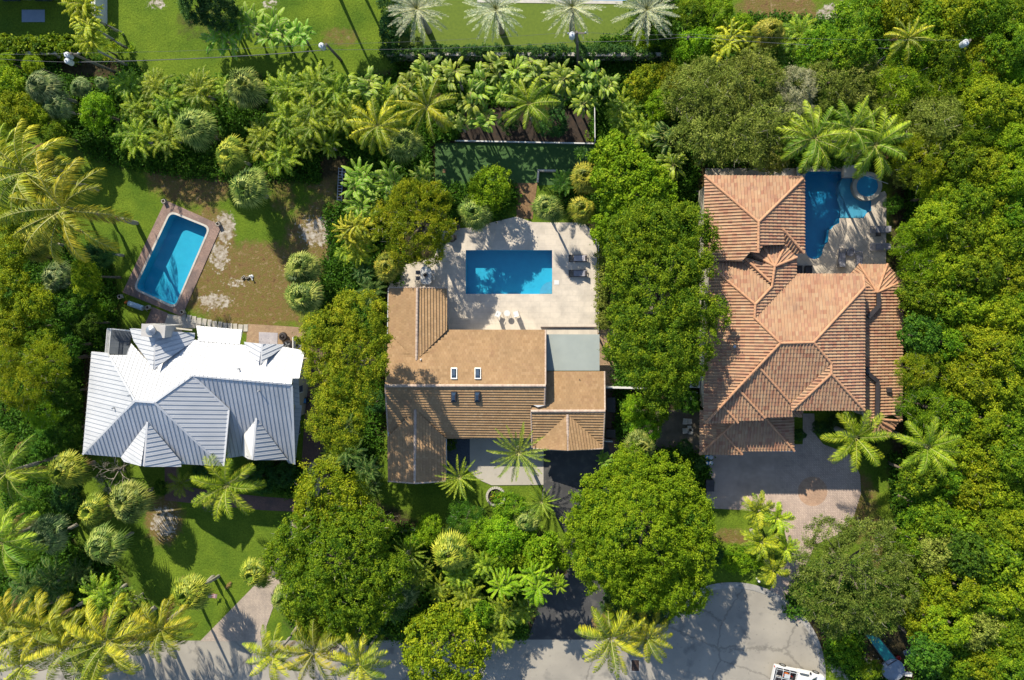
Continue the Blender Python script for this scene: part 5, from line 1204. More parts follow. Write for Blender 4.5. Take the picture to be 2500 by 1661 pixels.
 ('banana', 876, 442, 56, 'banana plant in the patch below the pale fan palm, left', 'banana', 3), ('banana', 945, 440, 50, 'banana plant in the patch below the pale fan palm, right', 'banana', 3), ('banana', 884, 508, 50, 'banana plant above the golden palms by the green kayak', 'banana', 3), ('banana', 900, 470, 36, 'banana plant squeezed between the others in the patch', 'banana', 2.6), ('banana', 1030, 425, 34, 'small banana plant at the left end of the dark back lawn', 'banana', 2.2),
 ('gust', 866, 560, 52, 'yellowish palm clump below the banana patch', 'areay', 3.4), ('area', 885, 612, 46, 'palm clump with golden tips above the green kayak', 'areay', 3), ('area', 905, 712, 42, 'dusky palm clump beside the tan roof eave', 'dusk', 2.4), ('area', 890, 660, 34, 'dusky palm clump between kayak and yellow-tipped fan palm', 'dusk', 2.4), ('area', 845, 620, 30, 'small palm over the kayak bow', 'area', 2.6),
 ('round', 1195, 462, 62, 'lumpy frangipani tree above the terrace', 'lime', 3.4), ('sabal', 1158, 522, 50, 'fan palm with dark fingers beside the frangipani above the terrace', 'sabal', 3.8), ('sabal', 1334, 508, 46, 'pale fan palm leaning over the terrace behind the pool', 'sabal', 4.6), ('sabal', 1428, 434, 48, 'yellow-green fan palm behind the terrace, upper', 'sabaly', 4.8), ('sabal', 1421, 511, 44, 'golden-green fan palm behind the terrace, lower', 'sabaly', 4.4), ('banana', 1375, 445, 36, 'dark banana plant beside the planting bed behind the terrace', 'banana', 2), ('banana', 1418, 375, 20, 'small banana plant on the dark back lawn', 'banana', 1.6),
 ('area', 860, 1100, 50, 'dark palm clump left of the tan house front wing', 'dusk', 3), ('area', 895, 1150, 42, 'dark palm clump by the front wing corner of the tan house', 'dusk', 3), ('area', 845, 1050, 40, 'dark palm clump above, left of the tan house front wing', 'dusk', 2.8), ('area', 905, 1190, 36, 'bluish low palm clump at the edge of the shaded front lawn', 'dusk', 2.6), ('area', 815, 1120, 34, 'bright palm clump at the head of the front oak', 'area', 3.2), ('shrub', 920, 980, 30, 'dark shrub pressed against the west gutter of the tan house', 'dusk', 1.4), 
 ('spiky', 1266, 1105, 78, 'spiky narrow-frond palm in front of the tan house', 'cocog', 5.2), ('spiky', 1122, 1165, 58, 'pinnate young palm beside the front wing of the tan house', 'royal', 3.4), ('shrub', 1098, 1085, 18, 'spiky green plant in the blue gravel courtyard', 'deep', .8),
 ('sabal', 1567, 1088, 48, 'pale fan palm above the great lime-green tree', 'sabal', 4.4), ('banana', 1477, 1120, 24, 'small banana plant at the garage corner', 'banana', 2), ('round', 1558, 1000, 40, 'bright shrubby tree below the white side fence, left', 'lime', 3), ('round', 1600, 1010, 38, 'bright shrubby tree below the white side fence, right', 'mid', 3), ('round', 1575, 1052, 42, 'bright shrubby tree just above the pale fan palm', 'lime', 3), ('round', 1610, 965, 34, 'shaded shrubby tree below the great dark green tree', 'deep', 2.8), ('round', 1682, 982, 30, 'dark round shrub beside the two condenser units', 'deep', 1.8), ('shrub', 1672, 1090, 20, 'dark shrub in the side yard left of the garage', 'dusk', 1), ('shrub', 1708, 1130, 18, 'reddish dusky shrub beside the recycling bins', 'dusk', .9),
 ('manila', 1850, 1246, 46, 'short-frond palm by the driveway, uppermost', 'royal', 4), ('manila', 1898, 1265, 42, 'short-frond palm by the driveway, upper right', 'royal', 4), ('manila', 1857, 1322, 48, 'short-frond palm by the driveway, in the middle', 'royal', 4), ('manila', 1917, 1338, 36, 'short-frond palm by the driveway, middle right', 'royal', 3.6), ('manila', 1888, 1392, 42, 'short-frond palm by the driveway, lowest', 'royal', 3.4),
 ('royal', 2088, 1068, 84, 'royal palm at the garden front of the tiled house, left of two', 'royal', 6.5), ('royal', 2262, 1090, 78, 'royal palm by the woodland edge with white trunk, right of two', 'royal', 7.5),
 # ---- bottom middle thicket
 ('coco', 668, 1597, 68, 'golden coconut palm at the foot of the brick driveway', 'coco', 5.8), ('coco', 768, 1588, 82, 'golden coconut palm on the street, middle of three', 'coco', 6.4), ('coco', 878, 1615, 74, 'windblown coconut palm on the street, right of three', 'coco', 6.2), ('coco', 1491, 1556, 88, 'large coconut palm over the street by the asphalt drive', 'coco', 6.2), ('coco', 1578, 1552, 66, 'smaller coconut palm over the street beside the large one', 'coco', 5.2),
 ('sabal', 697, 1460, 48, 'fan palm at the right edge of the brick driveway', 'sabal', 4), ('sabal', 986, 1452, 46, 'greyish shaded fan palm right of the great oak', 'sabalb', 3.4), ('sabal', 1098, 1352, 58, 'yellow fan palm in the middle of the front thicket', 'sabaly', 5.2), ('spiky', 1000, 1350, 50, 'banded feather palm right of the great oak', 'area', 4.6), ('area', 955, 1490, 40, 'dark bluish palm clump below the greyish fan palm', 'dusk', 3), ('area', 1030, 1400, 40, 'feather palm clump between oak and yellow fan palm', 'area', 4), ('area', 1130, 1400, 50, 'feather palm clump under the yellow fan palm', 'area', 4.2), ('area', 1182, 1385, 50, 'feather palm clump right of the yellow fan palm', 'area', 4.4), ('area', 1138, 1452, 50, 'drooping feather palm clump below the yellow fan palm', 'area', 4), ('area', 1080, 1440, 36, 'small dim feather clump left of the drooping one', 'area', 3.2),
 ('airy', 1136, 1268, 50, 'fine-needled dark tree below the shaded front lawn', 'deep', 3.4), ('round', 1050, 1298, 38, 'bright shrubby tree at the lower edge of the shaded front lawn', 'lime', 3.4), ('round', 1015, 1320, 26, 'small bright shrub at the thicket edge right of the oak', 'mid', 2.8), ('round', 1180, 1300, 46, 'bright leafy tree in the upper front thicket', 'lime', 4), ('round', 1232, 1310, 56, 'bright leafy tree right of centre in the front thicket', 'lime', 4.6), ('round', 1255, 1240, 46, 'green leafy tree by the top of the asphalt drive', 'mid', 4), ('round', 1215, 1365, 46, 'dense green tree in the shaded core of the front thicket', 'mid', 3.8), ('sabal', 1285, 1272, 44, 'grey-green fan palm near the asphalt drive', 'sabal', 4.6), ('spiky', 1322, 1225, 46, 'feather palm reaching over the asphalt drive', 'area', 4.6), ('big', 1318, 1345, 52, 'large-leaved tree beside the asphalt drive', 'lime', 4.2), ('big', 1374, 1368, 24, 'small large-leaved shrub on the asphalt drive edge', 'lime', 3.2), ('big', 1265, 1350, 44, 'large-leaved tree left of the asphalt drive one', 'mid', 4),
 ('gust', 1232, 1420, 52, 'ruffled fishtail palm in the lower front thicket, left', 'lime', 4.4), ('gust', 1305, 1430, 56, 'ruffled fishtail palm beside the asphalt drive, right', 'lime', 4.6), ('gust', 1360, 1425, 30, 'small ruffled palm overhanging the asphalt drive', 'lime', 4), ('area', 1225, 1500, 52, 'feather palm clump at the bottom of the front thicket', 'area', 3.8), ('area', 1285, 1495, 42, 'shaded feather clump by the foot of the asphalt drive', 'area', 3.2), ('round', 1165, 1500, 46, 'dense tree above the large-leaved street tree', 'mid', 3.8), ('area', 1222, 1555, 44, 'bright feather palm at the street edge of the front thicket', 'royal', 3), ('round', 845, 1525, 34, 'dusky shrub between the great oak and the street palms', 'deep', 2.2), ('yucca', 845, 1545, 24, 'spiky rosette plant above the middle street palm', 'royal', 1.4),
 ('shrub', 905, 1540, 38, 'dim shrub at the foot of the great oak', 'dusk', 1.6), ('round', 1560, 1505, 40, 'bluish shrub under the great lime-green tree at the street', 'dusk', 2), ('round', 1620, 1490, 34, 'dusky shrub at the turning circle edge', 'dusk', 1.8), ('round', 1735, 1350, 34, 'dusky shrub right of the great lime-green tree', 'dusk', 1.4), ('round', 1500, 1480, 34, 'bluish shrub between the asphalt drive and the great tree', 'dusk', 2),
 ('shrub', 2110, 1090, 30, 'dark low shrub bed at the foot of the left royal palm', 'dusk', .8), ('shrub', 2000, 1045, 22, 'dark shrub right of the paved entry path', 'dusk', .8), ('shrub', 1952, 1060, 18, 'dark shrub left of the paved entry path', 'dusk', .8), ('shrub', 2045, 1035, 30, 'dark bed shrub under the front gable of the tiled house', 'dusk', .8),
 ('round', 2125, 1640, 30, 'bright shrub on the bottom edge left of the round grey disc', 'mid', 1.6),
]:
    k, x, y, r, l, lf, h = a
    h *= {'bird': 1.35, 'coco': 1.25, 'gust': 1.4}.get(k, 1.0)
    if x < 260 and 230 < y < 1000 and k in ('round', 'coco', 'airy'): h *= 1.35
    plant(k, x, y, r, l, lf, h=h)
for x, y, r, h, l in ((765, -95, 60, 7.5, 'tree just beyond the top edge whose shadow falls on the sunny lawn'), (800, -160, 60, 8, 'second tree beyond the top edge above the sunny lawn'), (430, -120, 60, 9, 'tall tree beyond the top edge above the shaded left lawn')):
    plant('round', x, y, r, l, 'mid', h=h)
# ---- large single trees
bigtree([(1600, 560, 72, .8), (1545, 590, 62, -.2), (1670, 555, 62, 0), (1712, 585, 42, -.8), (1548, 670, 68, .2), (1640, 650, 70, 1), (1690, 650, 50, .2), (1590, 740, 72, .8), (1545, 770, 56, -.2), (1670, 740, 66, .6), (1730, 765, 46, -.4), (1620, 830, 74, .8), (1545, 845, 58, -.3), (1690, 830, 56, 0), (1510, 855, 36, -1), (1650, 900, 60, .2), (1595, 910, 56, .1), (1620, 960, 46, -1), (1690, 900, 36, -.5), (1520, 880, 24, -1.2)],
        'great dark green tree filling the gap between the tan and the tiled roofs', 'mid', 10.5, (.18, .11), .36, 76)
bigtree([(1552, 1290, 100, 1.4), (1475, 1225, 72, 0), (1545, 1180, 72, .2), (1630, 1190, 74, .1), (1680, 1265, 66, 0), (1685, 1350, 68, -.2), (1640, 1420, 70, -.3), (1555, 1410, 74, 0), (1480, 1370, 74, .1), (1445, 1295, 66, -.1), (1600, 1330, 90, 1.0), (1500, 1300, 84, 1), (1570, 1230, 80, 1), (1685, 1450, 44, -1), (1640, 1460, 44, -1), (1540, 1120, 38, -.6)],
        'great round lime-green tree between asphalt drive and turning circle', 'lime', 8, (.20, .10), .30, 62, spiky=.3)
bigtree([(1515, 385, 52, 0), (1478, 390, 38, -.5), (1545, 425, 56, .3), (1500, 445, 50, .2), (1590, 455, 52, 0), (1550, 490, 52, .1), (1620, 480, 36, -.4), (1490, 350, 30, -.5), (1510, 520, 40, -.6), (1480, 560, 36, -1.5), (1500, 600, 30, -2)],
        'bright lime-green tree above the great dark green tree', 'lime', 6, (.22, .15), .30, 52)
bigtree([(1000, 500, 54, .2), (1050, 500, 52, 0), (965, 545, 52, -.2), (1020, 560, 58, .3), (1068, 560, 44, -.2), (990, 600, 46, -.3), (1045, 605, 42, -.3), (1010, 470, 34, -.1)],
        'dense olive-yellow tree over the left end of the terrace', 'gold', 5.8, (.24, .06), .36, 80, twig=.5, spiky=.6)
bigtree([(890, 770, 56, .2), (830, 800, 56, 0), (770, 810, 44, -.4), (910, 820, 40, 0), (860, 860, 58, .4), (900, 890, 46, .2), (780, 850, 40, -.4), (840, 930, 50, .2), (875, 950, 44, 0), (815, 985, 46, .1), (780, 905, 38, -.5), (845, 1030, 50, .1), (800, 1030, 48, 0), (785, 940, 30, -.4), (830, 1070, 40, -.2), (850, 740, 36, -.3)],
        'long dark yellow-green tree between the white and the tan roofs', 'gold', 11.2, (.17, .09), .32, 74)
bigtree([(830, 1370, 74, 1.2), (770, 1300, 54, .4), (905, 1290, 58, .4), (700, 1370, 46, -.6), (760, 1440, 66, .3), (850, 1450, 70, .6), (920, 1400, 60, .4), (960, 1400, 44, 0), (720, 1310, 44, -.3), (900, 1480, 56, 0), (820, 1500, 56, -.2), (760, 1500, 44, -.5), (680, 1350, 30, -.8), (850, 1330, 70, .9), (940, 1455, 40, -.4), (725, 1480, 34, -.6)],
        'great mid-green oak between the brick driveway and the front thicket', 'mid', 7, (.19, .11), .34, 64, twig=.2)
bigtree([(800, 1195, 58, .2), (760, 1215, 44, -.2), (855, 1210, 50, .1), (780, 1160, 38, -.3), (830, 1240, 50, .2), (890, 1240, 32, -.4), (755, 1260, 36, -.4)],
        'lighter leafy tree above the great oak by the brick driveway', 'yellow', 6, (.22, .13), .36, 56, twig=.15)
bigtree([(1085, 1570, 70, .5), (1040, 1550, 46, 0), (1130, 1555, 50, .1), (1060, 1620, 60, .2), (1120, 1620, 56, .2), (1160, 1580, 36, -.3), (1020, 1590, 36, -.3), (1085, 1520, 46, -.1), (1040, 1530, 30, -.3)],
        'large-leaved yellow-green tree leaning over the street at the bottom', 'yellow', 5.5, (.26, .18), .36, 44, twig=.1)
bigtree([(2060, 1400, 78, .8), (1995, 1370, 56, 0), (2015, 1310, 50, -.2), (2110, 1330, 62, .2), (2135, 1400, 62, .3), (2035, 1470, 64, .1), (1985, 1440, 50, -.3), (2110, 1470, 66, .3), (2180, 1440, 56, 0), (2190, 1370, 40, -.3), (2080, 1290, 34, -.4), (2140, 1510, 46, -.3), (2040, 1520, 36, -.6), (2150, 1290, 30, -.5)],
        'large olive oak between the brick forecourt and the teal tank', 'olived', 6.4, (.24, .06), .42, 84, twig=.5, spiky=.7, density=1.05)
# ---- hedges and ground planting
hedge([(-10, 112), (165, 116)], 1.9, 1.9, 'loose leafy hedge along the cream wall at top left', 'mid', leafsz=(.34, .22))
hedge([(950, 128), (1645, 130)], 1.1, 2.2, 'long dark clipped hedge along the upper lawn', 'dusk')
hedge([(948, -10), (952, 120)], 1.6, 2.2, 'dark hedge closing the left side of the upper lawn', 'dusk')
hedge([(1555, 60), (1560, 118)], 1.3, 1.8, 'short dark hedge closing the right side of the upper lawn', 'deep')
hedge([(1468, 620), (1468, 795)], .9, 1.2, 'narrow olive hedge along the right side of the terrace', 'olive', leafsz=(.14, .09))
hedge([(2045, 1530), (2062, 1580), (2090, 1625)], 1.7, 1.4, 'slanting green hedge left of the teal tank', 'mid')
hedge([(1760, 1362), (1790, 1372), (1835, 1372)], 1.6, .8, 'low bright ground-cover hedge beside the short-frond palms', 'lime', leafsz=(.14, .1))
hedge([(1790, 1345), (1850, 1350)], 1.2, .7, 'low bright ground-cover strip above the low hedge', 'mid', leafsz=(.14, .1))
hedge([(1553, 905), (1556, 930)], 1.2, 1.8, 'dark green shrub hedge above the white side fence', 'deep')
# ---- undergrowth: nobody could count it
def undergrowth():
    r = np.random.default_rng(9); C = []
    for cx, cy, rx, ry, w in LIT:
        n = int(rx * ry * .030 * 3); a = r.uniform(0, 6.28, n); q = np.sqrt(r.random(n)) * 1.1
        for x, y in zip(cx + rx * q * np.cos(a), cy + ry * q * np.sin(a)):
            if x > 2560 or x < -60 or y < -60 or y > 1720: continue
            if any(a0 < x < a1 and b0 < y < b1 for a0, b0, a1, b1 in NOGROW): continue
            C.append((x, y))
    pts = np.array([tuple(P(x, y, 0)) for x, y in C]); n = len(pts); per = 16
    pos = pts[:, None] + r.normal(0, 1, (n, per, 3)) * np.array([.28, .28, 0]) + np.array([0, 0, 1]) * r.uniform(.05, .7, (n, per, 1)) * r.uniform(.3, 1.3, (n, 1, 1))
    nr = unit(r.standard_normal((n, per, 3)) + np.array([0, 0, 1.])); d = np.cross(nr, r.standard_normal((n, per, 3)))
    V, Fq = leaves(pos.reshape(-1, 3), d.reshape(-1, 3), nr.reshape(-1, 3), .3, .16, r)
    t = np.repeat(np.clip(r.normal(.45, .2, n * per), 0, 1), 4)
    o = link(bpy.data.objects.new('undergrowth', npmesh('undergrowth', V, Fq, t, [LM['deep']]))); o["kind"] = "stuff"; return o
NOGROW = [(200, 860, 745, 1140), (935, 690, 1480, 1190), (1700, 405, 2210, 1110), (160, 150, 300, 190), (290, 470, 760, 780), (1050, 340, 1460, 450), (980, 530, 1460, 830), (488, 1395, 700, 1570), (-10, 1560, 980, 1700), (1290, 1060, 1400, 1640), (1140, 1555, 2010, 1700), (1730, 1085, 2105, 1300), (300, 1210, 690, 1560),
          (1600, 1500, 2015, 1700), (780, 380, 860, 500), (735, 840, 800, 1190), (340, -70, 960, 190), (-10, 128, 180, 150), (950, 135, 1660, 152), (1470, 560, 1500, 1110), (1540, 940, 1720, 1100), (1120, 255, 1450, 345), (870, 1180, 1330, 1280), (1390, 1400, 1480, 1560), (2100, 1530, 2230, 1661)]
undergrowth()
# ================================================================ THINGS
def part(root, name, g, m, smooth=False, parent=None):
    return g.build(name, m, parent or root, smooth)
M['wood'] = mat('weathered_pole', (.22, .19, .16), (.15, .13, .11), 2, .95, bmp=.3)
M['ceramic'] = mat('pale_grey_enamel', (.62, .65, .68), (.5, .53, .56), 3, .4, bmp=.02)
M['cush'] = mat('grey_cushion', (.30, .30, .34), (.24, .24, .28), 3, .9)
M['cushl'] = mat('pale_towel', (.55, .50, .52), (.45, .42, .45), 3, .9)
M['brown'] = mat('dark_brown_weave', (.06, .05, .05), (.04, .035, .035), 6, .8)
M['red'] = mat('red_plastic', (.55, .04, .03), (.45, .03, .03), 3, .4, bmp=0)
M['orange'] = mat('orange_cooler', (.85, .22, .03), (.75, .18, .03), 3, .4, bmp=0)
M['blue'] = mat('blue_plastic', (.08, .28, .55), (.07, .24, .5), 3, .35, bmp=0)
M['lime'] = mat('lime_plastic', (.42, .68, .12), (.36, .60, .10), 2, .35, bmp=.03)
M['teal'] = mat('teal_sheet', (.02, .30, .28), (.015, .22, .22), 1.2, .25, bmp=.2)
M['disc'] = mat('blue_grey_disc', (.28, .33, .40), (.22, .26, .32), 2, .6)
M['carpaint'] = mat('white_car_paint', (.80, .81, .83), (.78, .79, .81), 2, .15, bmp=0)
M['rubber'] = mat('tyre_rubber', (.02, .02, .014), None, 2, .9)
M['yellow'] = mat('yellow_flowers', (.65, .42, .03), (.4, .25, .014), 6, .8)
def pole(px, py, tx, ty, h, label, transf=1, arm=0.):
    b = P(px, py, 0); t = P(tx, ty, h); o = empty('utility_pole', b, label, 'utility pole')
    v = t - b; g = MB(); g.tube([(0, 0, 0), v], [.17, .12], 10); part(o, 'pole', g, M['wood'])
    for k in range(transf):
        g = MB(); c = v * .93 + Vector((-.45, -.15 - .6 * k, -.3)); g.lathe(c, [(0, 0), (.27, 0), (.29, .1), (.29, .75), (.22, .85), (.06, .88), (.06, 1.05), (0, 1.06)], 14); part(o, 'transformer', g, M['ceramic'], True)
    if arm:
        g = MB(); g.box(v * .96, (arm, .12, .12)); part(o, 'crossarm', g, M['wood'])
        for s in (-.45, 0, .45): g = MB(); g.lathe(v * .96 + Vector((s * arm, 0, .05)), [(.05, 0), (.09, .1), (.05, .2), (0, .22)], 8); part(o, 'insulator', g, M['ceramic'])
    return t
t1 = pole(280, 176, 172, 130, 9.0, 'grey utility pole leaning outward with pale transformers, beside the golden palms', 2, 1.6)
t2 = pole(832, 147, 796, 108, 8.0, 'utility pole with one white transformer on the sunny lawn', 1)
t3 = pole(1412, 163, 1408, 78, 9.0, 'dark utility pole with white transformer above the middle of the garden wall', 1, 1.8)
t4 = pole(1667, 130, 1681, 90, 6.5, 'leaning bare grey utility pole right of the garden wall end', 0)
t5 = pole(2330, 165, 2368, 98, 9.0, 'utility pole with white transformer deep in the upper right woodland', 1)
M['cable'] = mat('cable', (.12, .125, .13), None, 1, .95, bmp=0)
def wire(a, b, sag, label, r=.018):
    g = MB(); n = 16; g.tube([a.lerp(b, i / n) - Vector((0, 0, sag * 4 * (i / n) * (1 - i / n))) for i in range(n + 1)], r, 5)
    tag(g.build('power_line', M['cable']), label, 'power line')
off = Vector((0, -.5, -1.2)); L0 = P(-80, 138, 8.2)
wire(L0, t1 + off, .4, 'power line running off the left edge, lower of two'); wire(P(-80, 130, 9), t1, .4, 'power line running off the left edge, upper of two', .013)
wire(t1 + off, t2 + off * .6, .6, 'thicker power line across the upper left lawn', .04); wire(t1, t2, .5, 'thin power line across the upper left lawn', .011)
wire(t2 + off * .6, t3 + off, .6, 'thicker power line between second and third poles', .016); wire(t2, t3, .5, 'thin power line between second and third poles', .011)
wire(t3 + off, t4, .4, 'power line from the third pole to the leaning bare pole', .02); wire(t3, P(1690, 84, 8), .4, 'thin power line above the leaning bare pole', .011); wire(t4, t5 + off, .6, 'power line running through the olive treetops', .02); wire(P(1690, 84, 8), t5, .5, 'thin power line over the upper right woodland', .011)
# pool furniture on the terrace
def lounger(px, py, rz, label, frame, cush, L=2.0, W=.68, back=.5):
    c = P(px, py, .3); o = empty('sun_lounger', (c.x, c.y, .06), label, 'sun lounger', None, rz)
    g = MB()
    for y in (-W / 2, W / 2): g.box((0, y, .26), (L, .06, .07))
    for x in (-L / 2 + .04, L / 2 - .04): g.box((x, 0, .26), (.05, W, .07))
    for k in range(9): g.box((-L / 2 + .1 + k * .13, 0, .29), (.07, W - .04, .02))
    part(o, 'frame', g, frame)
    for x in (-L / 2 + .12, L / 2 - .12):
        for y in (-W / 2 + .04, W / 2 - .04): g = MB(); g.box((x, y, .13), (.06, .06, .26)); part(o, 'leg', g, frame)
    g = MB(); g.box((.05, 0, .36), (L * .5, W - .08, .09)); part(o, 'seat_pad', g, cush)
    g = MB(); g.box((L / 2 - .36, 0, .50), (L * .36, W - .08, .08), ry=-back); part(o, 'backrest', g, cush)
    g = MB(); g.box((L / 2 - .16, 0, .66), (.22, W - .2, .09), ry=-back); part(o, 'head_pillow', g, frame)
lounger(1411, 631, 0, 'dark lounger with pale towel on the terrace, upper of two', M['brown'], M['cushl'])
lounger(1411, 668, 0, 'dark lounger with bluish towel on the terrace, lower of two', M['brown'], M['cush'])
def chair(px, py, rz, label, m, seat=.45, w=.5, z=.06, h=.9):
    c = P(px, py, .5); o = empty('chair', (c.x, c.y, z), label, 'chair', None, rz)
    g = MB(); g.box((0, 0, seat), (w, w, .05)); part(o, 'seat', g, m)
    g = MB(); g.box((0, w / 2 + .03, seat + (h - seat) / 2 + .06), (w, .05, h - seat), rx=-.22); part(o, 'backrest', g, m)
    for sx in (-1, 1):
        g = MB(); g.box((sx * w / 2, .02, seat + .2), (.04, w * .8, .03)); part(o, 'armrest', g, m)
        for sy in (-1, 1): g = MB(); g.tube([(sx * (w / 2 - .03), sy * (w / 2 - .03), seat), (sx * (w / 2 + .02), sy * (w / 2 + .02), 0)], .022, 6); part(o, 'leg', g, m)
def rtable(px, py, r, h, label, m, z=.06):
    c = P(px, py, h); o = empty('table', (c.x, c.y, z), label, 'table')
    g = MB(); g.lathe((0, 0, h - .04), [(0, 0), (r, 0), (r, .04), (0, .04)], 26); part(o, 'table_top', g, m)
    for k in range(3): a = k * 2.09; g = MB(); g.tube([(r * .4 * math.cos(a), r * .4 * math.sin(a), h - .04), (r * .8 * math.cos(a), r * .8 * math.sin(a), 0)], .018, 6); part(o, 'leg', g, m)
chair(1217, 766, R(155), 'white outdoor chair left of the small round table on the terrace', M['whitepaint'], .6, h=1.15)
chair(1260, 766, R(195), 'white outdoor chair right of the small round table on the terrace', M['whitepaint'], .6, h=1.15)
rtable(1238, 765, .33, .72, 'small round white table between two white chairs', M['whitepaint'])
c = P(1040, 673, .75); o = empty('dining_table', (c.x, c.y, .06), 'white dining table with cut corners beside the tan roof', 'table')
g = MB(); g.prism([(-.35, -.95, .7), (.35, -.95, .7), (.58, -.7, .7), (.58, .7, .7), (.35, .95, .7), (-.35, .95, .7), (-.58, .7, .7), (-.58, -.7, .7)], .05); part(o, 'table_top', g, M['whitepaint'])
for x in (-.4, .4):
    for y in (-.7, .7): g = MB(); g.box((x, y, .35), (.07, .07, .7)); part(o, 'leg', g, M['whitepaint'])
c2 = P(1039, 673, .9); pl = empty('potted_plant', (c2.x, c2.y, .81), 'dark spiky plant in a pot on the white dining table', 'potted plant')
g = MB(); g.lathe((0, 0, 0), [(.1, 0), (.14, .18), (0, .18)], 12); part(pl, 'pot', g, M['dark'])
q = Q(); n = 40; d = unit(rng.standard_normal((n, 3)) + np.array([0, 0, .6])); sd = unit(np.cross(d, rng.standard_normal((n, 3)))) * .035; z0 = np.array([0, 0, .15])
q.add(np.stack([np.broadcast_to(z0, (n, 3)), z0 + d * .2 - sd, z0 + d * .42, z0 + d * .2 + sd], 1), .3); ob = link(bpy.data.objects.new('leaves', q.mesh('leaves', [M['dark'], M['dark']])), pl)
for px, py, rz, l in ((1038, 650, 0, 'white chair at the upper end of the dining table'), (1024, 666, R(90), 'grey chair left of the dining table, upper'), (1024, 680, R(90), 'grey chair left of the dining table, lower'), (1056, 665, R(-90), 'pale chair right of the dining table, upper'), (1056, 679, R(-90), 'pale chair right of the dining table, lower')):
    chair(px, py, rz, l, M['cush'] if px == 1024 else M['whitepaint'], w=.42)
g = MB(); c = P(1359, 690, .07); g.box(c, (.52, .48, .03)); tag(g.build('skimmer_lid', M['whitepaint']), 'small square white lid set in the terrace beside the pool', 'lid')
for px, py, l in ((1112, 555, 'black planter at the terrace edge below the dark-fingered palm'), (1104, 583, 'black covered grill beside the olive-yellow tree')):
    c = P(px, py, .5); o = empty('covered_grill', (c.x, c.y, .06), l, 'planter' if py == 555 else 'grill')
    g = MB(); g.lathe((0, 0, 0), [(.28, 0), (.42, .5), (.46, .8), (.3, .98), (0, 1.02)], 9); part(o, 'cover', g, M['black'], True); g = MB(); g.box((.35, .1, .7), (.35, .5, .05)); part(o, 'side_shelf', g, M['black'])
    if py == 555: o.name = 'planter'; 
# ring bed
c = P(1211, 1212, 0); o = empty('flower_bed', c, 'round stone-ringed flower bed on the front lawn of the tan house', 'flower bed')
g = MB()
for k in range(26):
    a = 2 * math.pi * k / 26; g.box((.98 * math.cos(a), .98 * math.sin(a), .12), (.24, .21, .22 + .03 * math.sin(k * 5)), rz=a)
part(o, 'stone_ring', g, M['stone'])
g = MB(); g.lathe((0, 0, 0), [(.9, .03), (.0, .1)], 20); part(o, 'soil', g, M['soil'])
def leafball(n, rad, cz, size, tint=.5, flat=.5):
    C = unit(rng.standard_normal((n, 3))) * rad * rng.uniform(.3, 1, (n, 1)) * np.array([1, 1, flat]) + np.array([0, 0, cz])
    V, Fq = leaves(C, rng.standard_normal((n, 3)), unit(rng.standard_normal((n, 3)) + [0, 0, 1]), size, size * .6, rng); return V, Fq, np.full(len(V), tint)
V, Fq, t = leafball(260, .75, .25, .2); link(bpy.data.objects.new('foliage', npmesh('foliage', V, Fq, t, [LM['lime']])), o)
V, Fq, t = leafball(70, .6, .35, .16); link(bpy.data.objects.new('flowers', npmesh('flowers', V, Fq, t, [M['yellow']])), o)
# edging stones, each a stone of its own
def stones(pts, label, group, size=(.45, .45), m=None, name='stepping_stone', cat='paving stone', h=.06):
    me = None
    for i, (x, y, a) in enumerate(pts):
        c = P(x, y, .0)
        if me is None:
            g = MB(); s = size; g.prism([(-s[0] / 2, -s[1] / 2, -.02), (s[0] / 2, -s[1] / 2 * .93, -.02), (s[0] / 2 * .95, s[1] / 2, -.02), (-s[0] / 2, s[1] / 2 * .96, -.02)], h + .02)
            o = g.build(name, m or M['stone']); me = o.data
        else: o = link(bpy.data.objects.new(name, me))
        o.location = (c.x, c.y, .0); o.rotation_euler = (0, 0, R(a) + (i * 37 % 7 - 3) * .03); k = 1 + (i * 53 % 5 - 2) * .04; o.scale = (k, 1 / k, 1)
        tag(o, label, cat, group)
st = [(449 + i * 12.6, 774 + 27 * (1 - (1 - i / 12) ** 1.6), -8 + i * .4) for i in range(13)]
stones(st, 'square pale stone in the curved row leading from pool deck to brick patio', 'stepping stones between pool deck and patio', (.50, .78))
stones([(975 + i * 7.5, 1300 - 8 * math.sin(i / 9 * 3.1), -10 + i * 2) for i in range(10)], 'small pale edging stone along the lower edge of the shaded front lawn', 'edging stones of the front lawn', (.3, .2), h=.18, name='edging_stone')
for i, (x, y) in enumerate(((1655, 455), (1700, 470))):
    pass
stones([(1656, 457, 10), (1698, 470, 5)], 'square stone on the dark soil left of the tiled roof', 'stones left of the tiled roof', (.5, .45))
stones([(1672, 1029, 0), (1683, 1029, 0), (1683, 1046, 0), (1672, 1052, 0), (1686, 1053, 0)], 'pale block stacked in the side yard between the two plots', 'blocks in the side yard', (.46, .6), h=.25, name='paving_block', cat='block')
stones([(1085, 418, 0), (1040, 400, 10), (1038, 412, 0), (1042, 430, 5)], 'round pale stepping stone on the brown path left of the back lawn', 'stones on the brown path', (.35, .35), M['pebble'])
stones([(268, 1416, 0), (316, 1461, 10)], 'small grey meter lid in the front lawn near the fan palms', 'meter lids in the lawn', (.3, .42), M['disc'], 'meter_lid', 'lid')
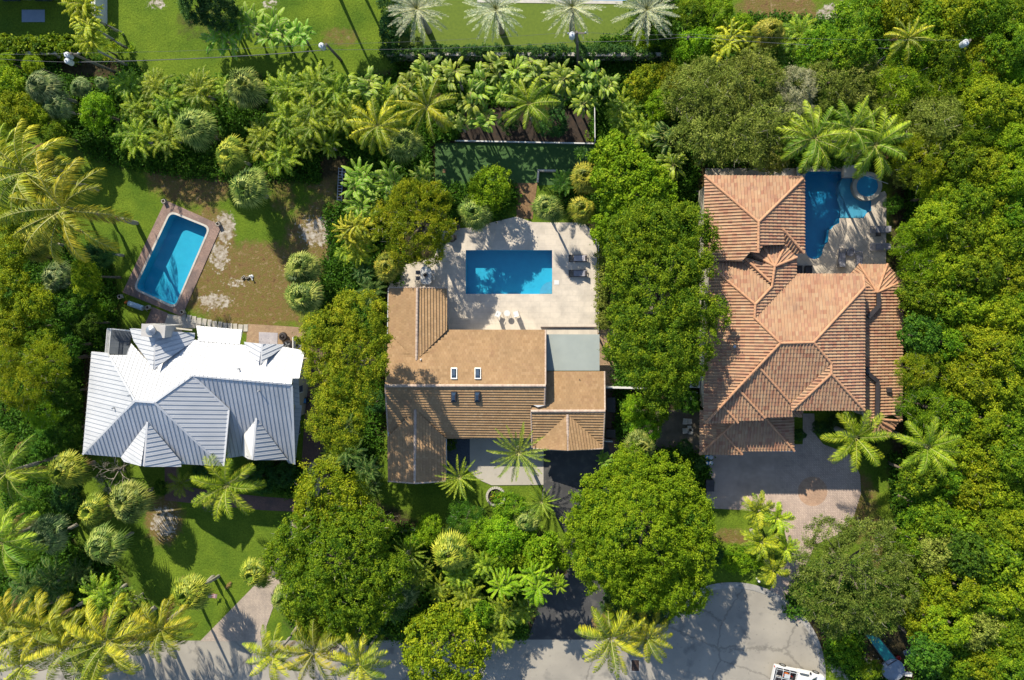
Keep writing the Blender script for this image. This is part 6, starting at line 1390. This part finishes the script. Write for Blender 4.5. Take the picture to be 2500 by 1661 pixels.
# corner vases of the skewed pool
for i, (x, y, w) in enumerate(((404, 493, 'top'), (536, 548, 'right'), (449, 762, 'lower right'), (365, 751, 'lower middle'), (297, 725, 'left'))):
    c = P(x, y, 0); o = empty('square_pot', c, f'hollow square terracotta pot at the {w} corner of the skewed pool deck' if i != 3 else 'hollow dark square pot beside the path below the skewed pool', 'pot')
    g = MB(); g.box((0, 0, .2), (.42, .42, .4), rz=.4); 
    for a in range(4): g.box((.18 * math.cos(a * 1.571 + .4), .18 * math.sin(a * 1.571 + .4), .44), (.07, .44, .08), rz=a * 1.571 + .4)
    part(o, 'pot', g, M['concrete']); g = MB(); g.box((0, 0, .41), (.3, .3, .02), rz=.4); part(o, 'soil', g, M['soil'])
# pool cover roller
a, b = P(315, 741, .45), P(349, 753, .45); o = empty('cover_roller', P(332, 747, 0), 'rolled pale blue pool cover on its reel below the skewed pool', 'cover roller'); oc = Vector(o.location)
g = MB(); g.tube([a - oc, b - oc], .30, 14); part(o, 'roll', g, mat('pale_blue_cover', (.42, .55, .66), (.34, .46, .58), 3, .6), True)
g = MB(); d = (b - a).normalized()
for s in (a - d * .25, b + d * .3): g.tube([s - oc + Vector((0, -.3, -.45)), s - oc, s - oc + Vector((0, .3, -.45))], .03, 6)
g.tube([a - oc - d * .3, b - oc + d * .35], .03, 6); part(o, 'stand', g, M['steel'])
g = MB(); g.box(P(308, 738, .15), (.3, .2, .3), rz=.5); tag(g.build('bucket', M['orange']), 'small orange bucket at the end of the pool cover reel', 'bucket')
# yard odds
for x, y, rz, l in ((594, 677, .7, 'hollow concrete block lying on the dry yard, left'), (604, 678, .3, 'hollow concrete block lying on the dry yard, middle')):
    c = P(x, y, .1); g = MB(); g.m = 0
    for s in (-.19, 0, .19): g.box((s, 0, .1), (.035, .2, .2))
    for s in (-.085, .085): g.box((0, s, .1), (.4, .03, .195))
    o = g.build('concrete_block', M['concrete']); o.location = (c.x, c.y, 0); o.rotation_euler = (0, 0, rz); tag(o, l, 'concrete block')
c = P(613, 675, .2); o = empty('sprinkler_cart', c - Vector((0, 0, .2)), 'small grey sprinkler stand on the dry yard beside the blocks', 'sprinkler')
g = MB(); g.lathe((0, 0, 0), [(.2, 0), (.2, .08), (.05, .12), (.05, .5), (.12, .55), (0, .6)], 10); part(o, 'post', g, M['ceramic']); g = MB(); g.box((0, -.2, .03), (.12, .5, .05), rz=.4); part(o, 'foot', g, M['ceramic'])
for x0, x1, y0, y1, l in ((833, 829, 409, 492, 'long aluminium ladder lying beside the banana patch'), (841, 838, 409, 432, 'short aluminium ladder lying next to the long one')):
    a, b = P(x0, y0, .1), P(x1, y1, .1); d = (b - a); L = d.length; o = empty('ladder', a, l, 'ladder', None, math.atan2(d.y, d.x)); w = .24 if L > 2 else .2
    for s in (-w, w): g = MB(); g.box((L / 2, s, .08), (L, .04, .09)); part(o, 'rail', g, M['steel'])
    n = int(L / .3)
    for k in range(n): g = MB(); g.box(((k + .5) * L / n, 0, .08), (.05, 2 * w, .04)); part(o, 'rung', g, M['steel'])
# kayak
a, b = P(841, 652, .25), P(847, 716, .25); d = b - a; L = d.length; o = empty('kayak', (a + b) / 2 - Vector((0, 0, .25)), 'lime-green sit-on kayak beside the golden palm clumps', 'kayak', None, math.atan2(d.y, d.x))
g = MB(); rings = []
for i in range(15):
    t = i / 14 * 2 - 1; w = .40 * (1 - abs(t) ** 2.6) ** .6 + .015; x = t * L / 2; z = .06 * t * t
    rings.append([Vector((x, w * math.cos(u), .17 + z + (.15 if math.sin(u) > 0 else .17) * math.sin(u) * (.35 + .65 * (w / .41)))) for u in (2 * math.pi * k / 14 for k in range(14))])
for i in range(14):
    for k in range(14): j = (k + 1) % 14; g.face([rings[i][k], rings[i][j], rings[i + 1][j], rings[i + 1][k]])
part(o, 'hull', g, M['lime'], True)
for x in (-.55, .35): g = MB(); g.lathe((x, 0, .29), [(0, -.01), (.2, .0), (.26, .06), (.29, .05), (.27, 0)], 16); part(o, 'seat_well', g, mat('kayak_seat', (.62, .80, .35), None, 2, .5))
for s in (-1, 1):
    for x in (-.8, 0, .75): g = MB(); g.box((x, s * .22, .33), (.3, .03, .02)); part(o, 'strap', g, M['dark'])
g = MB(); c = P(875, 680, .3); g.box(c - Vector((0, 0, .15)), (.25, 1.9, .3)); tag(g.build('plank_border', M['wood']), 'upright brown timber border beside the kayak', 'border')
c = P(858, 697, .25); g = MB(); g.lathe((0, 0, 0), [(.4, 0), (.38, .2), (.22, .36), (0, .4)], 8); o = g.build('boulder', M['stone'], None, True); o.location = (c.x, c.y, 0); tag(o, 'pale boulder at the stern of the kayak', 'boulder')
# air conditioners
for x, y, r, l, box in ((701, 843, .5, 'round condenser unit behind the white house, left', 0), (732, 846, .45, 'round condenser unit behind the white house, right', 0), (1697, 936, .5, 'square condenser unit beside the tiled house, upper', 1), (1694, 968, .42, 'square condenser unit beside the tiled house, lower', 1)):
    c = P(x, y, .9); o = empty('air_conditioner', (c.x, c.y, 0), l, 'air conditioner')
    g = MB()
    if box: g.box((0, 0, .45), (r * 2, r * 2, .9))
    else: g.lathe((0, 0, 0), [(r, 0), (r, .85), (r * .95, .9), (0, .9)], 24)
    part(o, 'casing', g, M['ceramic'] if box else M['dark'])
    g = MB(); g.lathe((0, 0, .91), [(r * .82, 0), (r * .82, .04), (r * .75, .04), (r * .75, .005), (0, .005)], 24); part(o, 'grille', g, M['black'])
    g = MB()
    for k in range(4): g.box((r * .35 * math.cos(k * 1.571 + .5), r * .35 * math.sin(k * 1.571 + .5), .93), (r * .7, r * .28, .02), rz=k * 1.571 + .5)
    part(o, 'fan', g, M['steel'])
c = P(690, 822, .5); o = empty('garden_urn', (c.x, c.y, 0), 'dark round urn on brick beside the stone pad', 'urn')
g = MB(); g.lathe((0, 0, 0), [(.25, 0), (.5, .35), (.42, .6), (.25, .62), (.2, .3), (0, .3)], 18); part(o, 'bowl', g, M['dark'], True); g = MB(); g.lathe((0, 0, .55), [(.2, 0), (.1, .12), (0, .14)], 12); part(o, 'lid', g, M['dark'])
c = P(743, 978, .5); o = empty('wheelie_bin', (c.x, c.y, 0), 'dark blue storage bin against the side of the white house', 'bin')
g = MB(); g.box((0, 0, .4), (.95, .6, .8)); part(o, 'body', g, M['black']); g = MB(); g.box((0, 0, .83), (.6, .5, .06)); part(o, 'lid', g, M['blue'])
# bins by the garages
c = P(1732, 1184, .6); o = empty('wheelie_bin', (c.x, c.y, 0), 'black wheeled bin on the shaded brick forecourt', 'bin')
g = MB(); g.box((0, 0, .5), (.8, 1.25, 1.0)); part(o, 'body', g, M['black']); g = MB(); g.box((0, .3, 1.03), (.86, .6, .07)); part(o, 'lid', g, M['dark']); g = MB(); g.box((0, -.33, 1.03), (.86, .58, .06)); part(o, 'lid', g, M['dark'])
for y, l in ((1117, 'blue and white recycling tub against the garage, upper'), (1131, 'blue and white recycling tub against the garage, lower')):
    c = P(1731, y, .5); o = empty('recycling_tub', (c.x, c.y, 0), l, 'recycling bin')
    for dx in (-.2, .22): g = MB(); g.lathe((dx, 0, 0), [(.18, 0), (.2, .5), (.23, .52), (0, .56)], 14); part(o, 'tub', g, M['blue'] if dx < 0 else M['ceramic'])
    g = MB(); g.lathe((-.2, 0, .56), [(.12, 0), (.1, .06), (0, .06)], 12); part(o, 'lid', g, M['whitepaint'])
for x, y, w, h, l in ((1492, 988, .8, 1.5, 'dark green box against the side wall of the tan house'), (1491, 1058, .9, .8, 'black cart beside the gate of the tan house')):
    c = P(x, y, .6); o = empty('storage_box', (c.x, c.y, 0), l, 'box'); g = MB(); g.box((0, 0, .45), (w, h, .9)); part(o, 'body', g, M['black']); g = MB(); g.box((0, 0, .93), (w + .08, h + .08, .06)); part(o, 'lid', g, M['dark'])
# flag, dead frond, mailbox post, hydrant, drain
b = P(521, 1447, 0); o = empty('flag', b, 'small stars-and-stripes flag stuck in the front lawn', 'flag')
g = MB(); g.tube([(0, 0, 0), (-.15, .3, 1.0)], .02, 6); part(o, 'pole', g, M['stem'])
def wav(x, y): return Vector((-.15 + x * .85 + .1 * y, .28 - .25 * x + y * .5, 1.0 - .55 * x + .05 * math.sin(x * 9)))
for nm, m_, sel in (('stripes', M['red'], 0), ('pale_stripes', M['whitepaint'], 1)):
    g = MB()
    for k in range(13):
        if k % 2 != sel: continue
        for i in range(6):
            if k < 7 and i < 2: continue
            y0, y1 = -k / 13, -(k + 1) / 13; g.prism([wav(i / 6, y0), wav((i + 1) / 6, y0), wav((i + 1) / 6, y1), wav(i / 6, y1)], .01)
    part(o, nm, g, m_)
g = MB()
for i in range(2): g.prism([wav(i / 6, 0), wav((i + 1) / 6, 0), wav((i + 1) / 6, -7 / 13), wav(i / 6, -7 / 13)], .012)
part(o, 'canton', g, mat('navy_cloth', (.02, .03, .12)))
q = Q(); feather(q, 1.3, .15, .3, .8, rng, 26, .3, .05, .5, .6, tint=.9, org=(0, 0, .12)); a = P(548, 1440, 0)
ob = link(bpy.data.objects.new('fallen_frond', q.mesh('fallen_frond', [mat('dead_frond', (.32, .14, .06), (.22, .10, .04), 3), M['stem']]))); ob.location = a; tag(ob, 'brown fallen palm frond on the front lawn beside the flag', 'fallen frond')
q = Q(); feather(q, 2.6, .2, .35, -.25, rng, 20, .12, .04, .5, .6, tint=.9, org=(0, 0, .15)); a = P(320, 1448, 0)
ob = link(bpy.data.objects.new('fallen_frond', q.mesh('fallen_frond', [M['stem'], M['twig']]))); ob.location = a; tag(ob, 'long pale bare frond lying on the lawn above the coconut row', 'fallen frond')
a, b = P(534, 1407, 0), P(478, 1440, 5.0)
g = MB(); g.tube([a, a.lerp(b, .35) + Vector((.3, .2, .5)), a.lerp(b, .7) + Vector((.2, .2, .5)), b], [.2, .17, .15, .13], 9); tag(g.build('palm_trunk', M['barkpale'], None, True), 'curving bare palm trunk rising from the front lawn beside the flag', 'palm trunk')
c = P(1848, 1412, 0); o = empty('white_post', c, 'short white marker post at the edge of the turning circle', 'post')
g = MB(); g.lathe((0, 0, 0), [(.12, 0), (.1, .9), (.14, .92), (.1, 1.05), (0, 1.08)], 12); part(o, 'post', g, M['whitepaint']); g = MB(); g.lathe((0, 0, .6), [(.13, 0), (.13, .12)], 12); part(o, 'band', g, M['steel'])
c = P(1551, 1625, .012); o = empty('storm_drain', (c.x, c.y, .0), 'rectangular rusty storm grate in the street below the coconut palms', 'drain')
g = MB(); g.box((0, 0, .02), (1.1, 1.5, .03)); part(o, 'surround', g, M['concrete'])
g = MB(); g.box((0, 0, .04), (.8, 1.2, .02)); part(o, 'pit', g, M['soil'])
g = MB()
for k in range(9): g.box((-.36 + k * .09, 0, .06), (.035, 1.2, .02))
for k in range(3): g.box((0, -.45 + k * .45, .065), (.8, .04, .015))
part(o, 'grate', g, mat('rusty_iron', (.16, .09, .06), (.10, .06, .045), 3, .8))
# poolside things at the tiled house
lounger(2055, 630, R(-93), 'pale grey lounger standing nearest the pool on the tiled house patio', M['cush'], M['cush'], back=.35)
lounger(2097, 634, R(-90), 'shaded grey lounger right of the armchair on the tiled house patio', M['cush'], M['cush'], 1.8, back=.3)
lounger(2148, 561, 0, 'grey lounger with silver headrest on the right of the patio, upper', M['cush'], M['cush'], back=.3)
lounger(2148, 603, 0, 'pale lounger on the right of the patio, lower', M['cushl'], M['cush'], back=.3)
c = P(2077, 617, .4); o = empty('armchair', (c.x, c.y, .06), 'rounded grey wicker lounge chair between two loungers', 'armchair')
g = MB(); g.lathe((0, 0, 0), [(.36, 0), (.42, .32), (.34, .36), (0, .36)], 20); part(o, 'base', g, M['cush'])
g = MB(); g.tube([(.34 * math.cos(R(t)), .45 * math.sin(R(t)), .5) for t in range(-10, 200, 15)], .09, 8); part(o, 'backrest', g, M['cush'], True)
c = P(2143, 573, .3); o = empty('side_table', (c.x, c.y, .06), 'small dark side table between the two right-hand loungers', 'side table')
g = MB(); g.box((0, 0, .4), (.5, .4, .05)); part(o, 'table_top', g, M['brown'])
for x in (-.2, .2):
    for y in (-.15, .15): g = MB(); g.box((x, y, .19), (.05, .05, .38)); part(o, 'leg', g, M['brown'])
for x, l in ((1950, 'black wicker chair against the tiled roof edge, left of two'), (1974, 'black wicker chair against the tiled roof edge, right of two')):
    c = P(x, 658, .5); o = empty('wicker_chair', (c.x, c.y, .06), l, 'chair')
    g = MB(); g.box((0, -.05, .22), (.6, .75, .44)); part(o, 'seat', g, M['black']); g = MB(); g.box((0, .34, .5), (.6, .1, .6)); part(o, 'backrest', g, M['black'])
    for s in (-.3, .3): g = MB(); g.box((s, -.05, .48), (.07, .75, .1)); part(o, 'armrest', g, M['black'])
c = P(2184, 603, .3); o = empty('round_pot', (c.x, c.y, 0), 'round earthen pot on the soil right of the patio', 'pot'); g = MB(); g.lathe((0, 0, 0), [(.2, 0), (.32, .4), (.34, .5), (.26, .5), (.2, .3), (0, .3)], 18); part(o, 'pot', g, M['pebble']); g = MB(); g.lathe((0, 0, .32), [(.24, 0), (0, .02)], 14); part(o, 'soil', g, M['soil'])
a, b = P(2090, 421, 1.1), P(2168, 449, .8); g = MB(); g.tube([a, b], .03, 6); tag(g.build('pool_pole', M['whitepaint']), 'long white pool pole leaning across the round spa', 'pole')
# teal tank, disc, debris
q = [P(x, y, .45) for x, y in ((2112, 1549), (2133, 1540), (2190, 1611), (2167, 1625))]; o = empty('teal_tank', P(2150, 1582, 0), 'long narrow teal tank with dark rim beside the woodland', 'tank'); oc = Vector(o.location)
g = MB(); g.prism([p - oc - Vector((0, 0, .45)) for p in q][::-1], .40); part(o, 'body', g, M['dark'])
g = MB(); cc_ = sum(q, Vector()) / 4; g.prism([cc_ + (p - cc_) * .94 - oc - Vector((0, 0, .05)) for p in q][::-1], .06); part(o, 'cover', g, M['teal'])
g = MB()
for i in range(4): g.tube([q[i] - oc, q[(i + 1) % 4] - oc], .06, 6)
part(o, 'rim', g, M['dark'])
c = P(2181, 1636, .5); o = empty('round_platform', (c.x, c.y, 0), 'round blue-grey disc at the lower end of the teal tank', 'platform'); g = MB(); g.lathe((0, 0, 0), [(1.05, 0), (1.15, .42), (1.15, .46), (0, .47)], 34); part(o, 'top', g, M['disc'])
g = MB(); g.tube([(1.15 * math.cos(t), 1.15 * math.sin(t), .48) for t in (2 * math.pi * k / 30 for k in range(31))], .035, 6); part(o, 'rim', g, M['steel'])
c = P(2193, 1606, .2); g = MB(); g.lathe((0, 0, 0), [(.2, 0), (.24, .35), (.2, .35), (.17, .1), (0, .1)], 14); o = g.build('bucket', M['red']); o.location = (c.x, c.y, 0); tag(o, 'red bucket beside the teal tank', 'bucket')
for x, y, rz, l, m_ in ((2215, 1593, .5, 'pale blue crate under the trees right of the teal tank', 'disc'), (2217, 1646, -.1, 'white tray right of the round disc', 'whitepaint'), (2243, 1632, -.5, 'white board leaning under the trees at the bottom', 'whitepaint')):
    c = P(x, y, .2); o = empty('crate', (c.x, c.y, 0), l, 'crate', None, rz); g = MB(); g.box((0, 0, .08), (.7, .4, .12)); part(o, 'base', g, M[m_])
    for sx, sy, a_, b_ in ((0, .2, .7, .04), (0, -.2, .7, .04), (.35, 0, .04, .4), (-.35, 0, .04, .4)): g = MB(); g.box((sx, sy, .2), (a_, b_, .2)); part(o, 'side', g, M[m_])
# pickup truck
a, b = P(1892, 1642, .8), P(2010, 1668, .8); d = (b - a); rz = math.atan2(d.y, d.x)
c = P(1950, 1660, .9); o = empty('pickup_truck', (c.x, c.y, .01), 'white pickup truck with tools and an orange cooler in its rack, on the street', 'truck', None, rz)
def carbody(g, prof, w, x=0):
    """prof: (x, halfwidth, z) loop sections"""
    rings = []
    for (X, hw, z0, z1) in prof:
        rings.append([Vector((X, -hw, z0)), Vector((X, -hw * 1.0, (z0 + z1) * .55)), Vector((X, -hw * .93, z1)), Vector((X, hw * .93, z1)), Vector((X, hw, (z0 + z1) * .55)), Vector((X, hw, z0))])
    for r0, r1 in zip(rings, rings[1:]):
        for k in range(6): j = (k + 1) % 6; g.face([r0[k], r1[k], r1[j], r0[j]])
    g.face(rings[0]); g.face(rings[-1][::-1])
g = MB(); carbody(g, [(-.25, .97, .38, 1.02), (0, .98, .35, 1.08), (1.2, .98, .35, 1.10), (1.9, .97, .35, 1.06), (2.45, .93, .38, .98), (2.68, .80, .42, .85), (2.75, .6, .45, .7)], .98); part(o, 'body', g, M['carpaint'])
g = MB(); carbody(g, [(-.4, .90, 1.0, 1.3), (-.3, .84, 1.0, 1.74), (.6, .84, 1.0, 1.80), (1.0, .80, 1.0, 1.72), (1.7, .88, 1.0, 1.08)], .9); part(o, 'cab_roof', g, M['carpaint'])
for s in (-1, 1):
    g = MB(); g.prism([(-.2, s * .90, 1.18), (.85, s * .90, 1.18), (.6, s * .855, 1.62), (-.2, s * .855, 1.62)], Vector((0, s * .02, .01))); part(o, 'side_window', g, M['glass'])
g = MB(); g.prism([(1.08, -.70, 1.67), (1.08, .70, 1.67), (1.66, .78, 1.13), (1.66, -.78, 1.13)], Vector((.015, 0, .02))); part(o, 'windscreen', g, M['glass'])
for s in (-1, 1): g = MB(); g.box((-1.45, s * .94, .78), (2.45, .08, .62)); part(o, 'bed_side', g, M['carpaint'])
g = MB(); g.box((-2.68, 0, .78), (.08, 1.9, .62)); part(o, 'tailgate', g, M['carpaint'])
g = MB(); g.box((-1.45, 0, .52), (2.5, 1.85, .08)); part(o, 'bed_floor', g, M['black'])
g = MB()
for y in (-.85, 0, .85): g.tube([(-2.6, y, 1.35), (-.4, y, 1.45)], .03, 6)
for x in (-2.6, -1.9, -1.2, -.45): g.tube([(x, -.9, 1.1), (x, -.85, 1.4), (x, .85, 1.4), (x, .9, 1.1)], .03, 6)
part(o, 'ladder_rack', g, M['ceramic'])
for x, y in ((-1.75, -1), (-1.75, 1), (1.75, -1), (1.75, 1)):
    g = MB(); g.tube([(x, y * .80, .37), (x, y * 1.0, .37)], .37, 20); w = part(o, 'wheel', g, M['rubber']); g = MB(); g.tube([(x, y * .98, .37), (x, y * 1.01, .37)], .22, 16); part(o, 'rim', g, M['steel'], parent=w)
for s in (-.75, .75): g = MB(); g.box((2.62, s * .88, .74), (.12, .3, .14)); part(o, 'headlight', g, M['ceramic']); g = MB(); g.box((-2.73, s * 1.15, .9), (.04, .14, .3)); part(o, 'tail_light', g, M['red']); g = MB(); g.box((.95, s * 1.4, 1.15), (.14, .2, .16)); part(o, 'mirror', g, M['black'])
for (x, y, z, sx, sy, sz, m_, nm, l, ct) in ((-1.3, .15, .85, .6, .42, .42, 'orange', 'cooler', 'orange cooler in the bed of the white pickup truck', 'cooler'), (-1.0, .65, .8, .55, .3, .3, 'red', 'tool_box', 'red tool box behind the cab of the white pickup truck', 'tool box'), (-.75, -.2, .8, .3, .6, .3, 'red', 'fuel_can', 'red fuel can standing behind the cab of the pickup truck', 'fuel can'), (-2.0, .5, .8, .5, .5, .3, 'ceramic', 'crate', 'pale crate near the tailgate of the white pickup truck', 'crate'), (-2.1, -.4, .8, .7, .5, .25, 'whitepaint', 'crate', 'white crate in the lower corner of the pickup truck bed', 'crate')):
    w = Matrix.Rotation(rz, 4, 'Z') @ Vector((x, y, 0)); e = empty(nm, (c.x + w.x, c.y + w.y, .57), l, ct, None, rz)
    g = MB(); g.box((0, 0, sz / 2), (sx, sy, sz)); part(e, 'body', g, M[m_]); g = MB(); g.box((0, 0, sz + .02), (sx + .03, sy + .03, .05)); part(e, 'lid', g, M['ceramic'] if m_ == 'orange' else M['dark'])
